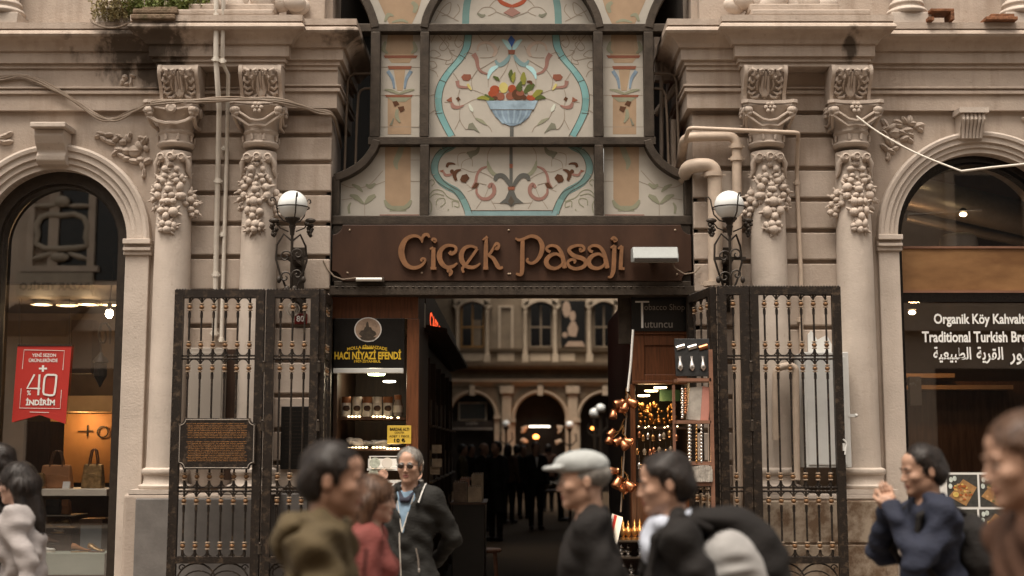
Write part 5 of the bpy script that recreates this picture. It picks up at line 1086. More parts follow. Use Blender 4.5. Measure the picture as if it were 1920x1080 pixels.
for y, d in ((782, .16), (840, .12)):
    q = MB(); q.pbox((628, y), (760, y + 5), Yk + d, Yk + .75, Yk + d); q.build('shelf', 'wood_dark', kl)
    q = MB(); rn = random.Random(y)
    for i in range(15):
        if rn.random() < .8: c = P(654 + i * 6.6, y - 1 + (2 if i > 10 else 0), Yk + d - .01); q.ell(c, (.012, .006, .005), None, 6, 4)
    q.build('light_strip', 'lit_warm', kl)
q = MB(); q.pbox((626, 905), (762, 1300), Yk + .02, Yk + .5, Yk + .02); q.build('counter', 'wood_red', kl, bev=.006)
q = MB(); c = P(706, 705, Yk + .5); q.lathe([(.0, 0), (.07, .005), (.08, .02)], tuple(c), 16); q.build('ceiling_light', 'lit_green', kl)
q = MB(); c = P(730, 718, Yk + .8); q.lathe([(.0, 0), (.055, .005), (.06, .02)], tuple(c), 16); q.build('ceiling_light', 'lit_white', kl)
spot('kiosk_light', P(700, 712, Yk + .35), 2.6, (1, .8, .55), .06, kl); spot('kiosk_light', P(700, 850, Yk + .3), 1.4, (1, .62, .3), .05, kl)
sg_ = thing('shop_sign', 'black signboard with yellow lettering and round castle picture over the spice kiosk', 'sign', P(690, 690, Yk - .06)); Ys = Yk - .03
q = MB(); q.pbox((626, 597), (758, 690), Ys, Ys + .03, Ys); q.build('board', 'black_board', sg_, bev=.003)
mat('sign_yellow', (.62, .40, .03), .5, var=.05); mat('sepia', (.34, .24, .17), .5, var=.3, vs=25, bump=0); mat('sepia_dark', (.06, .045, .032), .5, var=.4, vs=30, bump=0)
q = MB(); c = P(690, 618, Ys); q.disc(c.x, c.z, .117, .106, Ys - .003, Ys, 28)
q.prism([(P(x, y, Ys).x, P(x, y, Ys).z) for x, y in ((672, 628), (708, 628), (706, 636), (700, 640), (684, 640), (676, 636))], Ys - .0032, Ys); q.build('emblem_border', 'white_paint', sg_)
q = MB(); q.mi = 0; q.disc(c.x, c.z, .108, .097, Ys - .005, Ys, 28); q.mi = 1
q.prism([(P(x, y, Ys).x, P(x, y, Ys).z) for x, y in ((673, 626), (677, 620), (682, 619), (684, 614), (686, 613), (687, 606), (689, 603), (691, 606), (692, 613), (696, 614), (698, 619), (704, 622), (706, 627), (700, 632), (690, 635), (680, 633))], Ys - .007, Ys)
q.prism([(P(x, y, Ys).x, P(x, y, Ys).z) for x, y in ((675, 632), (705, 632), (702, 637), (690, 638), (678, 637))], Ys - .0075, Ys); q.build('emblem', ['sepia', 'sepia_dark'], sg_)
q = MB(); text_px(q, 'MOLLA SİNANZADE', (651, 650), (726, 658), Ys - .003, .02, curve=.02); q.pbox((679, 651.5), (700, 654.5), Ys - .004, Ys, Ys)
text_px(q, 'HACI NİYAZİ EFENDİ', (627, 655), (752, 674), Ys - .003, .035); text_px(q, '1907-İSTANBUL', (664, 673.5), (714, 680), Ys - .003, .02); q.build('lettering', 'sign_yellow', sg_)
pc = thing('price_sign', 'yellow price card with small black writing on the kiosk post', 'sign', P(749, 832, Yk - .03)); Yv = Yk - .03
q = MB(); q.pbox((726, 798), (771, 832), Yv, Yv + .006, Yv); q.build('card', mat('card_yellow', (.62, .42, .06), .5, var=.05), pc, bev=.003)
q = MB(); text_px(q, 'BARDAK ALTI', (731, 802), (767, 807.5), Yv - .002, .03); text_px(q, 'COASTER', (740, 809.5), (758, 813), Yv - .002, .01); text_px(q, 'ADET 1 PIECE', (730, 816), (767, 820), Yv - .002, .01); text_px(q, '10 ₺', (739, 822), (760, 829.5), Yv - .002, .04); q.build('lettering', 'black_board', pc)
mat('tin_white', (.60, .56, .50), .35, var=.05); mat('tin_lid', (.30, .13, .06), .35, .3, var=.3); mat('cocoa', (.045, .022, .012), .6)
for i, (px, lid, lab) in enumerate(((649, 'tin_lid', 'leftmost spice tin on the lit kiosk shelf, brown lid'), (669, 'tin_white', 'second spice tin on the kiosk shelf, white lid with small dot'), (688, 'tin_lid', 'third spice tin from the left, brown lid, dark round label'), (707, 'tin_white', 'fourth spice tin on the kiosk shelf, pale blue white lid'), (727, 'tin_lid', 'fifth spice tin beside the glass jar, brown lid'))):
    c = P(px, 782, Yk + .26); g = thing('spice_tin', lab, 'tin', (c.x, Yk + .26, c.z), group='spice tins on the kiosk shelf')
    q = MB(); q.lathe([(.0, .004), (.040, .004), (.041, .01), (.041, .118), (.039, .122), (.0, .122)], tuple(c), 18); q.build('can', 'tin_white', g, smooth=40)
    q = MB(); q.lathe([(.042, .123), (.042, .172), (.04, .176), (.0, .176)], tuple(c), 18); q.build('lid', lid, g, smooth=40)
    q = MB(); q.ell((c.x + .004, c.y - .034, c.z + .075), (.031, .014, .028), None, 14, 8); q.build('label_print', 'cocoa', g, smooth=60)
c = P(746, 782, Yk + .26); g = thing('spice_jar', 'clear jar with pale label at the right end of the kiosk shelf', 'jar', (c.x, Yk + .26, c.z))
q = MB(); q.lathe([(.0, .004), (.040, .004), (.042, .02), (.042, .11), (.030, .135), (.028, .15)], tuple(c), 18); q.build('glass', mat('jar_glass', (.30, .26, .22), .1), g, smooth=40); q = MB(); q.lathe([(.031, .15), (.031, .19), (.0, .195)], tuple(c), 16); q.build('lid', 'tin_lid', g, smooth=40); q = MB(); q.lathe([(.043, .04), (.043, .10)], tuple(c), 18); q.build('paper_label', 'tin_white', g)
for i, (px, m, lab) in enumerate(((668, 'tin_white', 'plastic wrapped sweets bag on the second kiosk shelf'), (716, 'cabinet_white', 'long folded white packet behind the yellow price card'))):
    c = P(px, 838, Yk + .3); q = MB(); rn = random.Random(px)
    for k in range(9): q.ell((c.x + rn.uniform(-.06, .06) * (1 + i), c.y + rn.uniform(-.04, .04), c.z + .02 + rn.uniform(0, .04 - i * .02)), (.05 + i * .03, .03, .025 - i * .008), Matrix.Rotation(rn.uniform(-.4, .4), 3, 'Y'), 9, 6)
    tag(q.build('packet', m, None, smooth=60), lab, 'packet')
rk_ = thing('coaster_rack', 'white stepped rack of round coasters behind the person in sunglasses', 'rack', P(735, 900, Yk - .1)); Yx = Yk - .14
q = MB(); q.pbox((690, 878), (792, 882), Yx - .08, Yx + .12, Yx); q.pbox((690, 900), (792, 905), Yx - .12, Yx + .12, Yx); q.pbox((690, 930), (792, 936), Yx - .14, Yx + .12, Yx); q.pbox((690, 860), (792, 877), Yx + .06, Yx + .07, Yx + .06); q.pbox((692, 856), (694, 940), Yx, Yx + .02, Yx); q.pbox((788, 856), (790, 940), Yx, Yx + .02, Yx); q.tube([P(692, 856, Yx), P(790, 856, Yx)], .004, 5); q.build('rack_frame', 'white_paint', rk_)
for i, (px, py, m) in enumerate(((700, 890, 'sage_c'), (718, 890, 'rose_c'), (760, 890, 'blue_c'), (782, 890, 'rose_c'), (703, 868, 'sage_c'), (726, 868, 'cream_paint'), (770, 868, 'rose_c'), (785, 868, 'cream_paint'), (706, 918, 'rose_c'), (724, 918, 'blue_c'), (783, 918, 'blue_c'))):
    if m not in MATS: mat(m, {'sage_c': (.4, .42, .34), 'rose_c': (.5, .30, .22), 'blue_c': (.20, .38, .55)}[m], .3, var=.4, vs=40, bump=0)
    c = P(px, py, Yx - .1); q = MB(); q.lathe([(.042, 0), (.045, .003), (.043, .007), (.0, .006)], tuple(c), 18, Matrix.Rotation(R(78), 3, 'X')); q.build('coaster', m, rk_, smooth=40)
spot('rack_light', P(730, 845, Yk + .0), 1.5, (1, .75, .5), .05)
# ---------------------------------------------------------------- dark shop row along the left side of the passage
rw = thing('shop_row', 'dark row of shop fronts receding along the left side of the passage', 'shop row', (-1.2, 2, 0))
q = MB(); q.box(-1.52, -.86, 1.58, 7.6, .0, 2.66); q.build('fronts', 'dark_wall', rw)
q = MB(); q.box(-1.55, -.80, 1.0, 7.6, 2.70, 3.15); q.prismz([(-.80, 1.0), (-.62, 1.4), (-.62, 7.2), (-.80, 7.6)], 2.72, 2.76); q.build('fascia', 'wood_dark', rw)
q = MB(); v, f = text_verts('CAFE RESTAURANT', .02); a = min(p[0] for p in v); b = max(p[0] for p in v)
q.add([(-.797, 1.6 + 5.2 * (p[0] - a) / (b - a), 2.80 + .22 * p[1]) for p in v], [t for t in f]); q.build('neon_letters', 'lit_red', rw)
rn = random.Random(21); mat('dim_pack', (.09, .06, .04), .6, var=.5, vs=9); mat('dim_pack_light', (.20, .15, .10), .6, var=.4, vs=9)
for k in range(6):
    q = MB(); y0 = 1.7 + k * .95; q.box(-.86, -.80, y0, y0 + .03, .1, 2.5); q.build('upright', 'wood_dark', rw)
for k, (y, z) in enumerate([(1.9 + (i % 6) * .9, .75 + (i // 6) * .55) for i in range(18)]):
    q = MB()
    for i in range(4): h = rn.uniform(.14, .3); q.box(-.86, -.81 - rn.uniform(0, .02), y + i * .17, y + i * .17 + .14, z, z + h)
    q.box(-.86, -.78, y - .02, y + .72, z - .02, z - .001); q.build('stocked_shelf', 'dim_pack' if rn.random() < .7 else 'dim_pack_light', rw)
q = MB(); q.pbox((786, 568), (797, 613), .9, 1.0, .9); tag(q.build('box_lamp', 'cabinet_white', None, bev=.006), 'small white box lamp beside the kiosk post', 'lamp')
for i, (px, py) in enumerate(((819, 842), (819, 868), (815, 882))):
    q = MB(); q.pbox((px - 9, py - 8), (px + 9, py + 8), .9 + i * .02, .915 + i * .02, .9); tag(q.build('postcard', 'dim_pack_light'), ('topmost', 'middle', 'lowest')[i] + ' of three dim postcards on the dark shop wall', 'postcard', 'postcards on the dark shop wall')
# display table with books in the passage
dt = thing('display_table', 'black draped display table inside the passage mouth', 'table', (X(880, 1000, 1.6), 1.9, 0)); Yb = 1.6
q = MB(); q.pbox((846, 945), (909, 1300), Yb, Yb + .8, Yb); q.build('drape', 'black_board', dt, bev=.01); q = MB(); q.pbox((844, 942), (912, 946), Yb - .03, Yb + .85, Yb); q.build('table_top', 'wood_dark', dt)
for i, (a, b, t, m, lab) in enumerate(((850, 876, 905, 'dim_pack', 'brown slatted tray of booklets at the left of the black table'), (877, 903, 914, 'dim_pack_light', 'pale open carton of leaflets on the black table'), (862, 880, 898, 'shelf_wood', 'thin wooden tray behind the booklets'), (884, 906, 890, 'dim_pack_light', 'tall pale leaflet stand at the back of the black table'))):
    y0 = Yb + .02 + (i > 1) * .3; q = MB(); q.pbox((a, t), (b, 941.5), y0, y0 + .22, y0)
    for k in range(5): q.pbox((a + 2 + k * 4.4, t - 3), (a + 4.5 + k * 4.4, t + 2), y0 + .03, y0 + .19, y0)
    tag(q.build('leaflet_box', m), lab, 'box')
st_ = thing('stool', 'small wooden stool by the black display table', 'stool', (X(911, 1000, 2.6), 2.7, 0)); q = MB(); c = Vector((X(914, 960, 2.7), 2.75, .55)); q.lathe([(.14, 0), (.15, .02), (.14, .035), (0, .035)], tuple(c), 16); q.build('seat', 'shelf_wood', st_)
for a in range(4): q = MB(); e = Vector((.11 * math.cos(a * 1.57 + .7), .11 * math.sin(a * 1.57 + .7), 0)); q.tube([c + e, (c.x + e.x * 1.4, c.y + e.y * 1.4, 0)], .014, 6); q.build('leg', 'shelf_wood', st_)
# ---------------------------------------------------------------- tobacco shop right of the passage
Yt = .2
kr = thing('tobacco_kiosk', 'red brown panelled tobacco kiosk under the black signboard with white capitals', 'kiosk', P(1240, 1000, Yt))
q = MB(); q.pbox((1160, 556), (1183, 644), Yt + .02, Yt + .1, Yt); q.build('side_post', 'worn_metal', kr)
q = MB(); q.pbox((1185, 621), (1300, 627), Yt - .02, Yt + .05, Yt); q.pbox((1185, 714), (1300, 720), Yt - .02, Yt + .05, Yt); q.pbox((1185, 627), (1208, 714), Yt, Yt + .05, Yt); q.pbox((1274, 627), (1300, 714), Yt, Yt + .05, Yt); q.pbox((1208, 627), (1274, 647), Yt + .001, Yt + .05, Yt); q.pbox((1208, 702), (1274, 714), Yt + .001, Yt + .05, Yt); q.build('panel_frame', 'wood_red', kr, bev=.004)
q = MB(); q.pbox((1208, 647), (1274, 702), Yt + .02, Yt + .04, Yt); q.build('panel', 'wood_red', kr)
q = MB(); q.pbox((1185, 720), (1194, 1300), Yt, Yt + .08, Yt); q.build('post', 'wood_red', kr, bev=.004)
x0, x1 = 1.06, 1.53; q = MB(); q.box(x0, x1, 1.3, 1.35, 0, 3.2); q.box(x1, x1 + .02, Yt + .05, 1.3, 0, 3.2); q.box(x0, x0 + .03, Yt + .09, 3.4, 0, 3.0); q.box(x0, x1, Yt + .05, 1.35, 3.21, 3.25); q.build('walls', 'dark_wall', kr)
q = MB(); q.pbox((1194, 800), (1300, 804), Yt + .02, Yt + .7, Yt + .02); q.build('shelf', 'wood_dark', kr); q = MB(); q.pbox((1194, 905), (1300, 1300), Yt + .02, Yt + .6, Yt + .02); q.build('counter', 'wood_red', kr)
for px, py, d in ((1221, 735, .25), (1238, 729, .45), (1206, 744, .3)):
    q = MB(); c = P(px, py, Yt + d); q.lathe([(.0, 0), (.055, .004), (.06, .015)], tuple(c), 14); q.build('ceiling_light', 'lit_warm', kr)
spot('tobacco_light', P(1232, 750, Yt + .2), 1.6, (1, .58, .25), .05, kr); spot('tobacco_light', P(1250, 860, Yt + .1), 2, (1, .55, .25), .05, kr)
q = MB(); q.pbox((1237, 731), (1275, 752), Yt + .3, Yt + .32, Yt + .3); q.build('green_lamp_panel', mat('dim_green', (.02, .06, .035), .5), kr)
rn = random.Random(4); mat('brass', (.42, .225, .085), .34, .9, var=.2, vs=30, bump=0)
q = MB()
for k in range(70): c = P(rn.uniform(1197, 1268), rn.uniform(757, 797), Yt + rn.uniform(.25, .6)); q.ell(c, (rn.uniform(.01, .022), .015, rn.uniform(.012, .03)), None, 7, 5)
q.build('trinkets', 'brass', kr, smooth=60).__setitem__('kind', 'stuff')
q = MB()
for i in (0, 2, 3, 5, 8, 9, 12): c = P(1198 + i * 6, 799.5 + (i % 3), Yt); q.ell(c, (.007, .005, .004), None, 6, 4)
q.build('light_strip', 'lit_warm', kr)
ts = thing('shop_sign', 'black signboard with a tall thin white T over the tobacco kiosk', 'sign', P(1240, 620, Yt - .05)); Ys = Yt - .04
q = MB(); q.pbox((1184, 556), (1300, 621), Ys, Ys + .04, Ys); q.build('board', 'black_board', ts, bev=.003)
q = MB(); q.pbox((1191, 564.5), (1217, 567.5), Ys - .004, Ys, Ys); q.pbox((1202, 567.5), (1206, 615), Ys - .004, Ys, Ys); q.build('tall_letter', 'white_paint', ts)
q = MB(); text_px(q, 'obacco Shop', (1208, 570), (1284, 585), Ys - .003, .0); text_px(q, 'utuncu', (1209, 603), (1261, 614.5), Ys - .003, .005); q.build('lettering', mat('dim_letter', (.24, .21, .18), .5), ts)
# open shelf stand in front of it
ss = thing('shelf_stand', 'narrow wooden shelf stand with goods against the right gate', 'shelf stand', P(1310, 1000, .1)); Yo = -.88
q = MB(); q.pbox((1334, 655), (1341, 1200), Yo, Yo + .03, Yo); q.pbox((1270, 720), (1275, 1200), Yo + .19, Yo + .22, Yo); q.build('upright', 'shelf_wood', ss)
for y in (709, 788, 866, 905): q = MB(); q.pbox((1270, y), (1333.5, y + 6), Yo, Yo + .22, Yo); q.build('shelf', 'shelf_wood', ss)
mat('silver', (.62, .58, .54), .25, .95, var=.1, bump=0)
for i, px in enumerate((1278, 1300, 1321)):
    c = P(px, 706, Yo + .06); g = thing('pipe_case', ('leftmost', 'middle', 'rightmost')[i] + ' black gift case with silver pipe on the top shelf', 'gift case', (c.x, c.y, c.z), group='black gift cases on the top shelf')
    w = .048; q = MB(); q.prismx([(Yo + .02, c.z), (Yo + .05, c.z), (Yo + .13, c.z + .30), (Yo + .10, c.z + .30)], c.x - w, c.x + w); q.build('case', 'black_board', g, bev=.003)
    q = MB(); q.lathe([(.0, 0), (.024, .02), (.02, .05), (.009, .09), (.012, .12)], (c.x - .012, Yo + .025, c.z + .04), 10, Matrix.Rotation(R(-14), 3, 'X')); q.build('silver_spoon', 'silver', g, smooth=60)
    q = MB(); q.tube([(c.x - .035, Yo + .08, c.z + .22), (c.x + .03, Yo + .08, c.z + .24)], .022, 8); q.build('silver_ring', 'silver' if i < 2 else 'copper', g, smooth=60)
bk = thing('picture_book', 'large book with pink and grey cover leaning on the middle shelf', 'book', P(1311, 787, Yo + .05)); q = MB()
def quad(q, pts, Y, d): q.prism([(P(x, y, Y).x, P(x, y, Y).z) for x, y in pts], Y, Y + d)
quad(q, [(1294, 727), (1317, 724), (1313, 788), (1287, 786)], Yo + .03, .025); q.build('cover', mat('book_grey', (.42, .38, .33), .5, var=.3, vs=8), bk); q = MB(); quad(q, [(1317.3, 724), (1335, 727), (1328, 788), (1313.3, 788)], Yo + .028, .027); q.build('spine_side', mat('book_pink', (.50, .23, .18), .5, var=.15, vs=8), bk)
for i, px in enumerate((1279, 1285)):
    g = thing('bead_strand', ('longer', 'shorter')[i] + ' strand of prayer beads left of the pink book', 'bead strand', P(px, 735, Yo)); q = MB()
    for k in range(13 - 2 * i): q.ell(P(px + (k % 2), 730 + k * 4.4, Yo + .01), .012, None, 7, 5)
    q.build('beads', 'copper' if i else 'silver', g, smooth=60); q = MB(); q.tube([P(px, 722, Yo + .01), P(px, 732, Yo + .01)], .003, 4); q.build('cord', 'cable_dark', g)
for i, (px, m) in enumerate(((1293, 'silver'), (1306, 'brass'), (1315, 'silver'))):
    g = thing('bracelet_strip', ('wide silver', 'beaded brass', 'beaded silver')[i] + ' bracelet strip hanging under the pink book', 'bracelet strip', P(px, 800, Yo), group='bracelet strips under the shelf'); q = MB()
    for k in range(11): q.ell(P(px, 799 + k * 6.6, Yo + .0), (.016 if i == 0 else .010, .008, .013), None, 7, 5)
    q.build('links', m, g, smooth=60); q = MB(); q.tube([P(px, 794, Yo), P(px, 800, Yo)], .003, 4); q.build('hook', 'dark_metal', g)
q = MB()
for k in range(12): q.pbox((1297 + k * 3.2, 872 + abs(k - 6) * .5), (1299.4 + k * 3.2, 903), Yo - .02, Yo + .1, Yo)
q.pbox((1296, 880), (1336, 901), Yo - .01, Yo + .09, Yo); tag(q.build('woven_pouch', mat('woven', (.42, .38, .33), .7, var=.5, vs=30)), 'grey striped woven pouch on the lowest shelf', 'pouch')
rn = random.Random(77)
for k in range(22):
    px = 1197 + (k % 8) * 10 + rn.uniform(-3, 3); py = 812 + (k // 8) * 27 + rn.uniform(-5, 5); c = P(px, py, Yt - .03); g = thing('hanging_charm', 'small metal charm hung in the dark counter opening of the tobacco kiosk', 'charm', tuple(c), group='metal charms in the tobacco kiosk')
    q = MB(); q.tube([c + Vector((0, 0, .0)), c + Vector((0, 0, .05 + rn.uniform(0, .04)))], .0025, 4); q.build('cord', 'cable_dark', g); q = MB(); q.lathe([(0, .01), (.012, 0), (.018, -.02), (.010, -.035), (.014, -.045), (0, -.05)], tuple(c), 9); q.build('charm_body', rn.choice(['copper', 'brass', 'silver', 'dim_pack_light']), g, smooth=50)
# cords of copper pots
def rope(lab, pts, r, m): q = MB(); q.tube(pts, r, 7); return tag(q.build('rope', m, None, smooth=60), lab, 'cord')
Yr = .05
rope('pale twisted cord from which the copper pots hang', [P(1187, 618, Yr), P(1183, 680, Yr), P(1177, 734, Yr)], .011, 'white_paint'); rope('lower green cord between the clusters of copper pots', [P(1177, 738, Yr), P(1173, 800, Yr), P(1169, 870, Yr), P(1164, 960, Yr)], .007, 'cable_grey')
def pot(px, py, tilt, sc, lab, handle=1):
    c = P(px, py, Yr - .02); g = thing('copper_pot', lab, 'coffee pot', tuple(c), group='copper coffee pots hung on the cord'); rot = Matrix.Rotation(R(tilt), 3, 'Y') @ Matrix.Rotation(R(-18), 3, 'X')
    q = MB(); q.lathe([(.0, -.045), (.040, -.045), (.044, -.035), (.040, .0), (.030, .028), (.030, .036), (.037, .048), (.033, .047), (.027, .034), (.0, .0)], (0, 0, 0), 16, rot * sc); q.xf(Matrix.Translation(c)); q.build('pot_body', 'copper', g, smooth=50)
    q = MB(); d = rot @ Vector((.1, 0, .9)) ; q.tube([c + rot @ Vector((.03 * sc, 0, .03 * sc)), c + rot @ Vector((.06 * sc, 0, .09 * sc)), P(1174 - (py - 750) * .06, py - 27, Yr)], .0055, 6); q.build('handle', 'brass', g, smooth=60)
PW = ['upper', 'middle', 'lowest']
for ci, (cy, lst) in enumerate(((757, ((1160, 0, 70, 1), (1172, 6, 20, .9), (1185, -2, -60, 1.05), (1166, 12, 110, .8), (1150, 20, 10, .9))), (832, ((1158, -4, 60, .9), (1170, 2, -30, 1), (1178, -4, -70, .9), (1146, -20, 40, .8), (1143, -8, 20, .9))), (905, ((1150, -22, 90, .9), (1158, 0, 25, 1.15), (1180, 6, -50, 1.1), (1168, 12, 140, .9))))):
    for k, (px, dy, ti, sc) in enumerate(lst): pot(px, cy + dy, ti, sc * .9, 'copper coffee pot, number %d from the left edge of the %s hanging cluster'.replace('number %d from the left edge', ('first', 'second', 'third', 'fourth', 'fifth')[sorted(range(len(lst)), key=lambda i: lst[i][0]).index(k)] + ' from the left') % PW[ci])
# tiered stand of gilt ornaments on the pavement
os_ = thing('ornament_stand', 'tiered stand of gilt and silver ornaments at the foot of the tobacco kiosk', 'display stand', P(1195, 1080, -.25)); Yg_ = -.3
for row, dz in ((1012, 0), (1043, 1), (1078, 2), (1120, 3)):
    q = MB(); q.pbox((1158, row), (1242, row + 3), Yg_ - .1, Yg_ + .15, Yg_); q.build('tier', 'dark_metal', os_)
q = MB(); 
for px in (1160, 1240): q.pbox((px - 2, 1000), (px + 2, 1330), Yg_ + .12, Yg_ + .15, Yg_)
q.pbox((1158, 1015), (1242, 1330), Yg_ + .151, Yg_ + .17, Yg_); q.build('back', 'wood_dark', os_)
for row, m, pxs_ in ((1012, 'brass', (1168, 1178, 1190, 1200, 1214, 1224)), (1043, 'silver', (1166, 1178, 1200, 1210, 1226)), (1078, 'silver', (1170, 1184, 1202, 1220))):
    for i, px in enumerate(pxs_):
        c = P(px, row, Yg_); g = thing('ornament', ('gilt' if m == 'brass' else 'silver') + ' teardrop ornament, ' + ('first', 'second', 'third', 'fourth', 'fifth', 'sixth')[i] + ' from the left on the ' + {1012: 'top', 1043: 'second', 1078: 'third'}[row] + ' tier', 'ornament', (c.x, Yg_, c.z), group='ornaments on the tiered stand')
        h = .17 * random.uniform(.85, 1.1) if m == 'brass' else .10; q = MB(); q.lathe([(.0, 0), (.028, 0), (.028, h * .08), (.010, h * .14), (.026, h * .3), (.032, h * .42), (.024, h * .55), (.010, h * .68), (.014, h * .76), (.008, h * .88), (.0, h)], tuple(c), 12); q.build('body', m, g, smooth=50)
spot('stand_light', P(1196, 975, Yg_ - .2), 1.6, (1, .75, .45), .04, os_)
cd = thing('greeting_card', 'tilted white card with a dark red stripe beside the gilt ornaments', 'card', P(1152, 1030, -.35)); q = MB(); quad(q, [(1148, 963), (1168, 970), (1154, 1036), (1132, 1028)], -.36, .01); q.build('card', 'white_paint', cd); q = MB(); quad(q, [(1152, 965), (1157, 967), (1143, 1032), (1138, 1030)], -.364, .004); q.build('stripe', 'banner_red', cd)
# ---------------------------------------------------------------- facade at the far side of the courtyard
YC = 35.0
cb = thing('courtyard_building', 'dim ornate two storey facade with arches at the far end of the courtyard', 'building', (0.8, YC, 0))
def PC(px, py, d=0): return P(px, py, YC - d)
wpoly = [(PC(740, 300).x, 0), (PC(740, 300).x, 11), (PC(1260, 300).x, 11), (PC(1260, 300).x, 0)]
AR = [(886, 779, 41), (1013, 785, 47), (1134, 785, 47)]
def arc_px(cx, cy, r, n=24): return [(PC(cx + r * math.cos(t), cy).x, PC(cx, cy - r * math.sin(t)).z) for t in np.linspace(math.pi, 0, n)]
pts = [(PC(740, 300).x, 0)]
for cx, cy, r in AR: pts += [(PC(cx - r, cy).x, 0)] + arc_px(cx, cy, r) + [(PC(cx + r, cy).x, 0)]
pts += [(PC(1260, 300).x, 0), (PC(1260, 300).x, 11), (PC(740, 300).x, 11)]
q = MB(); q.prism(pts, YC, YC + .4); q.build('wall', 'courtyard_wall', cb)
q = MB(); q.box(PC(740, 300).x, PC(1260, 300).x, YC + 1.2, YC + 1.3, 0, 11); q.build('back_wall', 'dark_wall', cb)
for cx, cy, r in AR:
    q = MB(); k = pxs(YC); c = PC(cx, cy); q.arc(c.x, c.z, [(r * k, YC - .12), ((r + 3) * k, YC - .16), ((r + 6) * k, YC - .10), ((r + 8) * k, YC - .14), ((r + 8) * k, YC + .02), (r * k, YC + .02)], 0, 180, 30)
    for e in (-1, 1):
        q.box(c.x + e * r * k, c.x + e * (r + 9) * k, YC - .14, YC + .01, 0, c.z - .12); q.box(c.x + e * (r - 1) * k, c.x + e * (r + 11) * k, YC - .22, YC + .01, c.z - .12, c.z)
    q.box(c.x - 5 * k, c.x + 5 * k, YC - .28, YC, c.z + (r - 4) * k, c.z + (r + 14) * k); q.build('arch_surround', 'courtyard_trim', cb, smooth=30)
for a, b in ((941, 959), (1065, 1083)):
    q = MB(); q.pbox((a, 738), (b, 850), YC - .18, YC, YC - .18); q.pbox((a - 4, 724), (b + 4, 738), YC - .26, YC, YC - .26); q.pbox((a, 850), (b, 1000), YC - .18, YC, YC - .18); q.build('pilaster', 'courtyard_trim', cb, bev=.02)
q = MB()
prof = lambda rows: [(d, PC(960, r, max(d, 0)).z) for r, d in rows]
pathc = [(PC(740, 300).x, YC), (PC(1260, 300).x, YC)]
q.sweep(prof([(724, -.1), (724, .06), (718, .12), (716, .22), (711, .24), (710, .05), (710, -.1)]), pathc); q.build('string_course', 'courtyard_trim', cb)
q = MB(); q.sweep(prof([(692, -.1), (692, .30), (688, .46), (684, .50), (679, .52), (679, -.1)]), pathc); q.sweep(prof([(659, -.1), (659, .12), (653, .16), (653, -.1)]), pathc); q.build('balcony_ledge', 'courtyard_wall', cb)
for x in (862, 872, 932, 944, 965, 992, 1030, 1048, 1052, 1082): pass
for a, b in ((866, 906), (933, 964), (994, 1032), (1050, 1078)): q = MB(); q.pbox((a, 661), (b, 677), YC - .06, YC, YC - .06); q.build('apron_panel', 'courtyard_trim', cb)
mat('courtyard_light', (.40, .33, .25), .7)
q = MB(); q.pbox((934, 573), (963, 577), YC - .07, YC, YC); q.pbox((934, 577), (939, 653), YC - .07, YC, YC); q.pbox((958, 577), (963, 653), YC - .07, YC, YC); q.build('framed_panel', 'courtyard_trim', cb)
for wi, (a, b, t) in enumerate(((864, 908, 571), (992, 1036, 573), (1112, 1152, 573))):
    m = 'yellow_frame' if wi == 0 else 'courtyard_wall'
    q = MB(); q.pbox((a, t), (a + 3, 652), YC - .06, YC, YC); q.pbox((b - 3, t), (b, 652), YC - .06, YC, YC); q.pbox((a + 3, 649), (b - 3, 652), YC - .06, YC, YC)
    q.pbox(((a + b) / 2 - 1.5, t), ((a + b) / 2 + 1.5, 649), YC - .06, YC, YC); q.pbox((a + 3, 612), (b - 3, 615), YC - .055, YC, YC)
    wf = q.build('window', m, cb); q = MB(); q.pbox((a, t - 6), (b, 650), YC - .02, YC - .01, YC); q.build('pane', 'window_black', wf)
    if wi == 0: q = MB(); q.pbox((886, 600), (902, 648), YC - .035, YC - .025, YC); q.build('blind', 'courtyard_wall', wf)
    k = pxs(YC)
    for x in (a - 7, b + 5):
        c = PC(x, 620, .2).x; z0, z1 = PC(x, 664, .2).z, PC(x, 583, .2).z
        q = MB(); q.lathe([(4.6 * k, z0), (4.2 * k, z0 + .15), (3.9 * k, z1 - .1), (4.6 * k, z1 - .05), (4.0 * k, z1)], (c, YC - .2, 0), 14); q.lathe([(4 * k, z1), (6 * k, z1 + .16), (6.4 * k, z1 + .2)], (c, YC - .2, 0), 14)
        q.box(c - 6 * k, c + 6 * k, YC - .34, YC, z0 - .28, z0 - .01); q.box(c - 6 * k, c + 6 * k, YC - .3, YC, z1 + .21, z1 + .55); q.build('window_column', 'courtyard_trim', cb, smooth=40)
    c = PC((a + b) / 2, 579, .1); q = MB(); ww = (b - a) / 2 + 12
    q.stroke([(PC((a + b) / 2 + ww * u, 579 - 18 * math.cos(u * 1.45), .2).x, PC(960, 579 - 18 * math.cos(u * 1.45), .2).z) for u in np.linspace(-1, 1, 11)], 9 * k, YC - .3, YC, 3); q.build('window_head', 'courtyard_trim', cb)
pt = thing('wall_painting', 'large dark painting of a standing figure on the courtyard facade', 'painting', PC(1075, 650)); q = MB(); q.pbox((1052, 564), (1097, 650), YC - .05, YC, YC); q.build('canvas', 'black_board', pt)
q = MB(); 
def pf(l, dy=0): return [(PC(x, y).x, PC(x, y).z) for x, y in l]
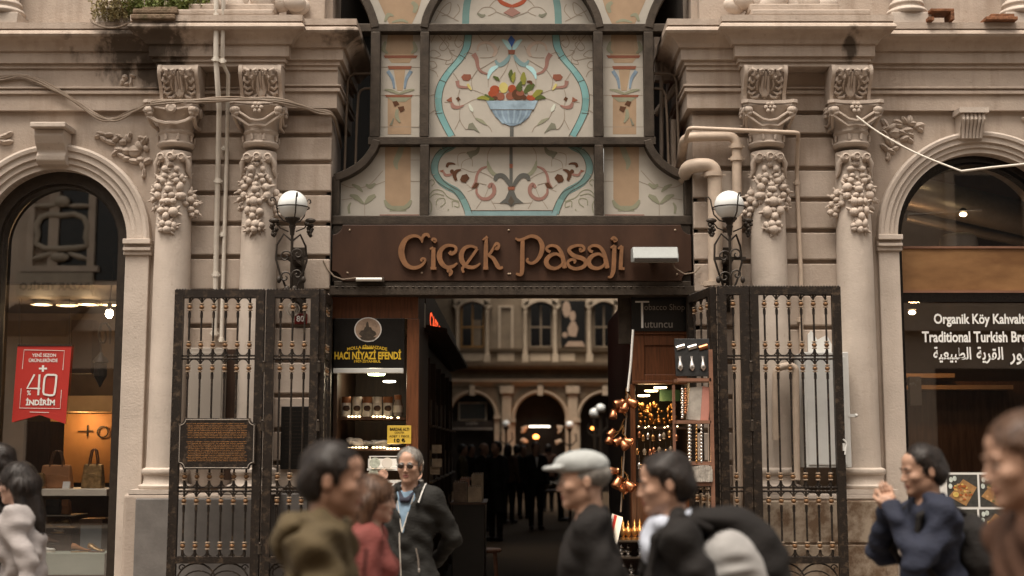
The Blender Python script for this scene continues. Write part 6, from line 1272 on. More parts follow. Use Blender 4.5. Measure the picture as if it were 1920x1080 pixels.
q.prism(pf([(1066, 640), (1092, 640), (1097, 650), (1058, 650)]), YC - .06, YC - .05); q.disc(*pf([(1073.5, 593)])[0], .11, .19, YC - .062, YC - .05, 12); q.prism(pf([(1070, 604), (1078, 603), (1084, 616), (1080, 632), (1066, 630), (1064, 616)]), YC - .0605, YC - .05); q.disc(*pf([(1059, 628)])[0], .1, .1, YC - .06, YC - .05, 10); q.disc(*pf([(1062, 580)])[0], .15, .3, YC - .061, YC - .05, 10); q.build('figure', 'sepia', pt)
# courtyard fittings
sc_ = thing('screen', 'dark television screen with pale rim under the left courtyard arch', 'screen', PC(886, 790, .3)); q = MB(); q.pbox((859, 754), (913, 789), YC + .3, YC + .4, YC + .3); q.build('bezel', 'courtyard_trim', sc_, bev=.02); q = MB(); q.pbox((862, 757), (910, 786), YC + .28, YC + .3, YC + .3); q.build('display', mat('screen_grey', (.045, .045, .04), .3), sc_)
aw = thing('awning', 'dark awning with pale fringe and small lettering under the screen', 'awning', PC(886, 803, .4)); q = MB(); q.pbox((848, 789), (925, 802), YC - .3, YC - .2, YC - .3); q.build('valance', 'dark_wall', aw); q = MB(); text_px(q, 'cafe', (874, 791), (896, 796), YC - .31, .02); q.build('lettering', 'dim_letter', aw)
q = MB(); [q.box(PC(849 + i * 4.2, 803, .3).x, PC(852 + i * 4.2, 803, .3).x, YC - .32, YC - .30, PC(850, 806, .3).z, PC(850, 802, .3).z) for i in range(18)]; q.build('fringe', 'dim_letter', aw)
tb = thing('strip_light', 'thin white strip light inside the middle courtyard arch', 'lamp', PC(1012, 800)); q = MB(); q.pbox((992, 798.5), (1031, 800.5), YC + .5, YC + .55, YC + .5); q.build('tube', 'lit_white', tb); q = MB(); q.pbox((990, 796), (1033, 798.4), YC + .5, YC + .6, YC + .5); q.build('fitting', 'dark_metal', tb)
def cglobe(px, py, Y, r, lab, post=True, m='globe_white'):
    c = P(px, py, Y); g = thing('globe_lamp', lab, 'lamp', (c.x, Y, 0), group='globe lamps in the courtyard'); q = MB(); q.ell(c, r, None, 16, 10); q.build('globe', m, g, smooth=80)
    q = MB(); q.lathe([(.03, c.z - r - .25), (.05, c.z - r - .08), (.11, c.z - r + .03), (.0, c.z - r + .02)], (c.x, Y, 0), 12); q.tube([(c.x, Y, 0), (c.x, Y, c.z - r - .2)], .04, 8)
    for e in (-1, 1): q.tube([(c.x, Y, c.z - r - .6), (c.x + e * .22, Y, c.z - r - .4), (c.x + e * .2, Y, c.z - r - .15)], .025, 6)
    q.build('post', 'dark_metal', g, smooth=50)
cglobe(949, 795, 33.5, .13, 'globe lamp on a black post before the left courtyard pilaster'); cglobe(1068, 797, 33.5, .14, 'globe lamp on a black post before the right courtyard pilaster'); cglobe(1115, 775, 30, .17, 'lower globe lamp near the right courtyard arch'); cglobe(1126, 766, 29, .15, 'upper globe lamp near the right courtyard arch')
for px, py, Y, r, lab in ((1005, 819, 34.0, .10, 'orange glowing lamp inside the middle courtyard arch'), (1111, 803, 33, .06, 'small orange lamp under the right courtyard arch')):
    c = P(px, py, Y); g = thing('table_lamp', lab, 'lamp', tuple(c)); q = MB(); q.ell(c, (r, r, r * .7), None, 12, 8); q.build('bulb', 'lit_orange', g, smooth=80); q = MB(); q.lathe([(r * .5, -r * .6), (r * .6, -r * 1.4), (.02, -r * 1.5)], tuple(c), 10); q.build('base', 'dark_metal', g); spot('lamp_light', c + Vector((0, -.2, .1)), 6 if r > .08 else 3, (1, .33, .08), .1, g)
q = MB()
for px, py in ((983, 805), (983, 828), (1048, 805), (1048, 828)):
    for k in range(4): c = P(px + random.uniform(-3, 3), py + random.uniform(-4, 4), 34.2); q.ell(c, (.10, .02, .06), Matrix.Rotation(random.uniform(-1, 1), 3, 'Y'), 8, 5)
g = thing('door_ornaments', 'four pale leaf ornaments round the doorway of the middle courtyard arch', 'ornament', P(1015, 830, 34.2)); q.build('leaves', 'courtyard_trim', g, smooth=60).__setitem__('kind', 'stuff')
# ---------------------------------------------------------------- building across the street, seen in the shop glass
YO = -15.0
def V(px, py): p = P(px, py, .45 - YO); return (p.x, p.z)           # where the left pane mirrors it
ob = thing('opposite_building', 'cream building across the street with an oval cartouche window, seen in the shop glass', 'building', (0, YO, 0))
mat('opposite_stone', (.50, .40, .31), .8, var=.15, vs=1.5)
q = MB(); q.box(-20, 20, YO - .6, YO, 0, 12.6)
q.build('wall', 'opposite_stone', ob)
q = MB(); q.box(-20, 20, YO, YO + .5, 12.0, 12.5); q.box(-20, 20, YO, YO + .3, 8.0, 8.3); q.box(-20, 20, YO, YO + .25, 3.95, 4.2); q.build('cornice', 'opposite_stone', ob)
for i in range(9):
    x = -19 + i * 4.6; q = MB(); q.box(x, x + 2.9, YO, YO + .02, .1, 3.2); q.build('shop_front', 'window_black', ob)
    q = MB(); q.box(x + .5, x + 1.9, YO, YO + .02, 5.0, 7.2); q.box(x + .5, x + 1.9, YO, YO + .02, 9.0, 11.2); q.build('window', 'window_black', ob)
    q = MB(); q.box(x + .3, x + .5, YO, YO + .12, 4.7, 7.4); q.box(x + 1.9, x + 2.1, YO, YO + .12, 4.7, 7.4); q.box(x + .3, x + 2.1, YO, YO + .16, 7.41, 7.6); q.build('window_frame', 'opposite_stone', ob)
bz = MB(); (ax, az), (bx_, bz_) = V(58, 352), V(178, 500); bz.box(ax, ax + .14, YO, YO + .12, az, bz_); bz.box(bx_ - .14, bx_, YO, YO + .12, az, bz_); bz.box(ax, bx_, YO, YO + .2, az, az + .16); bz.box(ax - .1, bx_ + .1, YO, YO + .16, bz_ - .12, bz_); bz.build('cartouche_panel', 'opposite_stone', ob)
cx_, cz_ = V(118, 436); cpts = [V(px, py) for px, py in ((72, 425), (80, 410), (95, 404), (118, 406), (142, 403), (160, 410), (167, 425), (164, 445), (167, 462), (150, 466), (118, 468), (86, 467), (70, 458), (74, 442))]
q = MB(); q.prism(cpts, YO + .03, YO + .05); q.build('oval_window', 'window_black', ob)
q = MB(); q.tube([(x, YO + .1, z) for x, z in cpts], .065, 8, closed=True); q.ell((cx_, YO + .12, V(118, 380)[1]), (.16, .1, .13)); q.ell((cx_ - .35, YO + .1, V(118, 388)[1]), (.26, .08, .055)); q.ell((cx_ + .35, YO + .1, V(118, 388)[1]), (.26, .08, .055)); q.ell((cx_, YO + .12, V(118, 484)[1]), (.2, .1, .1)); q.ell((cx_ - .36, YO + .1, V(118, 482)[1]), (.24, .07, .06), Matrix.Rotation(-.3, 3, 'Y')); q.ell((cx_ + .36, YO + .1, V(118, 482)[1]), (.24, .07, .06), Matrix.Rotation(.3, 3, 'Y')); q.build('cartouche', 'courtyard_light', ob, smooth=60)
sb = MB(); (ax, az), (bx_, bz_) = V(36, 512), V(176, 556); sb.box(ax, bx_, YO + .02, YO + .14, az, bz_); s_o = sb.build('sign_board', 'courtyard_light', ob); q = MB(); v, f = text_verts('BAZAR YEMİLO', .03); a_ = min(p[0] for p in v); b_ = max(p[0] for p in v); x0, z0 = V(172, 545); x1, z1 = V(42, 530)
q.add([(x0 + (x1 - x0) * (p[0] - a_) / (b_ - a_), YO + .15, min(z0, z1) + abs(z1 - z0) * p[1] * 1.2) for p in v], f); q.build('lettering', 'black_board', ob)
(ax, az), (bx_, bz_) = V(30, 570), V(165, 640); q = MB(); q.prismx([(YO + .02, az), (YO + 1.3, bz_ + .3), (YO + 1.3, bz_), (YO + 1.2, bz_), (YO + .02, az - .1)], min(ax, bx_), max(ax, bx_)); q.build('shop_awning', mat('awning_brown', (.05, .03, .02), .8), ob)
# ---------------------------------------------------------------- people: one smooth surface per body, clothes as children
def smin(a, b, k):
    h = np.clip(.5 + .5 * (b - a) / k, 0, 1); return b * (1 - h) + a * h - k * h * (1 - h)
def field(prims, ax, wob=0., seed=0):
    X_, Y_, Z_ = ax; D = np.full((len(X_), len(Y_), len(Z_)), .25, np.float32)
    for p in prims:
        kind, op, k = p[0], p[1], p[2]; m = k + .05
        if kind == 'c':
            a, b, ra, rb = np.array(p[3]), np.array(p[4]), p[5], p[6]; r = max(ra, rb) + m; lo, hi = np.minimum(a, b) - r, np.maximum(a, b) + r
        elif kind == 'e':
            c, rad, rot = np.array(p[3]), np.array(p[4]), p[5]; r = rad.max() + m; lo, hi = c - r, c + r
        else: lo, hi = np.array(p[4]), np.array(p[5])
        sl = tuple(slice(max(0, np.searchsorted(A, lo[i]) - 1), np.searchsorted(A, hi[i]) + 1) for i, A in enumerate(ax))
        x, y, z = X_[sl[0]][:, None, None], Y_[sl[1]][None, :, None], Z_[sl[2]][None, None, :]
        if x.size == 0 or y.size == 0 or z.size == 0: continue
        if kind == 'c':
            ab = b - a; t = np.clip(((x - a[0]) * ab[0] + (y - a[1]) * ab[1] + (z - a[2]) * ab[2]) / max(1e-9, ab @ ab), 0, 1)
            d = np.sqrt((x - a[0] - t * ab[0]) ** 2 + (y - a[1] - t * ab[1]) ** 2 + (z - a[2] - t * ab[2]) ** 2) - (ra + (rb - ra) * t)
        elif kind == 'e':
            u, v, w = x - c[0], y - c[1], z - c[2]
            if rot is not None: M = np.array(rot).T; u, v, w = M[0, 0] * u + M[0, 1] * v + M[0, 2] * w, M[1, 0] * u + M[1, 1] * v + M[1, 2] * w, M[2, 0] * u + M[2, 1] * v + M[2, 2] * w
            k0 = np.sqrt((u / rad[0]) ** 2 + (v / rad[1]) ** 2 + (w / rad[2]) ** 2); k1 = np.sqrt((u / rad[0] ** 2) ** 2 + (v / rad[1] ** 2) ** 2 + (w / rad[2] ** 2) ** 2) + 1e-9
            d = k0 * (k0 - 1) / k1
        else: d = p[3](x, y, z) + 0 * (x + y + z)
        S0 = D[sl]
        D[sl] = smin(S0, d, k) if op == '+' else -smin(-S0, d, k)
    if wob:
        rn = random.Random(seed); x, y, z = X_[:, None, None], Y_[None, :, None], Z_[None, None, :]
        for i in range(9):
            f = rn.uniform(16, 70); a = rn.uniform(-.9, .9); b = rn.uniform(-.9, .9)
            D += wob / (1 + i * .3) * np.sin(f * (z + a * x + b * y) + 2.2 * np.sin(7 * x + 5 * y + i) + rn.uniform(0, 6))
    return D
def nets(D, ax):
    s = D < 0; n = D.shape; acc = np.zeros((n[0] - 1, n[1] - 1, n[2] - 1, 3), np.float32); cnt = np.zeros((n[0] - 1, n[1] - 1, n[2] - 1), np.float32)
    def cor(A, c): return A[c[0]:n[0] - 1 + c[0], c[1]:n[1] - 1 + c[1], c[2]:n[2] - 1 + c[2]]
    for a in range(3):
        for u in (0, 1):
            for v in (0, 1):
                c0 = [0, 0, 0]; c0[(a + 1) % 3] = u; c0[(a + 2) % 3] = v; c1 = list(c0); c1[a] = 1
                d0, d1 = cor(D, c0), cor(D, c1); m = (d0 < 0) != (d1 < 0); t = np.where(m, d0 / np.where(m, d0 - d1, 1), 0)
                cnt += m
                for q in range(3): acc[..., q] += m * (c0[q] + (t if q == a else 0))
    act = cnt > 0; idx = np.full(act.shape, -1, np.int64); idx[act] = np.arange(act.sum()); ii = np.argwhere(act)
    fr = acc[act] / cnt[act][:, None]; V_ = np.empty((len(ii), 3))
    for q in range(3): A = ax[q]; V_[:, q] = A[ii[:, q]] + fr[:, q] * (A[ii[:, q] + 1] - A[ii[:, q]])
    F_ = []
    for a in range(3):
        b, c = (a + 1) % 3, (a + 2) % 3
        sa = np.take(s, range(0, n[a] - 1), a); sb = np.take(s, range(1, n[a]), a); e = np.argwhere(sa != sb)
        e = e[(e[:, b] > 0) & (e[:, c] > 0) & (e[:, b] < n[b] - 1) & (e[:, c] < n[c] - 1)]
        if len(e) == 0: continue
        def cell(db, dc): q = e.copy(); q[:, b] += db; q[:, c] += dc; return idx[q[:, 0], q[:, 1], q[:, 2]]
        qd = np.stack([cell(-1, -1), cell(0, -1), cell(0, 0), cell(-1, 0)], 1); ins = s[e[:, 0], e[:, 1], e[:, 2]]
        qd[~ins] = qd[~ins][:, ::-1]; F_.append(qd)
    F_ = np.concatenate(F_); return V_, F_[(F_ >= 0).all(1)]
def axes(lo, hi, h, fine=None):
    out = []
    for i in range(3):
        if fine is None: out.append(np.arange(lo[i], hi[i] + h, h)); continue
        fl, fh, ff = fine[0][i], fine[1][i], fine[2]; out.append(np.concatenate([np.arange(lo[i], fl, h), np.arange(fl, fh, ff), np.arange(fh, hi[i] + h, h)]))
    return out
def surf(name, prims, h, mats, parent, wob=0., seed=0, fine=None, paint=(), extra=()):
    pts = []
    for p in prims:
        if p[1] == '-': continue
        if p[0] == 'c': pts += [np.array(p[3]) - p[5], np.array(p[3]) + p[5], np.array(p[4]) - p[6], np.array(p[4]) + p[6]]
        elif p[0] == 'e': r = max(p[4]); pts += [np.array(p[3]) - r, np.array(p[3]) + r]
    lo, hi = np.min(pts, 0) - .04, np.max(pts, 0) + .04; ax = axes(lo, hi, h, fine)
    V_, F_ = nets(field(prims, ax, wob, seed), ax); n = len(V_); mi = np.zeros(len(F_), int)
    if len(paint):
        C = V_[F_].mean(1)
        for i, c, r in paint: mi[(((C - np.array(c)) / np.array(r)) ** 2).sum(1) < 1] = i
    for v, f in extra: F_ = np.concatenate([F_, f + n]); V_ = np.concatenate([V_, v]); n = len(V_); mi = np.concatenate([mi, np.zeros(len(f), int)])
    me = bpy.data.meshes.new(name); me.from_pydata(V_.tolist(), [], F_.tolist())
    for m in (mats if isinstance(mats, (list, tuple)) else [mats]): me.materials.append(MATS[m])
    me.polygons.foreach_set('material_index', mi.astype(np.int32)); me.polygons.foreach_set('use_smooth', [True] * len(F_)); me.update()
    o = bpy.data.objects.new(name, me); S.collection.objects.link(o); o.parent = parent; return o
mat('skin', (.40, .235, .16), .5, var=.10, vs=22, bump=.04, bs=160, spec=.4); mat('skin_dark', (.32, .18, .12), .5, var=.10, vs=22, bump=.04, bs=160); mat('skin_pale', (.46, .29, .22), .5, var=.08, vs=22, bump=.04, bs=160)
mat('lip', (.30, .12, .09), .45, var=.1)
mat('hair_grey', (.27, .25, .22), .6, col2=(.14, .125, .11), vs=60, mix=(.4, .6), bump=.15, bs=170, stretch=(1, 1, .35)); mat('hair_dark', (.018, .012, .009), .5, var=.5, vs=50, bump=.15, bs=170, stretch=(1, 1, .35)); mat('hair_brown', (.085, .042, .022), .5, var=.5, vs=50, bump=.15, bs=170, stretch=(1, 1, .35))
def cloth(name, col, rough=.8, var=.18): mat(name, col, rough, var=var, vs=9, bump=.28 if max(col) < .25 else .10, bs=34, spec=.25, stretch=(1, 1, 2.2))
cloth('cloth_olive', (.075, .054, .026)); cloth('cloth_red', (.16, .043, .036)); cloth('cloth_black', (.010, .008, .007)); cloth('cloth_navy', (.018, .021, .036)); cloth('cloth_grey', (.33, .30, .29)); cloth('cloth_charcoal', (.017, .016, .014)); cloth('cloth_blue', (.22, .32, .42))
cloth('cloth_brown', (.06, .028, .016)); cloth('cloth_jeans', (.03, .035, .048)); cloth('cloth_teal', (.035, .05, .053)); cloth('cloth_pale', (.42, .45, .52)); cloth('cloth_silver', (.30, .29, .28), .5); cloth('cap_grey', (.33, .34, .33)); cloth('cloth_scarf', (.035, .035, .05))
mat('shoe_black', (.02, .016, .014), .4)
def fuzz(o, n, L, crown, seed, m):
    # fine locks lying over the hair so that its outline is not a hard shell
    rn = random.Random(seed); me = o.data; nv = len(me.vertices); vs = []; fs = []; cr = Vector(crown)
    for _ in range(n):
        p = me.vertices[rn.randrange(nv)]; N_ = p.normal; c = p.co
        f = (c - cr) + Vector((rn.uniform(-.03, .03), rn.uniform(-.03, .03), rn.uniform(-.05, .0))); f = f - N_ * f.dot(N_)
        if f.length < 1e-4: continue
        f.normalize(); w = N_.cross(f) * rn.uniform(.0012, .0028); l = L * rn.uniform(.5, 1.2); k = len(vs)
        a = c - N_ * .002 - f * l * .3; b = c + N_ * .0035 + f * l * .2; e = c + N_ * rn.uniform(-.002, .006) + f * l * .75 + Vector((0, 0, -l * .1))
        vs += [a - w, a + w, b + w, b - w, e]; fs += [(k, k + 1, k + 2, k + 3), (k + 3, k + 2, k + 4)]
    q = [tuple(v.co) for v in me.vertices] + [tuple(v) for v in vs]; ff = [tuple(p.vertices) for p in me.polygons] + [tuple(i + nv for i in f) for f in fs]
    m2 = bpy.data.meshes.new('hair'); m2.from_pydata(q, [], ff); m2.materials.append(MATS[m]); m2.polygons.foreach_set('use_smooth', [True] * len(ff)); o.data = m2
def person(label, x, y, rz, H, skin='skin', hair='short', hairm='hair_dark', top='cloth_black', legs='cloth_black', lean=0, yaw=0, pitch=0, arms=None, stride=0, hem=.90, bulk=1., female=False, res=.012, far=False, shirt=None, wob=.0045, group=None, hood=False, seed=1, collar=True, glasses=None, vneck=None):
    K = H / 1.75; g = thing('person', label, 'person', (x, y, 0), R(rz), group)
    v = lambda *p: np.array(p, float) * K
    lr = Matrix.Rotation(R(lean), 3, 'X'); pel = Vector((0, 0, .95))
    def U(p): q = pel + lr @ (Vector(p) - pel); return np.array(q) * K      # follows the leaning trunk
    sx = .88 if female else 1.
    hips = {s: v(s * .088, 0, .92) for s in SGN}; kn = {}; an = {}; toe = {}
    for s in SGN:
        a = R(stride) * s; kn[s] = v(s * .092, -math.sin(a) * .43 - (.03 if stride else .01), .92 - math.cos(a) * .42); b = a - R(abs(stride) * .55) * (1 if s * stride < 0 else .25)
        an[s] = kn[s] + v(0, -math.sin(b) * .41, -math.cos(b) * .41); toe[s] = an[s] + v(s * .02, -.17, -.045)
    mz = min(an[s][2] for s in SGN) - .085 * K
    sh = {s: U((s * .172 * sx, .005, 1.405)) for s in SGN}; el = {}; wr = {}
    for s in SGN:
        if arms and s in arms: el[s], wr[s] = U(arms[s][0]), U(arms[s][1])
        else:
            a = -R(stride) * s * .9; e0 = Vector((s * .225 * sx, .01 - math.sin(a) * .27, 1.415 - math.cos(a) * .27)); b = a + R(22)
            el[s] = U(e0); wr[s] = U(e0 + Vector((s * .01, -math.sin(b) * .25, -math.cos(b) * .25)))
    HS = K * (.97 if female else 1.0); hc = U((0, -.012, 1.63)); hm = lr @ Matrix.Rotation(R(yaw), 3, 'Z') @ Matrix.Rotation(R(pitch), 3, 'X')
    def Hh(*p): return hc + np.array(hm @ Vector(p)) * HS
    hrot = np.array(hm)
    def he(op, k, c, r): return ('e', op, k, Hh(*c), np.array(r) * HS, hrot)
    def hcap(op, k, a, b, ra, rb): return ('c', op, k, Hh(*a), Hh(*b), ra * HS, rb * HS)
    head = [he('+', .02, (0, .015, .032), (.075, .094, .084)), he('+', .03, (0, -.03, -.028), (.060, .064, .083)), hcap('+', .02, (-.043, .008, -.055), (-.006, -.066, -.094), .023, .019), hcap('+', .02, (.043, .008, -.055), (.006, -.066, -.094), .023, .019),
            he('+', .012, (0, -.074, -.094), (.018, .015, .016)), hcap('+', .012, (-.036, -.081, .019), (.036, -.081, .019), .011, .011), he('+', .018, (-.042, -.060, -.022), (.020, .022, .018)), he('+', .018, (.042, -.060, -.022), (.020, .022, .018)),
            he('-', .010, (-.030, -.104, .003), (.017, .018, .010)), he('-', .010, (.030, -.104, .003), (.017, .018, .010)),
            hcap('+', .008, (0, -.088, .008), (0, -.106, -.030), .0075, .0095), he('+', .006, (-.0100, -.097, -.034), (.0075, .009, .0065)), he('+', .006, (.0100, -.097, -.034), (.0075, .009, .0065)), he('+', .02, (0, -.035, .055), (.060, .055, .045)), he('+', .003, (-.030, -.078, .0105), (.0155, .0135, .0055)), he('+', .003, (.030, -.078, .0105), (.0155, .0135, .0055)), he('+', .004, (-.030, -.077, -.006), (.0145, .0125, .0045)), he('+', .004, (.030, -.077, -.006), (.0145, .0125, .0045)),
            he('+', .006, (0, -.090, -.056), (.022, .010, .0055)), he('+', .006, (0, -.088, -.068), (.019, .011, .0065)), hcap('-', .003, (-.021, -.094, -.062), (.021, -.094, -.062), .0028, .0028),
            he('+', .006, (-.078, .014, -.006), (.009, .017, .028)), he('+', .006, (.078, .014, -.006), (.009, .017, .028)), he('-', .004, (-.089, .010, -.004), (.006, .009, .015)), he('-', .004, (.089, .010, -.004), (.006, .009, .015)), ('c', '+', .025, Hh(0, .018, -.06), U((0, .012, 1.45)), .054 * HS, .060 * K)]
    ch = [('e', '+', .05, U((0, .005, 1.27)), v(.155 * sx, .105, .19), np.array(lr)), ('c', '+', .05, U((-.145 * sx, .005, 1.415)), U((.145 * sx, .005, 1.415)), .058 * K, .058 * K), ('e', '+', .06, U((0, 0, 1.08)), v(.14 * sx, .10, .17), np.array(lr)), ('e', '+', .05, v(0, 0, .94), v(.155, .112, .12), None)]
    if female: ch += [('e', '+', .04, U((s * .07, -.085, 1.27)), v(.065, .06, .065), None) for s in SGN]
    ar = []; lg = []
    for s in SGN:
        ar += [('c', '+', .03, sh[s], el[s], .050 * K, .040 * K), ('c', '+', .02, el[s], wr[s], .040 * K, .027 * K)]
        lg += [('c', '+', .04, hips[s], kn[s], .080 * K, .056 * K), ('c', '+', .03, kn[s], an[s], .055 * K, .038 * K)]
    ft = [('c', '+', .02, an[s] + v(0, .02, -.045), toe[s], .038 * K, .030 * K) for s in SGN]
    # hands: palm, four bent fingers of different length and a thumb from the side of the palm
    hands = []
    if not far:
        for s in SGN:
            d = wr[s] - el[s]; d = d / np.linalg.norm(d); t = np.cross(d, np.array([s * 1., 0, 0])); t = t / (np.linalg.norm(t) + 1e-9); n = np.cross(t, d) * s; w0 = wr[s]; hp = []
            if t[1] > 0: t = -t
            hp.append(('c', '+', .012, w0 - d * .02 * K, w0 + d * .05 * K, .024 * K, .026 * K)); hp.append(('c', '+', .012, w0 + d * .065 * K + t * .025 * K, w0 + d * .06 * K - t * .025 * K, .016 * K, .015 * K))
            for i, (o_, L) in enumerate(((.030, .070), (.010, .080), (-.010, .075), (-.029, .058))):
                p0 = w0 + (d * .078 + t * o_) * K; cu = .5 + .12 * i; p1 = p0 + (d * math.cos(cu * .5) - n * math.sin(cu * .5)) * L * .45 * K; p2 = p1 + (d * math.cos(cu * 1.3) - n * math.sin(cu * 1.3)) * L * .33 * K; p3 = p2 + (d * math.cos(cu * 2.) - n * math.sin(cu * 2.)) * L * .26 * K
                hp += [('c', '+', .003, p0, p1, .0095 * K, .0085 * K), ('c', '+', .002, p1, p2, .0085 * K, .008 * K), ('c', '+', .002, p2, p3, .008 * K, .0065 * K)]
            q0 = w0 + (d * .03 + t * .022) * K; q1 = q0 + (d * .035 + t * .028 - n * .01) * K; q2 = q1 + (d * .032 + t * .004 - n * .012) * K; hp += [('c', '+', .01, q0, q1, .014 * K, .0105 * K), ('c', '+', .003, q1, q2, .0105 * K, .008 * K)]
            lo = np.min([p[3] for p in hp], 0) - .06; hi = np.max([p[4] for p in hp], 0) + .06; ax = axes(lo, hi, .0045); hands.append(nets(field(hp, ax), ax))
    bh = .02 if far else .017; fine = None if far else (hc - np.array([.125, .14, .135]) * HS, hc + np.array([.125, .14, .13]) * HS, .0048)
    o = surf('body', head + ch + ar + lg + ft, bh if not far else res, [skin, 'lip'], g, fine=fine, paint=[(1, Hh(0, -.098, -.063), np.array([.026, .02, .012]) * HS)] if not far else (), extra=hands)
    # hair
    tw = lambda x, y, z: 0
    if hair in ('short', 'long', 'bun', 'short_back'):
        up = .014 if hair == 'short' else .018
        hp = [he('+', .01, (0, .020, .040), (.078 + up * .6, .096 + up * .7, .080 + up)), he('+', .02, (0, .05, -.01), (.075 + up * .5, .072 + up * .5, .075))]
        if hair == 'long':
            hp += [('c', '+', .03, Hh(0, .075, .0), U((0, .10, 1.36)), .072 * HS, .050 * K), ('c', '+', .03, Hh(-.065, .03, 0), U((-.085, .04, 1.38)), .035 * HS, .026 * K), ('c', '+', .03, Hh(.065, .03, 0), U((.085, .04, 1.38)), .035 * HS, .026 * K)]
        if hair == 'long': hp += [he('-', .012, (0, -.125, -.035), (.066, .108, .117)), he('-', .01, (0, -.14, -.05), (.05, .09, .09))]
        else:
            Mi = np.array(hm).T
            def line(x, y, z):
                u, w_, t = (x - hc[0]) / HS, (y - hc[1]) / HS, (z - hc[2]) / HS
                yl = Mi[1, 0] * u + Mi[1, 1] * w_ + Mi[1, 2] * t; zl = Mi[2, 0] * u + Mi[2, 1] * w_ + Mi[2, 2] * t; xl = Mi[0, 0] * u + Mi[0, 1] * w_ + Mi[0, 2] * t
                yh = -.030 - np.maximum(0, zl - .040 - .012 * np.cos(xl * 60)) * 1.5
                return np.minimum(np.minimum(yl - yh, np.maximum(zl + .022, yl - .030)), zl + .085) * HS
            hp += [('f', '-', .007, line, hc - .2, hc + .2), he('-', .006, (-.088, .012, -.008), (.024, .024, .034)), he('-', .006, (.088, .012, -.008), (.024, .024, .034))]
        ho = surf('hair', hp, .02 if far else .0065, hairm, g, wob=0 if far else .0022, seed=seed)
        if not far: fuzz(ho, 1700 if hair == 'short' else 2600, (.024 if hair == 'short' else .075) * K, Hh(0, .045, .13), seed, hairm)
    elif hair == 'cap':
        hp = [he('+', .01, (0, .025, .028), (.080, .102, .07)), he('-', .01, (0, -.125, -.05), (.085, .11, .08)), he('-', .02, (0, .06, -.12), (.12, .12, .07))]
        surf('hair', hp, .008, hairm, g)
        cp = [he('+', .01, (0, .008, .062), (.088, .110, .068)), he('+', .02, (0, -.02, .085), (.075, .10, .042)), he('+', .015, (0, -.115, .062), (.070, .060, .012)), he('-', .01, (0, 0, -.01), (.2, .2, .055))]
        surf('cap', cp, .007, 'cap_grey', g, wob=.002, seed=seed)
    elif hair == 'bald': surf('hair', [he('+', .01, (0, .04, .0), (.081, .085, .05)), he('-', .01, (0, -.12, -.02), (.09, .12, .1)), he('-', .01, (0, 0, .09), (.12, .12, .06))], .012, hairm, g)
    if not far:
        for s in SGN:
            e = MB(); c = Hh(s * .030, -.0765, .003); e.ell(c, .0118 * HS, None, 12, 8); d = Vector(hm @ Vector((0, -1, 0))); e.build('eye', mat('eye_white', (.55, .5, .45), .2, var=.02, bump=0) if 'eye_white' not in MATS else 'eye_white', g, smooth=80, local=True)
            i = [c_ for c_ in g.children][-1] if False else None
            e = MB(); e.ell(Vector(c) + d * .0085 * HS, .0062 * HS, None, 10, 6); e.build('iris', 'cocoa', g, smooth=80, local=True)
            e = MB(); e.tube([Hh(s * .012, -.094, .020), Hh(s * .028, -.096, .026), Hh(s * .046, -.082, .022)], [.0035 * HS, .0045 * HS, .0025 * HS], 6); e.build('eyebrow', hairm, g, local=True)
    if glasses:
        e = MB()
        for s in SGN:
            e.mi = 0; e.ell(Hh(s * .032, -.104, .003), np.array((.024, .006, .0175)) * HS, hm, 14, 8)
            e.mi = 1; e.tube([Hh(s * .055, -.100, .010), Hh(s * .078, -.05, .010), Hh(s * .083, .01, .006)], .0022 * HS, 5)
        e.tube([Hh(-.012, -.107, .009), Hh(0, -.112, .012), Hh(.012, -.107, .009)], .0022 * HS, 5); e.build('sunglasses', ['lens_dark' if 'lens_dark' in MATS else mat('lens_dark', (.03, .018, .012), .12, bump=0, spec=.6), 'dark_metal'], g, smooth=60, local=True)
    # clothes
    bk = .020 * bulk * K; cut = lambda z0: (lambda x, y, z: z - z0 * K)
    def grow(l, a): return [(p[:5] + (p[5] + a, p[6] + a)) if p[0] == 'c' else (p[:4] + (p[4] + a, p[5])) for p in l]
    tp = grow(ch, bk) + [('c', '+', .045, sh[s], el[s], .050 * K + bk * .75, .041 * K + bk * .7) for s in SGN] + [('c', '+', .02, el[s], wr[s] - (wr[s] - el[s]) * .02, .041 * K + bk * .7, .030 * K + bk * .7) for s in SGN] + [('c', '+', .04, U((s * .05, .015, 1.475)), U((s * .14, .01, 1.435)), .045 * K + bk * .4, .045 * K + bk * .4) for s in SGN]
    if hem < .88: tp += [('c', '+', .05, v(s * .05, 0, .9), v(s * .085, -.005, hem - .02), .12 * K, .14 * K) for s in SGN]
    else: tp += [('e', '+', .05, v(0, 0, hem + .03), v(.165, .125, .10), None)]
    BIG = v(-1, -1, -.2), v(1, 1, 2)
    tp.append(('f', '-', .012, lambda x, y, z, h=hem * K: z - h + 0 * x, *BIG))
    tp.append(('c', '-', .012, U((0, .0, 1.47)), Hh(0, 0, 0), .058 * K, .07 * K))
    if vneck: tp.append(('f', '-', .008, lambda x, y, z: np.maximum(np.maximum(np.abs(x - vneck[2] * K) - vneck[0] * np.clip(z / K - vneck[1], 0, 1) * K, y + .02), (vneck[1] * K - z)), *BIG))
    jt = surf('jacket', tp, .022 if far else res, top, g, wob=0 if far else wob * K, seed=seed)
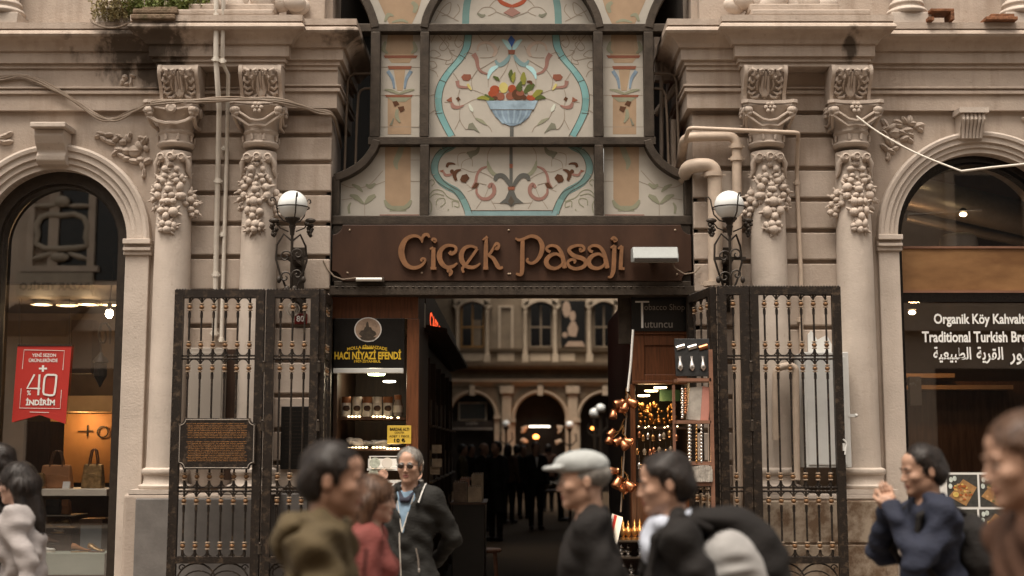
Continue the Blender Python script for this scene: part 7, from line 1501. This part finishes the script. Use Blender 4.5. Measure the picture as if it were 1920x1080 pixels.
    if collar and not far:
        rr = [U((.082 * math.sin(a), .012 - .082 * math.cos(a) * (.9 if math.cos(a) > 0 else .8), 1.475 + .012 * math.cos(a) * -1)) for a in np.linspace(R(40), R(320), 13)]
        cs = [('c', '+', .012, rr[i], rr[i + 1], .017 * K, .017 * K) for i in range(12)] + [('c', '+', .012, rr[i] + v(0, 0, .022), rr[i + 1] + v(0, 0, .022), .011 * K, .011 * K) for i in range(12)]
        surf('collar', cs, .008, shirt if (shirt and not vneck) else top, g, wob=.002)
    if shirt and vneck:
        sp = grow(ch[:3], bk * .45) + [('c', '+', .02, U((0, .0, 1.44)), U((0, -.005, 1.49)), .066 * K, .060 * K), ('c', '-', .008, U((0, -.03, 1.50)), Hh(0, -.02, -.02), .050 * K, .06 * K)]
        surf('shirt', sp, .010, shirt, g, wob=.0015)
    tr = grow(lg, .014 * K) + [('e', '+', .04, v(0, 0, .93), v(.168, .125, .11), None)] + [('c', '+', .02, an[s], an[s] + v(0, .01, -.03), .054 * K, .056 * K) for s in SGN] + [('f', '-', .01, lambda x, y, z, h=.065 * K + mz: z - h + 0 * x, *BIG)]
    surf('trousers', tr, .024 if far else .014, legs, g, wob=0 if far else .003, seed=seed + 3)
    so_ = MB()
    for s in SGN: 
        fp = [('c', '+', .02, an[s] + v(0, .03, -.05), toe[s] + v(0, 0, .005), .045 * K, .036 * K), ('e', '+', .02, an[s] + v(0, .0, -.02), v(.045, .055, .05), None)]
        surf('shoe', fp, .02 if far else .012, 'shoe_black', g)
    for c in children(g): c.location.z = -mz
    return g, U, Hh, v, K, sh, el, wr, mz
def at(px, D): Y = D + CY; return (px - 960) / F * D, Y
def top_z(row, D): return EYE + (835 - row) / F * D
SP = []
def put(lab, px, D, rz, row, **kw): x, y = at(px, D); return person(lab, x, y, rz, top_z(row, D) - .012, **kw)
def sub(parent, name, prims, h, m, mz, **kw): o = surf(name, prims, h, m, parent, **kw); o.location.z = -mz; return o
# man in sunglasses
g, U, Hh, v, K, sh, el, wr, mz = put('standing person in sunglasses and dark zipped jacket with white piping, hands behind back', 770, 8.3, -14, 836, hair='short', hairm='hair_grey', top='cloth_charcoal', legs='cloth_black', yaw=4, arms={-1: ((-.275, .09, 1.15), (-.10, .22, 1.0)), 1: ((.285, .09, 1.15), (.10, .23, .97))},
    hem=.86, bulk=1.15, res=.010, shirt='cloth_blue', vneck=(.26, 1.20, -.005), glasses=True, seed=5, wob=.0035)
q = MB(); q.tube([U((-.005 + .006 * math.sin(z * 9), -.158 - .012 * math.sin((z - .86) * 5) + (.02 if z > 1.25 else 0) * (z - 1.25) * 4, z)) for z in np.linspace(.87, 1.2, 12)], .0032, 6)
for s in SGN: q.tube([U((-.005 + s * .26 * (z - 1.2) * .98, -.136 + (z - 1.2) * .26, z)) for z in np.linspace(1.2, 1.44, 7)], .0032, 6)
o = q.build('zip_piping', 'pipe_white', g, local=True); o.location.z = -mz
q = MB(); q.tube([U((.10, -.150, 1.10)), U((.115, -.146, 1.03)), U((.118, -.143, .97))], .006, 6); q.ell(U((.119, -.146, .955)), (.008, .006, .014)); o = q.build('pocket_zip', 'silver', g, local=True); o.location.z = -mz
sub(g, 'sweater_collar', [('c', '+', .015, U((s * .075, .0, 1.50)), U((s * .020, -.098, 1.41)), .018 * K, .014 * K) for s in SGN] + [('c', '+', .02, U((.02, -.10, 1.41)), U((-.02, -.10, 1.41)), .014 * K, .014 * K)], .008, 'cloth_scarf', mz)
for s in SGN:
    sub(g, 'jacket_collar', [('c', '+', .02, U((s * .085, .03, 1.50)), U((s * .095, -.06, 1.47)), .022 * K, .018 * K), ('c', '+', .02, U((s * .095, -.06, 1.47)), U((s * .085, -.115, 1.39)), .018 * K, .012 * K)], .008, 'cloth_charcoal', mz, wob=.001)
    q = MB(); q.tube([U((s * .112, .01, 1.515)), U((s * .118, -.06, 1.485)), U((s * .105, -.125, 1.395))], .004, 5); o = q.build('collar_piping', 'white_paint', g, local=True); o.location.z = -mz
# man in olive jacket
g, U, Hh, v, K, sh, el, wr, mz = put('person in olive jacket walking right past the left gate', 592, 4.4, 90, 788, hair='short', hairm='hair_dark', skin='skin_dark', top='cloth_olive', legs='cloth_jeans', lean=5, stride=24, bulk=1.35, hem=.84, res=.010, seed=11, wob=.007)
sub(g, 'hood', [('c', '+', .04, U((-.09, .09, 1.46)), U((.09, .09, 1.46)), .05, .05), ('e', '+', .03, U((0, .12, 1.42)), v(.11, .06, .09), None)], .011, 'cloth_olive', mz, wob=.004)
# woman in red coat
q = MB(); q.tube([U((.155, -.10 + .02 * i, 1.02 + .01 * (i % 2))) for i in range(6)], .006, 5); q.tube([U((.13, -.13, z)) for z in np.linspace(.86, 1.40, 8)], .005, 5); o = q.build('seam', 'cloth_black', g, local=True); o.location.z = -mz
g, U, Hh, v, K, sh, el, wr, mz = put('person in dusty red coat walking right, arm forward, before the one in sunglasses', 683, 6.2, 90, 866, hair='long', hairm='hair_brown', skin='skin_pale', top='cloth_red', legs='cloth_black', lean=5, stride=22, female=True, bulk=1.1, hem=.55, res=.010, seed=21, arms={-1: ((-.22, -.06, 1.16), (-.17, -.28, 1.20)), 1: ((.20, .10, 1.17), (.19, .02, .95))})
# man in grey cap
put('person in grey flat cap and dark coat walking left in front of the passage', 1112, 5.4, -90, 822, hair='cap', hairm='hair_grey', skin='skin', top='cloth_black', legs='cloth_black', lean=3, stride=20, bulk=1.4, hem=.62, res=.010, seed=31, wob=.0065)
# man with pale collar and silver backpack
g, U, Hh, v, K, sh, el, wr, mz = put('person in dark jacket with pale blue collar carrying a silver backpack, walking left', 1286, 5.1, -90, 816, hair='short', hairm='hair_dark', skin='skin', top='cloth_black', legs='cloth_jeans', lean=7, stride=22, bulk=1.1, hem=.86, res=.010, seed=41, shirt='cloth_pale')
sub(g, 'scarf', [('c', '+', .03, U((-.07, -.05, 1.46)), U((.07, -.05, 1.46)), .048 * K, .048 * K), ('e', '+', .03, U((0, -.09, 1.40)), v(.09, .05, .10), None)], .010, 'cloth_pale', mz, wob=.004)
SP = (g, U, v, K, mz)
bp = thing('backpack', 'large silver grey quilted backpack with black rim, carried towards the left', 'backpack', tuple(g.location), g.rotation_euler.z)
sub(bp, 'pack', [('e', '+', .03, U((0, .245, 1.24)), v(.15, .20, .27), np.array(Matrix.Rotation(R(10), 3, 'X'))), ('e', '+', .06, U((0, .29, 1.03)), v(.15, .19, .19), None), ('e', '+', .03, U((0, .15, 1.47)), v(.12, .14, .05), None)], .010, 'cloth_black', mz, wob=.003)
sub(bp, 'side_panel', [('e', '+', .03, U((s * .085, .205, 1.22)), v(.095, .150, .215), np.array(Matrix.Rotation(R(12), 3, 'X'))) for s in SGN] + [('e', '+', .05, U((s * .085, .26, 1.02)), v(.095, .15, .19), None) for s in SGN] + [('c', '-', .012, U((s * .185, .02, z)), U((s * .185, .45, z + .015)), .024, .024) for z in (1.37, 1.30, 1.23, 1.16, 1.09, 1.02, .95) for s in SGN], .009, 'cloth_silver', mz, wob=.001)
for s in SGN: sub(bp, 'strap', [('c', '+', .015, U(a), U(b), .018, .018) for a, b in zip(((s * .11, .13, 1.44), (s * .12, .02, 1.50), (s * .12, -.09, 1.43), (s * .13, -.135, 1.28), (s * .15, -.08, 1.10)), ((s * .12, .02, 1.50), (s * .12, -.09, 1.43), (s * .13, -.135, 1.28), (s * .15, -.08, 1.10), (s * .15, .10, 1.02)))], .010, 'cloth_black', mz)
# person in navy jacket holding a phone up
g, U, Hh, v, K, sh, el, wr, mz = put('person in navy jacket with both hands raised before the face, near the right pedestal', 1738, 6.1, -82, 830, hair='short', hairm='hair_dark', top='cloth_navy', legs='cloth_black', lean=3, bulk=1.35, hem=.80, res=.010, seed=51, wob=.0065, pitch=4, arms={-1: ((-.22, -.17, 1.22), (-.06, -.19, 1.45)), 1: ((.22, -.18, 1.22), (.05, -.20, 1.46))})
bp = thing('backpack', 'black backpack worn by the person in the navy jacket', 'backpack', tuple(g.location), g.rotation_euler.z)
sub(bp, 'pack', [('e', '+', .04, U((0, .215, 1.20)), v(.15, .11, .21), None), ('e', '+', .05, U((0, .23, 1.07)), v(.15, .12, .14), None)], .011, 'cloth_black', mz, wob=.003)
for s in SGN: sub(bp, 'strap', [('c', '+', .015, U(a), U(b), .016, .016) for a, b in zip(((s * .11, .13, 1.42), (s * .12, .02, 1.49), (s * .12, -.10, 1.42), (s * .13, -.145, 1.26)), ((s * .12, .02, 1.49), (s * .12, -.10, 1.42), (s * .13, -.145, 1.26), (s * .16, -.03, 1.08)))], .010, 'cloth_black', mz)
# woman at the left edge and the man beyond her
put('person in pale grey coat walking left by the left shop window', 66, 7.3, -90, 846, hair='long', hairm='hair_dark', skin='skin_pale', top='cloth_grey', legs='cloth_jeans', lean=6, stride=22, female=True, bulk=1.2, hem=.60, res=.010, seed=61, wob=.006)
put('person in black partly cut off by the left edge, beyond the pale grey coat', 12, 7.9, -90, 822, hair='short', hairm='hair_dark', top='cloth_black', lean=2, stride=15, res=.013, seed=62)
# tall man close to the camera at the right edge
put('tall person in brown jacket close by at the right edge, walking left', 1980, 3.45, -90, 738, hair='short', hairm='hair_brown', skin='skin', top='cloth_brown', legs='cloth_black', lean=7, stride=18, bulk=1.2, res=.010, seed=71, wob=.0065)
# people inside the passage
for px, D, row, rz, hair, hm_, topm, lab, kw in (
    (931, 23.0, 826, -40, 'short', 'hair_dark', 'cloth_black', 'person in long black coat standing near the black display table', dict(hem=.5)),
    (907, 25.5, 829, 60, 'bald', 'hair_dark', 'cloth_black', 'bare headed person in black just behind the long black coat', {}),
    (1004, 26.0, 828, 10, 'short', 'hair_dark', 'cloth_black', 'person in dark suit with white shirt front facing the street', dict(shirtfront=1)),
    (1050, 29.0, 841, 75, 'short', 'hair_dark', 'cloth_teal', 'person in teal top bending over the cloth covered table', dict(lean=22)),
    (953, 28.0, 832, 150, 'long', 'hair_dark', 'cloth_brown', 'person in brown between the long black coat and the suit', {}),
    (968, 31.0, 833, 200, 'short', 'hair_dark', 'cloth_olive', 'person in olive top far in the courtyard, back turned', {}),
    (981, 30.0, 834, 20, 'short', 'hair_dark', 'cloth_black', 'person in black just left of the dark suit', {}),
    (868, 27.0, 832, 90, 'short', 'hair_dark', 'cloth_olive', 'person in dull olive behind the leaflet boxes', {}),
    (884, 29.0, 833, 30, 'long', 'hair_dark', 'cloth_black', 'person in black behind the leaflet boxes', {}),
    (1027, 33.0, 832, 190, 'short', 'hair_dark', 'cloth_brown', 'person in brown right of the dark suit, back turned', {})):
    sf = kw.pop('shirtfront', 0); g, U, Hh, v, K, sh, el, wr, mz = put(lab, px, D, rz, row, hair=hair, hairm=hm_, top=topm, legs='cloth_black', far=True, res=.022, skin='skin_dark', group='people inside the passage', **kw)
    if sf: q = MB(); q.prism([(-.035, 1.46), (.035, 1.46), (0, 1.24)], -.142, -.12); o = q.build('shirt_front', 'white_paint', g, local=True); o.location.z = -mz; o.scale = (K, K, K)
tbl = thing('cloth_table', 'small table under folded white cloths in the courtyard', 'table', at(1040, 26.5) + (0,)); x, y = at(1040, 26.5); q = MB(); q.box(x - .35, x + .35, y - .3, y + .3, .72, .76); q.build('table_top', 'wood_dark', tbl)
for a in SGN:
    for b in SGN: q = MB(); q.box(x + a * .3 - .02, x + a * .3 + .02, y + b * .25 - .02, y + b * .25 + .02, 0, .72); q.build('leg', 'wood_dark', tbl)
q = MB(); rn = random.Random(2)
for k in range(12): q.ell((x + rn.uniform(-.28, .25), y - .15 + rn.uniform(-.15, .1), .78 + rn.uniform(0, .16)), (.16, .09, .035), Matrix.Rotation(rn.uniform(-.8, .2), 3, 'Y'), 10, 6)
tag(q.build('folded_cloths', mat('cloth_white', (.50, .44, .36), .8, var=.2, vs=14), None, smooth=60), 'rumpled white cloths piled on the small courtyard table', 'cloth')
